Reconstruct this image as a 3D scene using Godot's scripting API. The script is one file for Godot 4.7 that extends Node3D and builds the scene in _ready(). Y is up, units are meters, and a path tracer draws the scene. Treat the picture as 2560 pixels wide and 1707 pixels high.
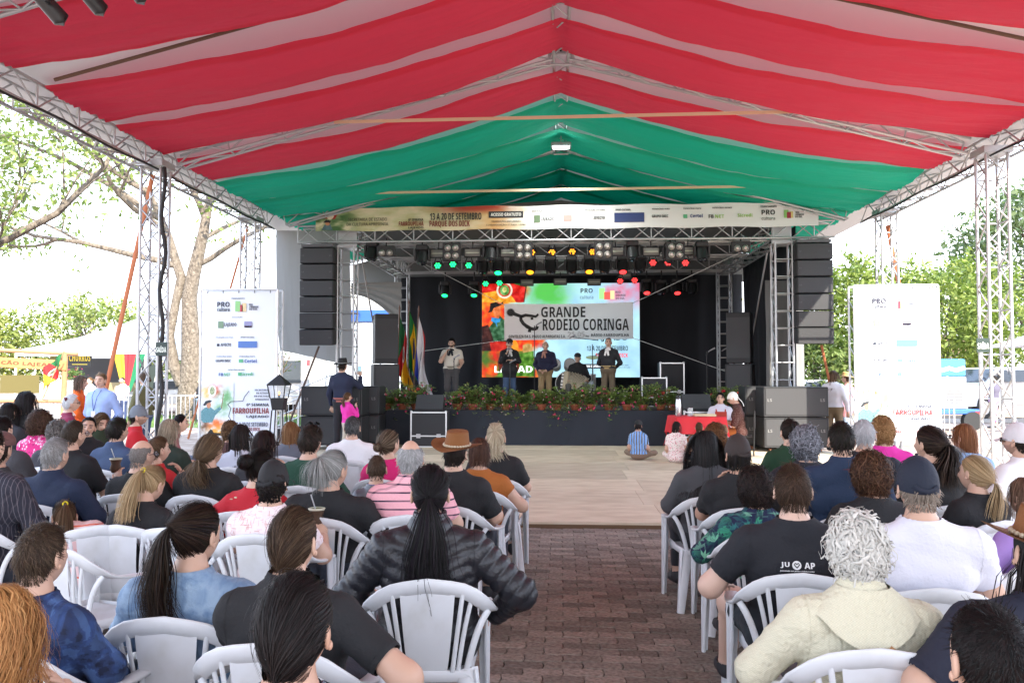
extends Node3D
# ---------- small geometry builder ----------
class Geo:
	var v := PackedVector3Array()
	var n := PackedVector3Array()
	var c := PackedColorArray()
	var uv := PackedVector2Array()
	var ix := PackedInt32Array()
	var col := Color.WHITE
	func vert(p: Vector3, nn: Vector3, t := Vector2.ZERO) -> int:
		v.append(p); n.append(nn); c.append(col); uv.append(t)
		return v.size() - 1
	func tri(a: int, b: int, d: int) -> void:
		ix.append(a); ix.append(b); ix.append(d)
	func face(a: Vector3, b: Vector3, d: Vector3, out_hint := Vector3.ZERO) -> void:
		var nn := (d - a).cross(b - a).normalized()
		if out_hint != Vector3.ZERO and nn.dot(out_hint) < 0.0:
			var t := b; b = d; d = t; nn = -nn
		var k := vert(a, nn); vert(b, nn); vert(d, nn)
		tri(k, k + 1, k + 2)
	func quad(a: Vector3, b: Vector3, d: Vector3, e: Vector3, out_hint := Vector3.ZERO) -> void:
		# a b d e in order round the quad
		var nn := (d - a).cross(b - a).normalized()
		var uvs := [Vector2(0, 1), Vector2(1, 1), Vector2(1, 0), Vector2(0, 0)]
		var flip := out_hint != Vector3.ZERO and nn.dot(out_hint) < 0.0
		if flip: nn = -nn
		var k := vert(a, nn, uvs[0]); vert(b, nn, uvs[1]); vert(d, nn, uvs[2]); vert(e, nn, uvs[3])
		if flip:
			tri(k, k + 2, k + 1); tri(k, k + 3, k + 2)
		else:
			tri(k, k + 1, k + 2); tri(k, k + 2, k + 3)
	func box(o: Vector3, s: Vector3, b := Basis.IDENTITY, bev := 0.0) -> void:
		var h := s * 0.5
		bev = minf(bev, minf(h.x, minf(h.y, h.z)) * 0.45)
		var hi := h - Vector3.ONE * bev
		for ax in 3:
			var a1 := (ax + 1) % 3
			var a2 := (ax + 2) % 3
			for sg in [-1.0, 1.0]:
				var q := []
				for w in [[-1, -1], [1, -1], [1, 1], [-1, 1]]:
					var p := Vector3.ZERO
					p[ax] = sg * h[ax]; p[a1] = w[0] * hi[a1]; p[a2] = w[1] * hi[a2]
					q.append(o + b * p)
				var hint := Vector3.ZERO; hint[ax] = sg
				quad(q[0], q[1], q[2], q[3], b * hint)
			if bev > 0.0:
				for s1 in [-1.0, 1.0]:
					for s2 in [-1.0, 1.0]:
						var q2 := []
						for w in [[-1.0, 0], [1.0, 0], [1.0, 1], [-1.0, 1]]:
							var p := Vector3.ZERO
							p[ax] = w[0] * hi[ax]
							p[a1] = s1 * (h[a1] if w[1] == 0 else hi[a1])
							p[a2] = s2 * (hi[a2] if w[1] == 0 else h[a2])
							q2.append(o + b * p)
						var hint := Vector3.ZERO; hint[a1] = s1; hint[a2] = s2
						quad(q2[0], q2[1], q2[2], q2[3], b * hint)
		if bev > 0.0:
			for sx in [-1.0, 1.0]:
				for sy in [-1.0, 1.0]:
					for sz in [-1.0, 1.0]:
						var sv := Vector3(sx, sy, sz)
						face(o + b * (sv * Vector3(h.x, hi.y, hi.z)), o + b * (sv * Vector3(hi.x, h.y, hi.z)), o + b * (sv * Vector3(hi.x, hi.y, h.z)), b * sv)
	func ring_join(r0: int, r1: int, k: int) -> void:
		for j in k:
			var j2 := (j + 1) % k
			tri(r0 + j, r0 + j2, r1 + j); tri(r1 + j, r0 + j2, r1 + j2)
	func tube(pts: PackedVector3Array, rad: PackedFloat32Array, k := 8, cap := true) -> void:
		var up := Vector3.UP
		var m := pts.size()
		var t0 := (pts[1] - pts[0]).normalized()
		if absf(t0.dot(up)) > 0.9: up = Vector3.RIGHT
		var sx := t0.cross(up).normalized()
		var prev := -1
		for i in m:
			var t := (pts[mini(i + 1, m - 1)] - pts[maxi(i - 1, 0)]).normalized()
			sx = (sx - t * sx.dot(t)).normalized()
			var sy := sx.cross(t)
			var r: float = rad[mini(i, rad.size() - 1)]
			var st := v.size()
			for j in k:
				var a := TAU * j / k
				var d := sx * cos(a) + sy * sin(a)
				vert(pts[i] + d * r, d, Vector2(float(j) / k, float(i) / m))
			if prev >= 0: ring_join(prev, st, k)
			if cap and (i == 0 or i == m - 1):
				var nn := -t if i == 0 else t
				var b0 := v.size()
				for j in k: vert(v[st + j], nn)
				for j in range(1, k - 1):
					if i == 0: tri(b0, b0 + j + 1, b0 + j)
					else: tri(b0, b0 + j, b0 + j + 1)
			prev = st
	func rod(a: Vector3, b: Vector3, r: float, k := 8) -> void:
		tube(PackedVector3Array([a, b]), PackedFloat32Array([r]), k)
	func sweep(pts: Array, ws: Array, wid: Array, thk: Array) -> void:
		# rounded flat bar: ws width axis at each point, wid half widths, thk half thickness
		var m := pts.size()
		var prev := -1
		for i in m:
			var t: Vector3 = (pts[mini(i + 1, m - 1)] - pts[maxi(i - 1, 0)]).normalized()
			var w: Vector3 = ws[mini(i, ws.size() - 1)]
			w = (w - t * w.dot(t)).normalized()
			var u := t.cross(w)
			var a: float = wid[mini(i, wid.size() - 1)]
			var b: float = thk[mini(i, thk.size() - 1)]
			var e := minf(a, b) * 0.7
			var cs := [[a, b - e], [a - e, b], [-a + e, b], [-a, b - e], [-a, -b + e], [-a + e, -b], [a - e, -b], [a, -b + e]]
			var st := v.size()
			for q in cs:
				var d: Vector3 = w * (q[0] / a) * 0.6 + u * (q[1] / b) * 0.9
				vert(pts[i] + w * q[0] + u * q[1], d.normalized())
			if prev >= 0:
				for j in 8:
					var j2 := (j + 1) % 8
					tri(prev + j, st + j, prev + j2); tri(st + j, st + j2, prev + j2)
			if i == 0 or i == m - 1:
				for j in range(1, 7):
					if i == 0: tri(st, st + j, st + j + 1)
					else: tri(st, st + j + 1, st + j)
			prev = st
	func grid(nu: int, nv: int, f: Callable, fc = null) -> void:
		var st := v.size()
		for j in nv + 1:
			for i in nu + 1:
				var u := float(i) / nu
				var w := float(j) / nv
				if fc != null: col = fc.call(u, w)
				vert(f.call(u, w), Vector3.UP, Vector2(u, w))
		var k := nu + 1
		for j in nv:
			for i in nu:
				var a := st + j * k + i
				tri(a, a + 1, a + k); tri(a + 1, a + k + 1, a + k)
		smooth(st)
	func smooth(from_v := 0, from_i := 0) -> void:
		for i in range(from_v, v.size()): n[i] = Vector3.ZERO
		for t in range(from_i, ix.size(), 3):
			var a := ix[t]; var b := ix[t + 1]; var d := ix[t + 2]
			if a < from_v: continue
			var nn := (v[d] - v[a]).cross(v[b] - v[a])
			n[a] += nn; n[b] += nn; n[d] += nn
		for i in range(from_v, v.size()): n[i] = n[i].normalized()
	func lathe(prof: Array, k := 16, xf := Transform3D.IDENTITY) -> void:
		var st := v.size()
		var si := ix.size()
		for i in prof.size():
			for j in k:
				var a := TAU * j / k
				vert(xf * Vector3(cos(a) * prof[i].x, prof[i].y, sin(a) * prof[i].x), Vector3.UP, Vector2(float(j) / k, float(i) / prof.size()))
		for i in prof.size() - 1: ring_join(st + i * k, st + (i + 1) * k, k)
		smooth(st, si)
	func ball(o: Vector3, r: Vector3, ku := 12, kv := 8, b := Basis.IDENTITY) -> void:
		var st := v.size()
		for j in kv + 1:
			var la := PI * j / kv
			for i in ku:
				var lo := TAU * i / ku
				var d := Vector3(sin(la) * cos(lo), cos(la), sin(la) * sin(lo))
				vert(o + b * (d * r), (b * (d / r)).normalized(), Vector2(float(i) / ku, float(j) / kv))
		for j in kv: ring_join(st + (j + 1) * ku, st + j * ku, ku)
	func mesh() -> ArrayMesh:
		var a := []
		a.resize(Mesh.ARRAY_MAX)
		a[Mesh.ARRAY_VERTEX] = v; a[Mesh.ARRAY_NORMAL] = n; a[Mesh.ARRAY_COLOR] = c; a[Mesh.ARRAY_TEX_UV] = uv; a[Mesh.ARRAY_INDEX] = ix
		var m := ArrayMesh.new()
		if ix.size(): m.add_surface_from_arrays(Mesh.PRIMITIVE_TRIANGLES, a)
		return m

# ---------- naming, things and parts ----------
var used := {}
func numbered(s: String) -> String:
	var k: int = used.get(s, 0)
	used[s] = k + 1
	return s if k == 0 else "%s_%03d" % [s, k]
func thing(called: String, label: String, category: String, at := Vector3.ZERO, turn := 0.0, group := "") -> Node3D:
	var o := Node3D.new()
	o.name = numbered(called)
	add_child(o)
	o.position = at; o.rotation.y = turn
	o.set_meta("label", label); o.set_meta("category", category)
	if group: o.set_meta("group", group)
	return o
func part(m, called: String, mt: Material, parent: Node, label := "") -> MeshInstance3D:
	var o := MeshInstance3D.new()
	o.mesh = m.mesh() if m is Geo else m
	o.name = called
	if parent == self: o.name = numbered(called)
	parent.add_child(o, true)
	o.material_override = mt
	if label: o.set_meta("label", label)
	return o
func struct(m, called: String, mt: Material) -> MeshInstance3D:
	var o := part(m, called, mt, self)
	o.set_meta("kind", "structure")
	return o
func copy(o: Node3D, at: Vector3, turn: float, label := "", group := "") -> Node3D:
	var base := String(o.name).rstrip("0123456789")
	base = base.trim_suffix("_")
	var r: Node3D = o.duplicate()
	r.name = numbered(base)
	add_child(r)
	r.position = at; r.rotation = Vector3(0, turn, 0)
	if label: r.set_meta("label", label)
	if group: r.set_meta("group", group)
	return r

# ---------- materials ----------
var mcache := {}
func lin(r: float, g: float, b: float) -> Color:
	return Color(r, g, b).linear_to_srgb()
func M(r: float, g: float, b: float, rough := 0.8, o := {}) -> StandardMaterial3D:
	var key := str([r, g, b, rough, o])
	if mcache.has(key): return mcache[key]
	var m := StandardMaterial3D.new()
	m.albedo_color = lin(r, g, b)
	m.roughness = rough
	for k in o: m.set(k, o[k])
	mcache[key] = m
	return m
func noise_tex(seed_: int, freq: float, size := 256, normal := 0.0, ramp = null, oct := 4, type := FastNoiseLite.TYPE_SIMPLEX_SMOOTH) -> NoiseTexture2D:
	var f := FastNoiseLite.new()
	f.seed = seed_; f.frequency = freq; f.noise_type = type
	f.fractal_octaves = oct
	var t := NoiseTexture2D.new()
	t.width = size; t.height = size; t.seamless = true; t.noise = f
	if normal > 0.0:
		t.as_normal_map = true; t.bump_strength = normal
	elif ramp:
		var g := Gradient.new()
		g.offsets = ramp[0]; g.colors = ramp[1]
		t.color_ramp = g
	return t
func tex_mat(t: Texture2D, rough: float, scale: Vector3, o := {}) -> StandardMaterial3D:
	var m := StandardMaterial3D.new()
	m.albedo_texture = t; m.roughness = rough
	m.uv1_triplanar = true; m.uv1_scale = scale
	for k in o: m.set(k, o[k])
	return m
var cloth_n: Texture2D
func cloth(r: float, g: float, b: float, rough := 0.85) -> StandardMaterial3D:
	var key := "cloth" + str([r, g, b, rough])
	if mcache.has(key): return mcache[key]
	var m := StandardMaterial3D.new()
	m.albedo_color = lin(r, g, b); m.roughness = rough
	m.normal_enabled = true; m.normal_texture = cloth_n; m.normal_scale = 0.45
	m.uv1_triplanar = true; m.uv1_scale = Vector3(4, 4, 4)
	mcache[key] = m
	return m

# ---------- pictures ----------
func fill_poly(im: Image, pts: Array, col: Color, jitter := 0.0) -> void:
	var w := im.get_width()
	var h := im.get_height()
	var y0 := 1e9
	var y1 := -1e9
	for p in pts: y0 = minf(y0, p.y); y1 = maxf(y1, p.y)
	for y in range(maxi(0, int(y0 * h)), mini(h, int(y1 * h) + 1)):
		var fy := (y + 0.5) / h
		var xs := []
		for i in pts.size():
			var a: Vector2 = pts[i]
			var b: Vector2 = pts[(i + 1) % pts.size()]
			if (a.y > fy) != (b.y > fy): xs.append(a.x + (fy - a.y) / (b.y - a.y) * (b.x - a.x))
		xs.sort()
		for k in range(0, xs.size() - 1, 2):
			for x in range(maxi(0, int(xs[k] * w)), mini(w, int(xs[k + 1] * w))):
				var q := col
				if jitter > 0.0:
					var e := wash.get_noise_2d(x * 3.0 / w * 256.0, y * 3.0 / w * 256.0) * jitter
					q = Color(col.r + e, col.g + e, col.b + e)
				im.set_pixel(x, y, q)
func oval(cx: float, cy: float, rx: float, ry: float, k := 20) -> Array:
	var r := []
	for i in k: r.append(Vector2(cx + rx * cos(TAU * i / k), cy + ry * sin(TAU * i / k)))
	return r
func pv(a: Array) -> Array:
	var r := []
	for i in range(0, a.size(), 2): r.append(Vector2(a[i], a[i + 1]))
	return r
var wash := FastNoiseLite.new()

# ---------- lettering: flat print a few millimetres thick ----------
var bold_font: SystemFont
var thin_font: SystemFont
func letter(parent: Node3D, s: String, x: float, y: float, h: float, w: float, mt: Material, z := 0.004, thin := false, called := "lettering") -> void:
	# x, y: centre of the line in the parent's own plane; h cap height, w total width
	var t := TextMesh.new()
	t.text = s
	t.font = thin_font if thin else bold_font
	t.font_size = 48; t.pixel_size = 0.01; t.depth = 0.004
	t.curve_step = 4.0
	var bb := t.get_aabb()
	var o := MeshInstance3D.new()
	o.mesh = t
	o.name = called
	parent.add_child(o, true)
	o.material_override = mt
	var sx := w / maxf(bb.size.x, 0.001)
	var sy := h / maxf(bb.size.y, 0.001)
	o.transform = Transform3D(Basis.from_scale(Vector3(sx, sy, 1.0)), Vector3(x - (bb.position.x + bb.size.x * 0.5) * sx, y - (bb.position.y + bb.size.y * 0.5) * sy, z))
func patch(parent: Node3D, x: float, y: float, w: float, h: float, mt: Material, z := 0.003, called := "printed_mark") -> MeshInstance3D:
	var g := Geo.new()
	g.quad(Vector3(x - w / 2, y - h / 2, z), Vector3(x + w / 2, y - h / 2, z), Vector3(x + w / 2, y + h / 2, z), Vector3(x - w / 2, y + h / 2, z), Vector3.BACK)
	return part(g, called, mt, parent)
# ---------- people: joints with radii, joined by a smooth minimum, meshed as surface nets ----------
const HA := Vector3(0.0725, 0.114, 0.092)   # half sizes of a head
func mix_arm(mode: String, sd: float, seated: bool) -> Array:
	# elbow, wrist, finger end, relative to the pelvis, for the side sd (+1 right)
	var t := {
		"lap": [Vector3(0.27, 0.22, -0.04), Vector3(0.15, 0.07, -0.27), Vector3(0.09, 0.075, -0.36)],
		"fold": [Vector3(0.25, 0.21, -0.07), Vector3(0.03, 0.24, -0.2), Vector3(-0.08, 0.26, -0.18)],
		"chin": [Vector3(0.2, 0.2, -0.24), Vector3(0.09, 0.47, -0.2), Vector3(0.05, 0.56, -0.16)],
		"phone": [Vector3(0.26, 0.28, -0.2), Vector3(0.16, 0.5, -0.34), Vector3(0.13, 0.58, -0.38)],
		"mate": [Vector3(0.27, 0.17, -0.1), Vector3(0.2, 0.27, -0.3), Vector3(0.17, 0.36, -0.33)],
		"rest": [Vector3(0.34, 0.2, 0.0), Vector3(0.3, 0.14, -0.24), Vector3(0.27, 0.13, -0.34)],
		"out": [Vector3(0.43, 0.22, 0.1), Vector3(0.36, 0.07, -0.1), Vector3(0.31, 0.03, -0.18)],
		"akimbo": [Vector3(0.375, 0.23, 0.07), Vector3(0.28, 0.06, -0.1), Vector3(0.24, 0.03, -0.18)],
		"knee": [Vector3(0.3, 0.2, -0.2), Vector3(0.24, 0.02, -0.42), Vector3(0.22, -0.03, -0.5)],
		"down": [Vector3(0.27, 0.15, 0.03), Vector3(0.28, -0.1, -0.04), Vector3(0.27, -0.2, -0.06)],
		"clasp": [Vector3(0.27, 0.17, 0.0), Vector3(0.09, 0.0, -0.18), Vector3(0.0, -0.03, -0.2)],
		"back": [Vector3(0.28, 0.17, 0.1), Vector3(0.1, 0.02, 0.2), Vector3(0.02, 0.0, 0.2)],
		"mic": [Vector3(0.24, 0.2, -0.13), Vector3(0.1, 0.42, -0.2), Vector3(0.05, 0.5, -0.2)],
		"micdown": [Vector3(0.25, 0.19, 0.0), Vector3(0.27, 0.08, -0.22), Vector3(0.26, 0.07, -0.32)],
		"play": [Vector3(0.3, 0.17, -0.06), Vector3(0.27, 0.1, -0.3), Vector3(0.24, 0.14, -0.38)],
		"knit": [Vector3(0.26, 0.17, -0.1), Vector3(0.08, 0.22, -0.3), Vector3(0.02, 0.24, -0.36)],
		"hip": [Vector3(0.33, 0.2, 0.06), Vector3(0.16, 0.04, -0.03), Vector3(0.12, 0.0, -0.08)],
		"floor": [Vector3(0.24, 0.17, 0.02), Vector3(0.26, 0.02, -0.16), Vector3(0.22, -0.02, -0.24)],
	}
	var a: Array = t[mode]
	var r := []
	for p: Vector3 in a: r.append(Vector3(p.x * sd, p.y, p.z))
	return r
func skeleton(d: Dictionary) -> Dictionary:
	var pose: String = d.get("pose", "sit")
	var w: float = d.get("w", 1.0)
	var bl: float = d.get("belly", 1.0)
	var B := []          # a, b, ra, rb, region code, u0, u1
	var pel := Vector3(0, 0.5, 0.0)
	var tl: float = d.get("tl", 1.0)
	if pose == "stand": pel = Vector3(0, 0.95, 0)
	elif pose == "floor": pel = Vector3(0, 0.13, 0)
	var up := Basis(Vector3.UP, d.get("twist", 0.0)) * Basis(Vector3.RIGHT, d.get("lean", 0.06)) * Basis(Vector3.BACK, d.get("tip", 0.0))
	var U := func(x: float, y: float, z: float) -> Vector3: return pel + up * Vector3(x, y * tl if y < 0.44 else y - 0.44 + 0.44 * tl, z)
	# 0 torso, 1 neck, 2/3 right/left arm (u 0..3), 4/5 legs (u 0..2), 6 feet
	B.append([U.call(-0.075 * w, 0.0, 0), U.call(0.075 * w, 0.0, 0), 0.125 * bl, 0.125 * bl, 0, 0, 0])
	B.append([U.call(-0.06 * w, 0.17, -0.01), U.call(0.06 * w, 0.17, -0.01), 0.118 * bl, 0.118 * bl, 0, 0, 0])
	B.append([U.call(-0.085 * w, 0.33, 0.0), U.call(0.085 * w, 0.33, 0.0), 0.12, 0.12, 0, 0, 0])
	B.append([U.call(-0.15 * w, 0.44, 0.02), U.call(0.15 * w, 0.44, 0.02), 0.068, 0.068, 0, 0, 0])
	B.append([U.call(-0.09 * w, 0.475, 0.02), U.call(0, 0.53, 0.02), 0.05, 0.052, 0, 0, 0])
	B.append([U.call(0.09 * w, 0.475, 0.02), U.call(0, 0.53, 0.02), 0.05, 0.052, 0, 0, 0])
	B.append([U.call(0, 0.49, 0.015), U.call(0, 0.63, -0.005), 0.06, 0.054, 1, 0, 0])
	var hands := []
	var k := 0
	for sd in [1.0, -1.0]:
		var a: Array = mix_arm(d.get("ar" if sd > 0 else "al", "lap"), sd, pose == "sit")
		var ws := lerpf(1.0, w, 0.6)
		var sh: Vector3 = U.call(0.178 * w * sd, 0.43, 0.02)
		var el: Vector3 = pel + up * (a[0] * Vector3(ws, tl, 1))
		var wr: Vector3 = pel + (a[1] * Vector3(lerpf(1.0, w, 0.4), tl, 1))
		var hd: Vector3 = pel + (a[2] * Vector3(lerpf(1.0, w, 0.4), tl, 1))
		var f: float = 1.0 + (w - 1.0) * 0.5
		B.append([sh, el, 0.06 * f, 0.047 * f, 2 + k, 0.0, 1.0])
		B.append([el, wr, 0.046 * f, 0.032, 2 + k, 1.0, 2.0])
		hands.append([wr, hd, sd])
		k += 1
	var kx: float = d.get("knees", 0.13)
	k = 0
	for sd in [1.0, -1.0]:
		var hip := pel + Vector3(0.085 * sd * w, -0.01, 0)
		var kn: Vector3; var an: Vector3; var to: Vector3
		if pose == "sit":
			kn = Vector3(kx * sd, 0.5, -0.43); an = Vector3((kx + 0.01) * sd, 0.1, -0.40 - (d.get("af", 0.0) if sd < 0.0 else 0.0)); to = an + Vector3(0.02 * sd, -0.06, -0.17)
		elif pose == "stand":
			kn = Vector3(0.1 * sd, 0.5, -0.03 * sd); an = Vector3(0.11 * sd, 0.1, 0.02); to = an + Vector3(0.03 * sd, -0.06, -0.17)
		else:
			kn = Vector3(0.34 * sd, 0.16, -0.26); an = Vector3(-0.02 * sd, 0.08, -0.34 - 0.05 * sd); to = an + Vector3(-0.14 * sd, -0.02, -0.04)
		var f: float = 1.0 + (w - 1.0) * 0.7
		B.append([hip, kn, 0.09 * f, 0.064 * f, 4 + k, 0.0, 1.0])
		B.append([kn, an, 0.063 * f, 0.045, 4 + k, 1.0, 2.0])
		B.append([an + Vector3(0, -0.03, 0.03), to, 0.045, 0.037, 6, 0, 0])
		k += 1
	var hb := Basis(Vector3.UP, d.get("hy", 0.0)) * Basis(Vector3.RIGHT, d.get("hp", 0.0)) * Basis(Vector3.BACK, d.get("hr", 0.0))
	var hc: Vector3 = U.call(0, 0.6, -0.005) + hb * Vector3(0, 0.085, -0.022)
	return {"bones": B, "hands": hands, "pel": pel, "head": Transform3D(hb, hc), "up": up}

func surface_net(B: Array, cell: float, kk: float) -> Dictionary:
	# field
	var lo := Vector3.ONE * 1e9
	var hi := -lo
	for b in B:
		var r: float = maxf(b[2], b[3]) + cell * 2.5
		lo = lo.min(b[0] - Vector3.ONE * r).min(b[1] - Vector3.ONE * r)
		hi = hi.max(b[0] + Vector3.ONE * r).max(b[1] + Vector3.ONE * r)
	var nx := int((hi.x - lo.x) / cell) + 2
	var ny := int((hi.y - lo.y) / cell) + 2
	var nz := int((hi.z - lo.z) / cell) + 2
	var F := PackedFloat32Array(); F.resize(nx * ny * nz); F.fill(10.0)
	var own := PackedByteArray(); own.resize(nx * ny * nz); own.fill(0)
	var raw := PackedFloat32Array(); raw.resize(nx * ny * nz); raw.fill(10.0)
	var sxy := nx * ny
	for bi in B.size():
		var b: Array = B[bi]
		var pa: Vector3 = b[0]
		var ba: Vector3 = b[1] - b[0]
		var bb := maxf(ba.dot(ba), 1e-6)
		var r0: float = b[2]
		var dr: float = b[3] - b[2]
		var rr := maxf(b[2], b[3]) + kk * 0.6 + cell * 1.6
		var blo := (pa.min(b[1]) - Vector3.ONE * rr - lo) / cell
		var bhi := (pa.max(b[1]) + Vector3.ONE * rr - lo) / cell
		var x0 := maxi(0, int(blo.x)); var x1 := mini(nx, int(bhi.x) + 1)
		for z in range(maxi(0, int(blo.z)), mini(nz, int(bhi.z) + 1)):
			for y in range(maxi(0, int(blo.y)), mini(ny, int(bhi.y) + 1)):
				var q := lo + Vector3(x0, y, z) * cell - pa
				var at := z * sxy + y * nx + x0
				for x in range(x0, x1):
					var t := clampf(q.dot(ba) / bb, 0.0, 1.0)
					var dd := (q - ba * t).length() - r0 - dr * t
					var e := F[at]
					if dd < raw[at]:
						raw[at] = dd; own[at] = bi
					var h := kk - absf(e - dd)
					if h > 0.0: F[at] = minf(e, dd) - h * h / (4.0 * kk)
					elif dd < e: F[at] = dd
					at += 1
					q.x += cell
	# one vertex in each crossed cell
	var V := PackedVector3Array()
	var O := PackedByteArray()
	var T := PackedInt32Array()
	var vid := PackedInt32Array(); vid.resize(nx * ny * nz); vid.fill(-1)
	var offs := [0, 1, nx, nx + 1, sxy, sxy + 1, sxy + nx, sxy + nx + 1]
	var cpos := [Vector3(0, 0, 0), Vector3(1, 0, 0), Vector3(0, 1, 0), Vector3(1, 1, 0), Vector3(0, 0, 1), Vector3(1, 0, 1), Vector3(0, 1, 1), Vector3(1, 1, 1)]
	var edges := [[0, 1], [2, 3], [4, 5], [6, 7], [0, 2], [1, 3], [4, 6], [5, 7], [0, 4], [1, 5], [2, 6], [3, 7]]
	for z in range(nz - 1):
		for y in range(ny - 1):
			var at := z * sxy + y * nx
			for x in range(nx - 1):
				var f0 := F[at]
				if f0 > cell * 2.0 or f0 < -cell * 2.0:
					at += 1
					continue
				var neg := 0
				var fs := [f0, F[at + 1], F[at + nx], F[at + nx + 1], F[at + sxy], F[at + sxy + 1], F[at + sxy + nx], F[at + sxy + nx + 1]]
				for i in 8:
					if fs[i] < 0.0: neg += 1
				if neg > 0 and neg < 8:
					var p := Vector3.ZERO
					var k := 0
					for e in edges:
						var fa: float = fs[e[0]]
						var fb: float = fs[e[1]]
						if (fa < 0.0) != (fb < 0.0):
							p += cpos[e[0]].lerp(cpos[e[1]], fa / (fa - fb))
							k += 1
					vid[at] = V.size()
					V.append(lo + (Vector3(x, y, z) + p / k) * cell)
					O.append(own[at])
				at += 1
	for z in range(1, nz - 1):
		for y in range(1, ny - 1):
			var at := z * sxy + y * nx + 1
			for x in range(1, nx - 1):
				if vid[at] >= 0 or F[at] < cell * 2.0:
					var a0 := F[at] < 0.0
					for ax in 3:
						var st: int = [1, nx, sxy][ax]
						if a0 == (F[at + st] < 0.0): continue
						var s1: int = [nx, sxy, 1][ax]
						var s2: int = [sxy, 1, nx][ax]
						var i0 := vid[at - s1 - s2]; var i1 := vid[at - s2]; var i2 := vid[at]; var i3 := vid[at - s1]
						if i0 < 0 or i1 < 0 or i2 < 0 or i3 < 0: continue
						if a0: T.append_array([i0, i2, i1, i0, i3, i2])
						else: T.append_array([i0, i1, i2, i0, i2, i3])
				at += 1
	# smooth a little, then wrinkles
	var acc := PackedVector3Array(); acc.resize(V.size())
	var cnt := PackedInt32Array(); cnt.resize(V.size())
	for i in range(0, T.size(), 3):
		var a := T[i]; var b := T[i + 1]; var c := T[i + 2]
		acc[a] += V[b] + V[c]; acc[b] += V[a] + V[c]; acc[c] += V[a] + V[b]
		cnt[a] += 2; cnt[b] += 2; cnt[c] += 2
	for i in V.size():
		if cnt[i]: V[i] = V[i].lerp(acc[i] / cnt[i], 0.45)
	return {"v": V, "t": T, "o": O}
func normals(V: PackedVector3Array, T: PackedInt32Array) -> PackedVector3Array:
	var N := PackedVector3Array(); N.resize(V.size())
	for i in range(0, T.size(), 3):
		var a := T[i]; var b := T[i + 1]; var c := T[i + 2]
		var nn := (V[c] - V[a]).cross(V[b] - V[a])
		N[a] += nn; N[b] += nn; N[c] += nn
	for i in V.size(): N[i] = N[i].normalized()
	return N
func clip(T: PackedInt32Array, V: PackedVector3Array, N: PackedVector3Array, S: PackedFloat32Array, others: Array) -> Array:
	# cuts triangles where S changes sign: [inside, outside]
	var A := PackedInt32Array()
	var Z := PackedInt32Array()
	var cuts := {}
	for i in range(0, T.size(), 3):
		var q := [T[i], T[i + 1], T[i + 2]]
		var m := 0
		for j in 3:
			if S[q[j]] > 0.0: m += 1
		if m == 3: A.append_array(q)
		elif m == 0: Z.append_array(q)
		else:
			var r := 0
			while (S[q[r]] > 0.0) != (m == 1): r += 1
			var a: int = q[r]; var b: int = q[(r + 1) % 3]; var c: int = q[(r + 2) % 3]
			var e := []
			for o in [b, c]:
				var key: int = mini(a, o) * 1000000 + maxi(a, o)
				if not cuts.has(key):
					var t: float = S[a] / (S[a] - S[o])
					cuts[key] = V.size()
					V.append(V[a].lerp(V[o], t)); N.append(N[a].lerp(N[o], t).normalized()); S.append(0.0)
					for w in others: w.append(lerpf(w[a], w[o], t))
				e.append(cuts[key])
			var one: PackedInt32Array = PackedInt32Array([a, e[0], e[1]])
			var two: PackedInt32Array = PackedInt32Array([e[0], b, c, e[0], c, e[1]])
			if m == 1:
				A.append_array(one); Z.append_array(two)
			else:
				Z.append_array(one); A.append_array(two)
	return [A, Z, V, N, S]
func geo_from(T: PackedInt32Array, V: PackedVector3Array, N: PackedVector3Array, lift := 0.0) -> Geo:
	var g := Geo.new()
	var ids := {}
	for t in T:
		if not ids.has(t):
			ids[t] = g.v.size()
			g.vert(V[t] + N[t] * lift, N[t])
		g.ix.append(ids[t])
	return g
var folds := FastNoiseLite.new()
const SKINS := [Color(0.58, 0.36, 0.26), Color(0.5, 0.29, 0.2), Color(0.4, 0.22, 0.14), Color(0.62, 0.41, 0.32)]

func head_point(d: Vector3) -> Vector3:
	var p := d * HA
	var t := clampf(-d.y, 0.0, 1.0)
	p.x *= 1.0 - 0.26 * t * t
	if d.z > 0.0: p.z *= 1.0 + 0.05 * (1.0 - absf(d.y)) - 0.35 * t
	else:
		p.z -= 0.014 * t * (1.0 - absf(d.x))
		var ax := absf(p.x)
		p.z -= 0.026 * exp(-(p.x * p.x / 0.00022 + (p.y + 0.022) * (p.y + 0.022) / 0.0006))
		p.z += 0.009 * exp(-((ax - 0.031) * (ax - 0.031) / 0.0003 + (p.y - 0.004) * (p.y - 0.004) / 0.00016))
		p.z -= 0.005 * exp(-((ax - 0.025) * (ax - 0.025) / 0.0008 + (p.y - 0.03) * (p.y - 0.03) / 0.00012))
		p.z -= 0.006 * exp(-(p.x * p.x / 0.0006 + (p.y + 0.064) * (p.y + 0.064) / 0.00012))
	return p
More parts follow.
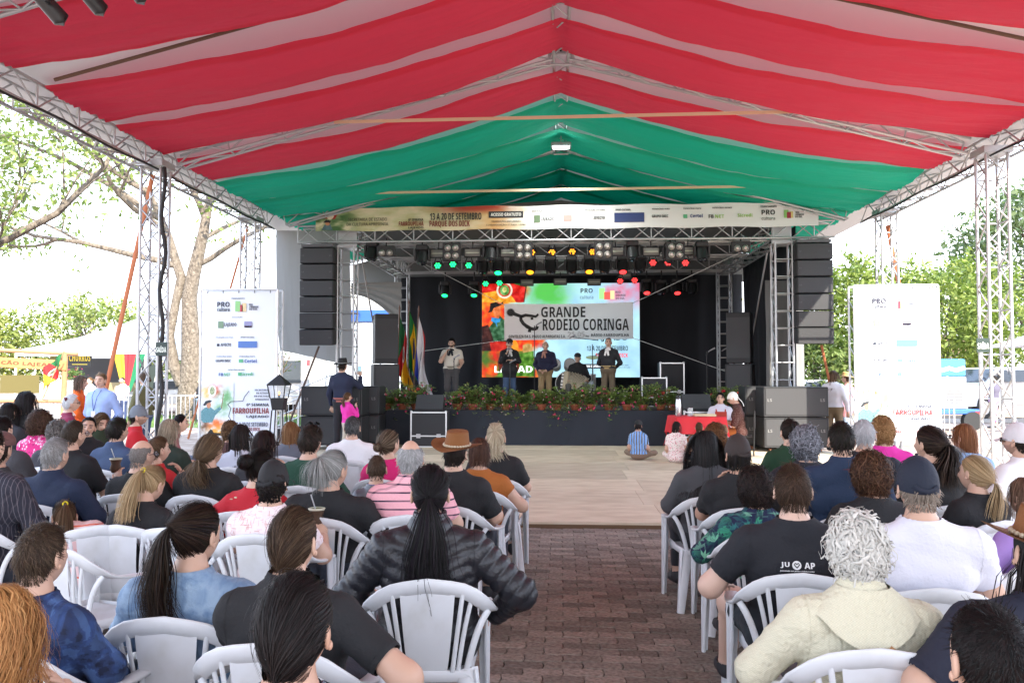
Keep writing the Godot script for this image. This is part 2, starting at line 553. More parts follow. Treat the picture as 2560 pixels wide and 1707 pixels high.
func add_head(g: Geo, xf: Transform3D, skin: Color, brow: Color, beard: float) -> void:
	var ku := 36
	var kv := 26
	var st := g.v.size()
	var si := g.ix.size()
	for j in kv + 1:
		var la := PI * j / kv
		for i in ku:
			var lo := TAU * i / ku
			# more rows towards the face (-Z)
			lo = lo - 0.35 * sin(lo)
			var d := Vector3(-sin(la) * sin(lo), cos(la), -sin(la) * cos(lo))
			var p := head_point(d)
			var cc := skin
			if d.z < -0.2:
				var ax := absf(p.x)
				if absf(p.y + 0.064) < 0.009 and ax < 0.024: cc = Color(skin.r * 0.8, skin.g * 0.5, skin.b * 0.5)
				elif absf(p.y - 0.032) < 0.0065 and ax > 0.014 and ax < 0.048: cc = brow
				elif absf(p.y - 0.005) < 0.008 and absf(ax - 0.031) < 0.012: cc = Color(0.05, 0.035, 0.03)
				elif beard > 0.0 and p.y < -0.03 and (p.y < -0.075 or ax > 0.03 or absf(p.y + 0.047) < 0.008): cc = skin.lerp(brow, beard)
			elif beard > 0.0 and d.z < 0.15 and p.y < -0.02: cc = skin.lerp(brow, beard)
			g.col = cc
			g.vert(xf * p, Vector3.UP)
	for j in kv: g.ring_join(st + j * ku, st + (j + 1) * ku, ku)
	# orientation: make normals face out
	g.smooth(st, si)
	var probe := st + (kv / 2) * ku
	if g.n[probe].dot(g.v[probe] - xf.origin) < 0.0:
		for i in range(st, g.v.size()): g.n[i] = -g.n[i]
		for t in range(si, g.ix.size(), 3):
			var q := g.ix[t + 1]; g.ix[t + 1] = g.ix[t + 2]; g.ix[t + 2] = q
	g.col = skin
	for sd in [-1.0, 1.0]:
		var eb := xf.basis * Basis(Vector3.UP, 0.45 * sd) * Basis(Vector3.RIGHT, -0.15)
		g.ball(xf * Vector3(0.08 * sd, -0.01, 0.006), Vector3(0.009, 0.033, 0.02), 8, 6, eb)
		g.ball(xf * Vector3(0.084 * sd, -0.035, 0.0), Vector3(0.008, 0.012, 0.01), 6, 5, eb)

func add_hand(g: Geo, wr: Vector3, hd: Vector3, sd: float, skin: Color, fine: bool, upv := Vector3.UP) -> void:
	# palm, four unequal bent fingers and a thumb that leaves the side of the palm
	g.col = skin
	var f := (hd - wr).normalized()
	if absf(f.dot(upv)) > 0.85: upv = Vector3.BACK
	var side := f.cross(upv).normalized() * sd
	var nrm := side.cross(f).normalized() * sd
	var bs := Basis(side * sd, nrm, -f)
	g.ball(wr + f * 0.045, Vector3(0.04, 0.018, 0.052), 10, 7, bs)
	var k := 6 if fine else 5
	var lens := [0.066, 0.076, 0.071, 0.055]
	for i in 4:
		var off := (i - 1.5) * 0.019
		var p0 := wr + f * 0.085 - side * off
		var l: float = lens[i]
		var p1 := p0 + (f * 0.85 - nrm * 0.45) * l * 0.5
		var p2 := p1 + (f * 0.3 - nrm * 0.9).normalized() * l * 0.5
		g.tube(PackedVector3Array([p0 - f * 0.02, p0, p1, p2]), PackedFloat32Array([0.009, 0.0095, 0.0085, 0.0065]), k)
	var t0 := wr + f * 0.03 - side * 0.03
	g.tube(PackedVector3Array([t0, t0 - side * 0.022 + f * 0.025, t0 - side * 0.028 + f * 0.055 - nrm * 0.012]), PackedFloat32Array([0.012, 0.011, 0.008]), k)

# computes every mesh of one person; runs on a worker thread
func person_meshes(d: Dictionary) -> Dictionary:
	var sk := skeleton(d)
	var cell: float = d.get("q", 0.017)
	cell *= 1.16 if cell < 0.0149 else (1.42 if cell < 0.0185 else 1.6)
	var net := surface_net(sk.bones, cell, 0.045)
	var V: PackedVector3Array = net.v
	var T: PackedInt32Array = net.t
	var O: PackedByteArray = net.o
	var N := normals(V, T)
	var sl: float = d.get("sl", 0.7)
	var pel: Vector3 = sk.pel
	var up: Basis = sk.up
	var inv := up.inverse()
	var hem: float = d.get("hem", 0.02)
	var leg: float = d.get("leg", 1.85)
	var neck: float = d.get("neck", 0.515) + 0.045 - 0.44 + 0.44 * d.get("tl", 1.0)
	var style: String = d.get("wr", "plain")
	var fn := FastNoiseLite.new()
	fn.seed = d.get("seed", 1); fn.frequency = 1.0; fn.fractal_octaves = 2; fn.noise_type = FastNoiseLite.TYPE_SIMPLEX_SMOOTH
	var under := PackedVector3Array(); under.resize(V.size())
	var T0 := T.duplicate()
	var N0 := N.duplicate()
	var Q := [PackedFloat32Array(), PackedFloat32Array(), PackedFloat32Array(), PackedFloat32Array(), PackedFloat32Array()]
	for q in 5:
		Q[q].resize(V.size()); Q[q].fill(-1.0)
	var S1 := PackedFloat32Array(); S1.resize(V.size())
	var S2 := PackedFloat32Array(); S2.resize(V.size())
	var S3 := PackedFloat32Array(); S3.resize(V.size())
	for i in V.size():
		var b: Array = sk.bones[O[i]]
		var p := V[i]
		var code: int = b[4]
		var ba: Vector3 = b[1] - b[0]
		var t := clampf((p - b[0]).dot(ba) / ba.dot(ba), -0.2, 1.2)
		var loc := inv * (p - pel)
		var top := -0.05
		var bot := -0.05
		var shoe := -0.05
		if code <= 1:
			top = minf(neck - loc.y - (0.35 * loc.z if loc.z < 0.0 else 0.0), loc.y - hem)
			if code == 1: top = minf(top, neck - loc.y)
			bot = hem - loc.y + 0.01
		elif code <= 3:
			top = (sl - (b[5] + t)) * 0.27
		elif code <= 5:
			top = -0.05 if hem > -0.05 else (-hem - 0.04 - (b[5] + t) * 0.4)
			bot = (leg - (b[5] + t)) * 0.4
			shoe = ((b[5] + t) - 1.97) * 0.4
		else:
			shoe = 0.05
			bot = -0.05
		S1[i] = top; S2[i] = bot; S3[i] = shoe
		under[i] = p - N[i] * (0.006 if top > 0.0 or bot > 0.0 or shoe > 0.0 else 0.0)
		if top > -0.02:
			var tlv: float = d.get("tl", 1.0)
			var wv: float = d.get("w", 1.0)
			if loc.y > 0.24 * tlv: Q[0][i] = absf(loc.x) - 0.172 * wv
			if code <= 1: Q[1][i] = neck - loc.y - (0.35 * loc.z if loc.z < 0.0 else 0.0) - 0.02
			elif code <= 3: Q[2][i] = top - 0.018
			if d.has("seam") and loc.z > 0.02 and code <= 1:
				Q[3][i] = loc.y - 0.35 * tlv
				if loc.y < 0.35 * tlv: Q[4][i] = absf(loc.x) - 0.085 * wv
		# cloth folds
		if top > 0.0 or bot > 0.0:
			var amp := 0.0028
			var w := fn.get_noise_3d(p.x * 7.0, p.y * 11.0, p.z * 7.0)
			var e := (1.0 - absf(fn.get_noise_3d(p.x * 4.0 + 9.0, p.y * 13.0 + p.x * 5.0, p.z * 5.0)) * 2.0) * 0.0045
			if style == "puff" and top > 0.0:
				var s := 0.0
				if code <= 1: s = absf(sin((loc.y * 1.0 - absf(loc.x) * 0.35) * PI / 0.058))
				else: s = absf(sin((b[5] + t) * 0.27 * PI / 0.05))
				e += 0.0135 * sqrt(s) - 0.004
				amp = 0.003
			elif style == "thick": amp = 0.005
			V[i] = p + N[i] * (w * amp + e * 0.9 + (0.007 if top > 0.0 else 0.004))
	N = normals(V, T)
	var seams := Geo.new()
	if cell < 0.026:
		for q in 5:
			var A: PackedFloat32Array = Q[q]
			for i in range(0, T.size(), 3):
				var a := T[i]; var b := T[i + 1]; var c := T[i + 2]
				if S1[a] <= 0.0 or S1[b] <= 0.0 or S1[c] <= 0.0: continue
				if (A[a] > 0.0) == (A[b] > 0.0) and (A[b] > 0.0) == (A[c] > 0.0): continue
				if A[a] <= -0.9 or A[b] <= -0.9 or A[c] <= -0.9: continue
				var e := []
				for k in [[a, b], [b, c], [c, a]]:
					if (A[k[0]] > 0.0) != (A[k[1]] > 0.0): e.append(V[k[0]].lerp(V[k[1]], A[k[0]] / (A[k[0]] - A[k[1]])))
				var nn := N[a]
				var sd: Vector3 = (e[1] - e[0]).cross(nn).normalized() * 0.0016
				var st := seams.v.size()
				for k in [[e[0], -1.0], [e[0], 0.0], [e[0], 1.0], [e[1], -1.0], [e[1], 0.0], [e[1], 1.0]]:
					seams.vert(k[0] + sd * k[1] + nn * (0.0062 if k[1] == 0.0 else 0.0042), (nn + sd * k[1] * 300.0).normalized())
				for k in 2:
					var up2 := (seams.v[st + 3] - seams.v[st]).cross(seams.v[st + 1] - seams.v[st]).dot(nn) > 0.0
					if up2:
						seams.tri(st + k, st + k + 1, st + k + 3); seams.tri(st + k + 1, st + k + 4, st + k + 3)
					else:
						seams.tri(st + k, st + k + 3, st + k + 1); seams.tri(st + k + 1, st + k + 3, st + k + 4)
	var r := clip(T, V, N, S1, [S2, S3])
	var top_t: PackedInt32Array = r[0]
	V = r[2]; N = r[3]
	r = clip(r[1], V, N, S2, [S3])
	var bot_t: PackedInt32Array = r[0]
	V = r[2]; N = r[3]
	r = clip(r[1], V, N, S3, [])
	V = r[2]; N = r[3]
	var out := {}
	out.seams = seams
	out.top = geo_from(top_t, V, N, 0.004)
	out.bottom = geo_from(bot_t, V, N, 0.002)
	out.shoes = geo_from(r[0], V, N, 0.006)
	var skin: Color = SKINS[d.get("skin", 0)]
	var body := Geo.new()
	body.col = skin
	for i in under.size(): body.vert(under[i], N0[i])
	body.ix.append_array(T0)
	var hc: Color = d.get("hc", Color(0.02, 0.015, 0.012))
	add_head(body, sk.head, skin, hc.lerp(Color(0.03, 0.02, 0.015), 0.4), d.get("beard", 0.0))
	for h in sk.hands: add_hand(body, h[0], h[1], h[2], skin, cell < 0.015)
	out.body = body
	out.head = sk.head
	out.hands = sk.hands
	out.pel = pel
	out.up = up
	out.hair = hair_mesh(d)
	return out
# ---------- hair: a scalp cap and locks that follow the head and fall over the shoulders ----------
func hairline(d: Vector3, cut: float) -> float:
	# > 0 where hair grows
	var az := rad_to_deg(absf(atan2(d.x, d.z)))    # 0 at the back, 180 in front
	var e := asin(clampf(d.y, -1, 1)) / (PI / 2)
	var ks := [0.0, 35.0, 62.0, 82.0, 97.0, 112.0, 140.0, 180.0]
	var vs := [-0.6, -0.58, -0.46, -0.16, -0.02, 0.22, 0.4, 0.42]
	var lim := 0.45
	for i in 7:
		if az >= ks[i] and az <= ks[i + 1]:
			lim = lerpf(vs[i], vs[i + 1], (az - ks[i]) / (ks[i + 1] - ks[i]))
			break
	return e - lim - cut
func push_out(p: Vector3, a: Vector3, wide: float) -> Vector3:
	var q := p / a
	var l := q.length()
	if l < 1.0: p = q / maxf(l, 0.001) * a
	# shoulders and back
	var sc := Vector3(0, -0.41, 0.035)
	var sr := Vector3(0.245 * wide, 0.2, 0.135)
	q = (p - sc) / sr
	l = q.length()
	if l < 1.0: p = sc + q / maxf(l, 0.001) * sr
	if p.y < -0.4 and absf(p.x) < 0.2 * wide: p.z = maxf(p.z, 0.165) if p.z > 0.0 else minf(p.z, -0.12)
	# neck
	if p.y < -0.06 and p.y > -0.3:
		var rr := Vector2(p.x, p.z - 0.025)
		if rr.length() < 0.065:
			rr = rr.normalized() * 0.065
			p.x = rr.x; p.z = rr.y + 0.025
	return p
func lock(g: Geo, P: PackedVector3Array, w: float, cc: Color, tip: float, ctr := Vector3.ZERO) -> void:
	var m := P.size()
	var prev := -1
	var fine := w < 0.0032
	for i in m:
		var t := (P[mini(i + 1, m - 1)] - P[maxi(i - 1, 0)]).normalized()
		var o := (P[i] - ctr)
		if P[i].y < -0.12: o = Vector3(P[i].x * 0.6, 0.0, P[i].z)
		o = (o - t * o.dot(t)).normalized()
		var sd := t.cross(o)
		var f := float(i) / (m - 1)
		var hw := w * (1.0 - f * f * (1.0 - tip)) * (0.6 + minf(f * 3.0, 0.4))
		g.col = cc
		var st := g.v.size()
		if fine:
			g.vert(P[i] - sd * hw, (o - sd * 0.5).normalized())
			g.vert(P[i] + sd * hw, (o + sd * 0.5).normalized())
			if prev >= 0:
				g.tri(prev, st, prev + 1); g.tri(st, st + 1, prev + 1)
			prev = st
			continue
		g.vert(P[i] - sd * hw - o * hw * 0.35, (o - sd * 0.55).normalized())
		g.vert(P[i] + o * hw * 0.25, o)
		g.vert(P[i] + sd * hw - o * hw * 0.35, (o + sd * 0.55).normalized())
		if prev >= 0:
			g.tri(prev, st, prev + 1); g.tri(st, st + 1, prev + 1)
			g.tri(prev + 1, st + 1, prev + 2); g.tri(st + 1, st + 2, prev + 2)
		prev = st
func hair_mesh(d: Dictionary) -> Geo:
	var g := Geo.new()
	var style: String = d.get("hair", "short")
	if style == "none": return g
	var rng := RandomNumberGenerator.new()
	rng.seed = d.get("seed", 1) * 77 + 5
	var hc: Color = d.get("hc", Color(0.02, 0.015, 0.012))
	var h2: Color = hc.lerp(d.get("hc2", hc * 1.4), 0.7)
	var th: float = d.get("th", {"short": 0.009, "slick": 0.009, "pony": 0.009, "long": 0.013, "curly": 0.016, "bun": 0.009, "fade": 0.006, "bald": 0.009}.get(style, 0.014))
	var len_: float = d.get("hl", {"short": 0.06, "slick": 0.15, "pony": 0.35, "long": 0.4, "curly": 0.16, "bun": 0.05, "fade": 0.03, "bald": 0.05}.get(style, 0.1))
	var cnt: int = int(d.get("hn", 420) * (2.0 if d.get("hn", 420) > 500 else (1.3 if d.get("hn", 420) > 250 else 1.0)))
	var wave: float = d.get("wave", 0.0)
	var curl: float = d.get("curl", 0.0)
	var wide: float = d.get("w", 1.0)
	var cut: float = d.get("cut", 0.07 if style in ["short", "fade", "bald"] else 0.0)
	var bald_top := style == "bald"
	var a := HA + Vector3.ONE * th
	var capped: bool = d.has("cap")
	# cap
	var ku := 36
	var kv := 24
	var V := PackedVector3Array(); var N := PackedVector3Array(); var S := PackedFloat32Array(); var T := PackedInt32Array()
	var nz := FastNoiseLite.new()
	nz.seed = d.get("seed", 1) + 3; nz.frequency = 14.0
	for j in kv + 1:
		for i in ku:
			var la := PI * j / kv
			var lo := TAU * i / ku
			var n := Vector3(sin(la) * cos(lo), cos(la), sin(la) * sin(lo))
			var hp := head_point(n)
			V.append(hp + n * th * (0.78 + (0.9 if style == "curly" else 0.45) * nz.get_noise_3dv(n * (0.12 if style == "curly" else 0.3))))
			N.append(n)
			var s := hairline(n, cut) + nz.get_noise_3dv(n * 0.5) * 0.03
			if bald_top: s = minf(s, 0.52 - n.y + nz.get_noise_3dv(n * 0.4) * 0.1)
			S.append(s)
	for j in kv:
		for i in ku:
			var p0 := j * ku + i; var p1 := j * ku + (i + 1) % ku
			T.append_array([p0, p0 + ku, p1, p1, p0 + ku, p1 + ku])
	var r := clip(T, V, N, S, [])
	g.col = hc.lerp(h2, 0.15)
	var ids := {}
	for t in r[0]:
		if not ids.has(t):
			ids[t] = g.v.size()
			g.vert(r[2][t], r[3][t])
		g.ix.append(ids[t])
	# locks
	var crown := Vector3(0.02, 0.75, 0.62).normalized()
	var tie := Vector3(d.get("tx", 0.0), d.get("ty", 0.02), 0.118)
	if style in ["pony", "bun"]: tie = tie.normalized() * 0.118 * Vector3(0.8, 1.05, 1.05)
	var lw: float = d.get("lw", 0.006) * (0.75 if style == "curly" else 0.45)
	var steps := 7
	if style == "long": steps = 9
	if style == "curly": steps = 9
	var made := 0
	var tries := 0
	while made < cnt and tries < cnt * 6:
		tries += 1
		var n := Vector3(rng.randfn(), rng.randfn(), rng.randfn()).normalized()
		var hl := hairline(n, cut)
		if hl < 0.0: continue
		if bald_top and n.y > 0.5: continue
		if capped and n.y > 0.1: continue
		if style == "long" and n.y < -0.1 and rng.randf() < 0.6: continue
		made += 1
		var cc := hc.lerp(h2, pow(rng.randf(), 1.6)) * rng.randf_range(0.9, 1.08)
		cc.a = 1.0
		var p := head_point(n) + n * th * (0.95 + (0.9 if style == "curly" else 0.3) * nz.get_noise_3dv(n * (0.12 if style == "curly" else 0.3)))
		var rt := Vector3(rng.randfn(), rng.randfn(), rng.randfn())
		var P := PackedVector3Array([p])
		var L := len_ * rng.randf_range(0.75, 1.15)
		if style in ["short", "fade", "bald"]: L = minf(L, hl * 0.12 + 0.002)
		elif style == "curly" and len_ < 0.18: L *= clampf(0.2 + hl * 1.4, 0.25, 1.0)
		var dirv := Vector3.ZERO
		var ph := rng.randf() * TAU
		var step := L / steps
		var stray := rng.randf_range(0.0012, 0.004) if rng.randf() < 0.07 else 0.0
		p += Vector3(rng.randfn(), rng.randfn(), rng.randfn()) * 0.0012
		if style in ["pony", "bun"]:
			step = maxf((tie - p).length() * 1.25 / steps, 0.004)
		for i in steps:
			var nn := (p / (a * a)).normalized()
			match style:
				"short", "fade", "bald":
					dirv = (n - crown)
					if n.z < -0.3 and n.y > 0.2: dirv += Vector3(d.get("sweep", 0.5), 0.2, -0.3)
					dirv += Vector3(rng.randf_range(-1, 1), rng.randf_range(-1, 1), rng.randf_range(-1, 1)) * d.get("mess", 0.45)
				"slick":
					dirv = Vector3(-p.x * 2.0, -0.12, 0.2) - p * 0.4 + Vector3(0, -0.1 if p.z > 0.05 else 0.05, 0)
				"pony", "bun":
					dirv = tie - p
				_:
					var fall := Vector3(p.x * 0.5, -1.0, p.z * 0.25)
					if i < 3 and p.z < 0.02: fall += Vector3(signf(p.x - d.get("part", 0.0)) * 0.8, 0, 0.3)
					dirv = fall
			if style == "curly": dirv = dirv.normalized() + rt * 0.75
			dirv = dirv.normalized()
			var inside := (p / a).length() < 1.04
			if inside or style != "long": dirv = (dirv - nn * dirv.dot(nn)).normalized()
			p += dirv * step
			if wave > 0.0:
				p += Vector3(cos(ph + i * 0.9), 0, sin(ph + i * 0.9)) * wave * 0.01 * (0.3 + i * 0.12)
			if style in ["short", "fade"]: p += nn * 0.0009 * rng.randf() * d.get("puff", 1.0)
			p = push_out(p, a * (1.0 + 0.012 * rng.randf()), wide)
			var q := p + nn * stray * (i + 1) + Vector3(rng.randfn(), rng.randfn(), rng.randfn()) * 0.0006
			if curl > 0.0:
				var aa := ph + i * 1.6
				q += (nn * cos(aa) + nn.cross(dirv) * sin(aa)) * curl * (0.5 + 0.5 * rng.randf()) + nn * curl * 0.3
			P.append(q)
		lock(g, P, lw * rng.randf_range(0.6, 1.25), cc, 0.25)
	if style == "pony":
		var tn: int = int(d.get("tn", int(cnt * 0.25)) * 1.7)
		var spread: float = d.get("spread", 0.022)
		for k in tn:
			var cc := hc.lerp(h2, pow(rng.randf(), 1.6)) * rng.randf_range(0.88, 1.1)
			cc.a = 1.0
			var off := Vector3(rng.randfn(), rng.randfn() * 0.6, rng.randfn()) * spread * 0.45
			var p := tie + Vector3(0, 0, 0.008) + off * 0.25
			var vel := Vector3(d.get("tx", 0.0) * 2.0 + off.x * 4.0, 0.25 + off.y * 4.0, 0.9)
			var P := PackedVector3Array([p])
			var L := len_ * rng.randf_range(0.84, 1.04)
			var ph := rng.randf() * TAU
			for i in 12:
				vel = (vel + Vector3(off.x * 1.2, -0.8, -0.12)).normalized()
				p += vel * L / 12.0
				var f := i / 12.0
				var q := p + off * sin(minf(f * 2.2, 1.2)) * 1.4
				q += Vector3(sin(ph + i * 0.8), 0, cos(ph + i * 0.8)) * (wave * 0.012 * f)
				q += Vector3(sin(i * 0.7) * wave * 0.02 * f, 0, 0)
				P.append(push_out(q, a, wide))
			lock(g, P, lw * rng.randf_range(0.88, 1.1), cc, 0.3, Vector3(0, -0.1, 0.02))
	if style == "bun":
		var br: float = d.get("bun", 0.045)
		var bc := tie + Vector3(0, 0.0, br * 0.75)
		g.col = hc
		g.ball(bc, Vector3(br, br, br) * 0.85, 12, 8)
		for k in 90:
			var ax := Vector3(rng.randfn() * 0.4, rng.randfn() * 0.4, 1).normalized()
			if d.get("messy", false): ax = Vector3(rng.randfn(), rng.randfn(), rng.randfn()).normalized()
			var u := ax.cross(Vector3.UP).normalized()
			var vv := ax.cross(u)
			var a0 := rng.randf() * TAU
			var zz := rng.randf_range(-0.8, 0.9) * br
			var rr := sqrt(maxf(br * br - zz * zz, 0.0001)) * rng.randf_range(0.95, 1.08)
			var P := PackedVector3Array()
			for i in 7: P.append(bc + ax * zz + (u * cos(a0 + i * 0.4) + vv * sin(a0 + i * 0.4)) * rr)
			var cc := hc.lerp(h2, pow(rng.randf(), 1.6)) * rng.randf_range(0.9, 1.08)
			cc.a = 1.0
			lock(g, P, lw, cc, 0.5, bc)
	return g
# ---------- bars, trusses ----------
var cyl: ArrayMesh
func bar(parent: Node, called: String, a: Vector3, b: Vector3, r: float, mt: Material) -> MeshInstance3D:
	if cyl == null:
		var g := Geo.new(); g.rod(Vector3.ZERO, Vector3.UP, 1.0, 8); cyl = g.mesh()
	var o := part(cyl, called, mt, parent)
	var y := b - a
	var l := y.length()
	y /= l
	var x := y.cross(Vector3.BACK if absf(y.z) < 0.9 else Vector3.RIGHT).normalized()
	o.transform = Transform3D(Basis(x * r, y * l, x.cross(y) * r), a)
	return o
var unit_box: ArrayMesh
func slab(parent: Node, called: String, at: Vector3, size: Vector3, mt: Material, b := Basis.IDENTITY, bev := 0.0) -> MeshInstance3D:
	var g := Geo.new(); g.box(Vector3.ZERO, size, Basis.IDENTITY, bev)
	var o := part(g, called, mt, parent)
	o.transform = Transform3D(b, at)
	return o
var alu: StandardMaterial3D
func truss(called: String, label: String, a: Vector3, b: Vector3, size: float, bay: float, group: String, faces := 4, ladder := false, upv := Vector3.UP) -> Node3D:
	var t := thing(called, label, "truss", a, 0, group)
	var L := (b - a).length()
	var f := (b - a) / L
	if absf(f.dot(upv)) > 0.9: upv = Vector3.BACK
	var s := f.cross(upv).normalized()
	var u := s.cross(f)
	var h := size / 2
	var hv := h
	var cs := [s * h + u * hv, -s * h + u * hv, -s * h - u * hv, s * h - u * hv]
	for c in cs: bar(t, "chord", c, c + f * L, 0.024, alu)
	var k := int(L / bay)
	var st := L / k
	for fc in faces:
		var p: Vector3 = cs[(fc + 2) % 4]
		var q: Vector3 = cs[(fc + 3) % 4]
		for i in k:
			if ladder and fc % 2 == 0:
				bar(t, "rung", p + f * st * i, q + f * st * i, 0.014, alu)
				continue
			if i % 2 == 0: bar(t, "brace", p + f * st * i, q + f * st * (i + 1), 0.0125, alu)
			else: bar(t, "brace", q + f * st * i, p + f * st * (i + 1), 0.0125, alu)
			if i % 2 == 0 and fc < 2: bar(t, "rung", p + f * st * i, q + f * st * i, 0.0125, alu)
	return t

func setting() -> void:
	alu = M(0.46, 0.47, 0.48, 0.4, {"metallic": 0.6})
	alu.normal_enabled = true; alu.normal_texture = noise_tex(4, 0.05, 128, 2.0); alu.normal_scale = 0.15
	alu.uv1_triplanar = true
	# ground: a sheet that reaches the horizon
	var gm := tex_mat(noise_tex(11, 0.012, 512, 0.0, [[0.0, 0.45, 0.7, 1.0], [lin(0.2, 0.135, 0.1), lin(0.3, 0.215, 0.165), lin(0.36, 0.27, 0.215), lin(0.45, 0.36, 0.3)]], 5), 0.95, Vector3(0.35, 0.35, 0.35), {"uv1_world_triplanar": true})
	var g := Geo.new()
	g.quad(Vector3(-300, -0.02, 300), Vector3(300, -0.02, 300), Vector3(300, -0.02, -300), Vector3(-300, -0.02, -300), Vector3.UP)
	struct(g, "ground", gm)
	# lawn by the tree, with blades
	g = Geo.new()
	g.grid(16, 10, func(u, w): return Vector3(-16.5 + 8.5 * u, -0.01 + 0.05 * sin(u * PI) * sin(w * PI), -25.2 - 7.0 * w))
	struct(g, "lawn", tex_mat(noise_tex(21, 0.04, 256, 0.0, [[0.0, 1.0], [lin(0.05, 0.1, 0.02), lin(0.12, 0.2, 0.05)]]), 0.95, Vector3(1, 1, 1)))
	g = Geo.new()
	var rg := RandomNumberGenerator.new(); rg.seed = 5
	for i in 3500:
		var p := Vector3(-16.4 + 8.2 * rg.randf(), 0.0, -25.3 - 6.5 * rg.randf())
		var a := rg.randf() * TAU
		g.col = Color(0.07, 0.14, 0.03).lerp(Color(0.14, 0.22, 0.06), rg.randf())
		g.face(p, p + Vector3(cos(a), 0, sin(a)) * 0.05, p + Vector3(cos(a + 1.5) * 0.04, 0.1 + 0.06 * rg.randf(), sin(a + 1.5) * 0.04))
	var gr := part(g, "lawn_grass", M(1, 1, 1, 0.9, {"vertex_color_use_as_albedo": true}), self)
	gr.set_meta("kind", "stuff"); gr.set_meta("label", "short green grass round the foot of the tree"); gr.set_meta("category", "grass")
	bricks()
	wooden_floor()
	tent()

func bricks() -> void:
	var base := Node3D.new(); base.name = "brick_pavement"; add_child(base); base.set_meta("kind", "structure")
	var bed := Geo.new()
	bed.quad(Vector3(-3.35, -0.013, -2.2), Vector3(4.5, -0.013, -2.2), Vector3(4.5, -0.013, -8.85), Vector3(-3.35, -0.013, -8.85), Vector3.UP)
	part(bed, "joint_sand", tex_mat(noise_tex(31, 0.06, 256, 0.0, [[0.0, 1.0], [lin(0.015, 0.013, 0.01), lin(0.04, 0.035, 0.028)]]), 1.0, Vector3(2, 2, 2)), base)
	var L := 0.22
	var W := 0.11
	var wavy := func(x: float) -> float: return 0.007 * sin(x / 0.11 * TAU) + 0.003 * sin(x / 0.055 * TAU)
	var meshes := []
	for vr in 3:
		var g := Geo.new()
		var ring := []
		var e := 0.0022 + 0.0006 * vr
		for i in 9: ring.append(Vector2(lerpf(e, L - e, i / 8.0), e + wavy.call(lerpf(0, L, i / 8.0))))
		ring.append(Vector2(L - e + 0.008, W * 0.5))
		for i in 9: ring.append(Vector2(lerpf(L - e, e, i / 8.0), W - e + wavy.call(lerpf(L, 0, i / 8.0))))
		ring.append(Vector2(e + 0.008, W * 0.5))
		var k := ring.size()
		var mid := Vector2(L / 2, W / 2)
		var st := g.v.size()
		for q in ring:
			var i2: Vector2 = q.lerp(mid, 0.045)
			g.vert(Vector3(i2.x, 0.0, -i2.y), Vector3.UP)
		var c := g.vert(Vector3(mid.x, 0.0005, -mid.y), Vector3.UP)
		for i in k: g.tri(c, st + (i + 1) % k, st + i)
		for i in k:
			var a2: Vector2 = ring[i]
			var b2: Vector2 = ring[(i + 1) % k]
			var ia := a2.lerp(mid, 0.045)
			var ib := b2.lerp(mid, 0.045)
			var hint := Vector3(a2.x - mid.x, 0.04, -(a2.y - mid.y))
			g.quad(Vector3(ia.x, 0, -ia.y), Vector3(ib.x, 0, -ib.y), Vector3(b2.x, -0.0035, -b2.y), Vector3(a2.x, -0.0035, -a2.y), hint)
			g.quad(Vector3(a2.x, -0.0035, -a2.y), Vector3(b2.x, -0.0035, -b2.y), Vector3(b2.x, -0.013, -b2.y), Vector3(a2.x, -0.013, -a2.y), hint)
		meshes.append(g)
	var mts := []
	for i in 5:
		var k: float = [0.82, 0.95, 1.05, 1.2, 0.7][i]
		mts.append(tex_mat(noise_tex(40 + i, 0.05, 256, 0.0, [[0.0, 0.5, 1.0], [lin(0.14 * k, 0.115 * k, 0.093 * k), lin(0.25 * k, 0.208 * k, 0.17 * k), lin(0.34 * k, 0.3 * k, 0.255 * k)]], 5), 0.92, Vector3(2.2, 2.2, 2.2), {"uv1_world_triplanar": true, "normal_enabled": true, "normal_texture": cloth_n, "normal_scale": 0.6}))
	var am := []
	for g in meshes: am.append(g.mesh())
	var rest := [Geo.new(), Geo.new(), Geo.new(), Geo.new(), Geo.new()]
	var rg := RandomNumberGenerator.new(); rg.seed = 9
	var made := 0
	var row := 0
	var z := -2.3
	while z > -8.74:
		var x := -3.3 - (0.11 if row % 2 else 0.0)
		while x < 4.2:
			var m := int(rg.randi() % 3)
			var c := int(rg.randi() % 5)
			var tf := Transform3D(Basis(Vector3.RIGHT, rg.randf_range(-0.012, 0.012)) * Basis(Vector3.BACK, rg.randf_range(-0.012, 0.012)), Vector3(x, rg.randf_range(-0.002, 0.002), z))
			var seen := x > -0.55 and x < 1.35 and z < -4.0 and made < 300
			if seen:
				var o := part(am[m], "brick", mts[c], base)
				o.transform = tf
				made += 1
			else:
				var r: Geo = rest[c]
				var s: Geo = meshes[m]
				var off := r.v.size()
				var far := z > -4.0 or x < -1.2 or x > 2.2      # mostly under the chairs: tops only
				var kv := 21 if far else s.v.size()
				for i in kv: r.vert(tf * s.v[i], s.n[i])
				for i in s.ix:
					if i < kv or not far: r.ix.append(i + off)
			x += L
		z -= W
		row += 1
	for c in 5:
		var o := part(rest[c], "further_bricks", mts[c], base)
		o.set_meta("kind", "stuff")

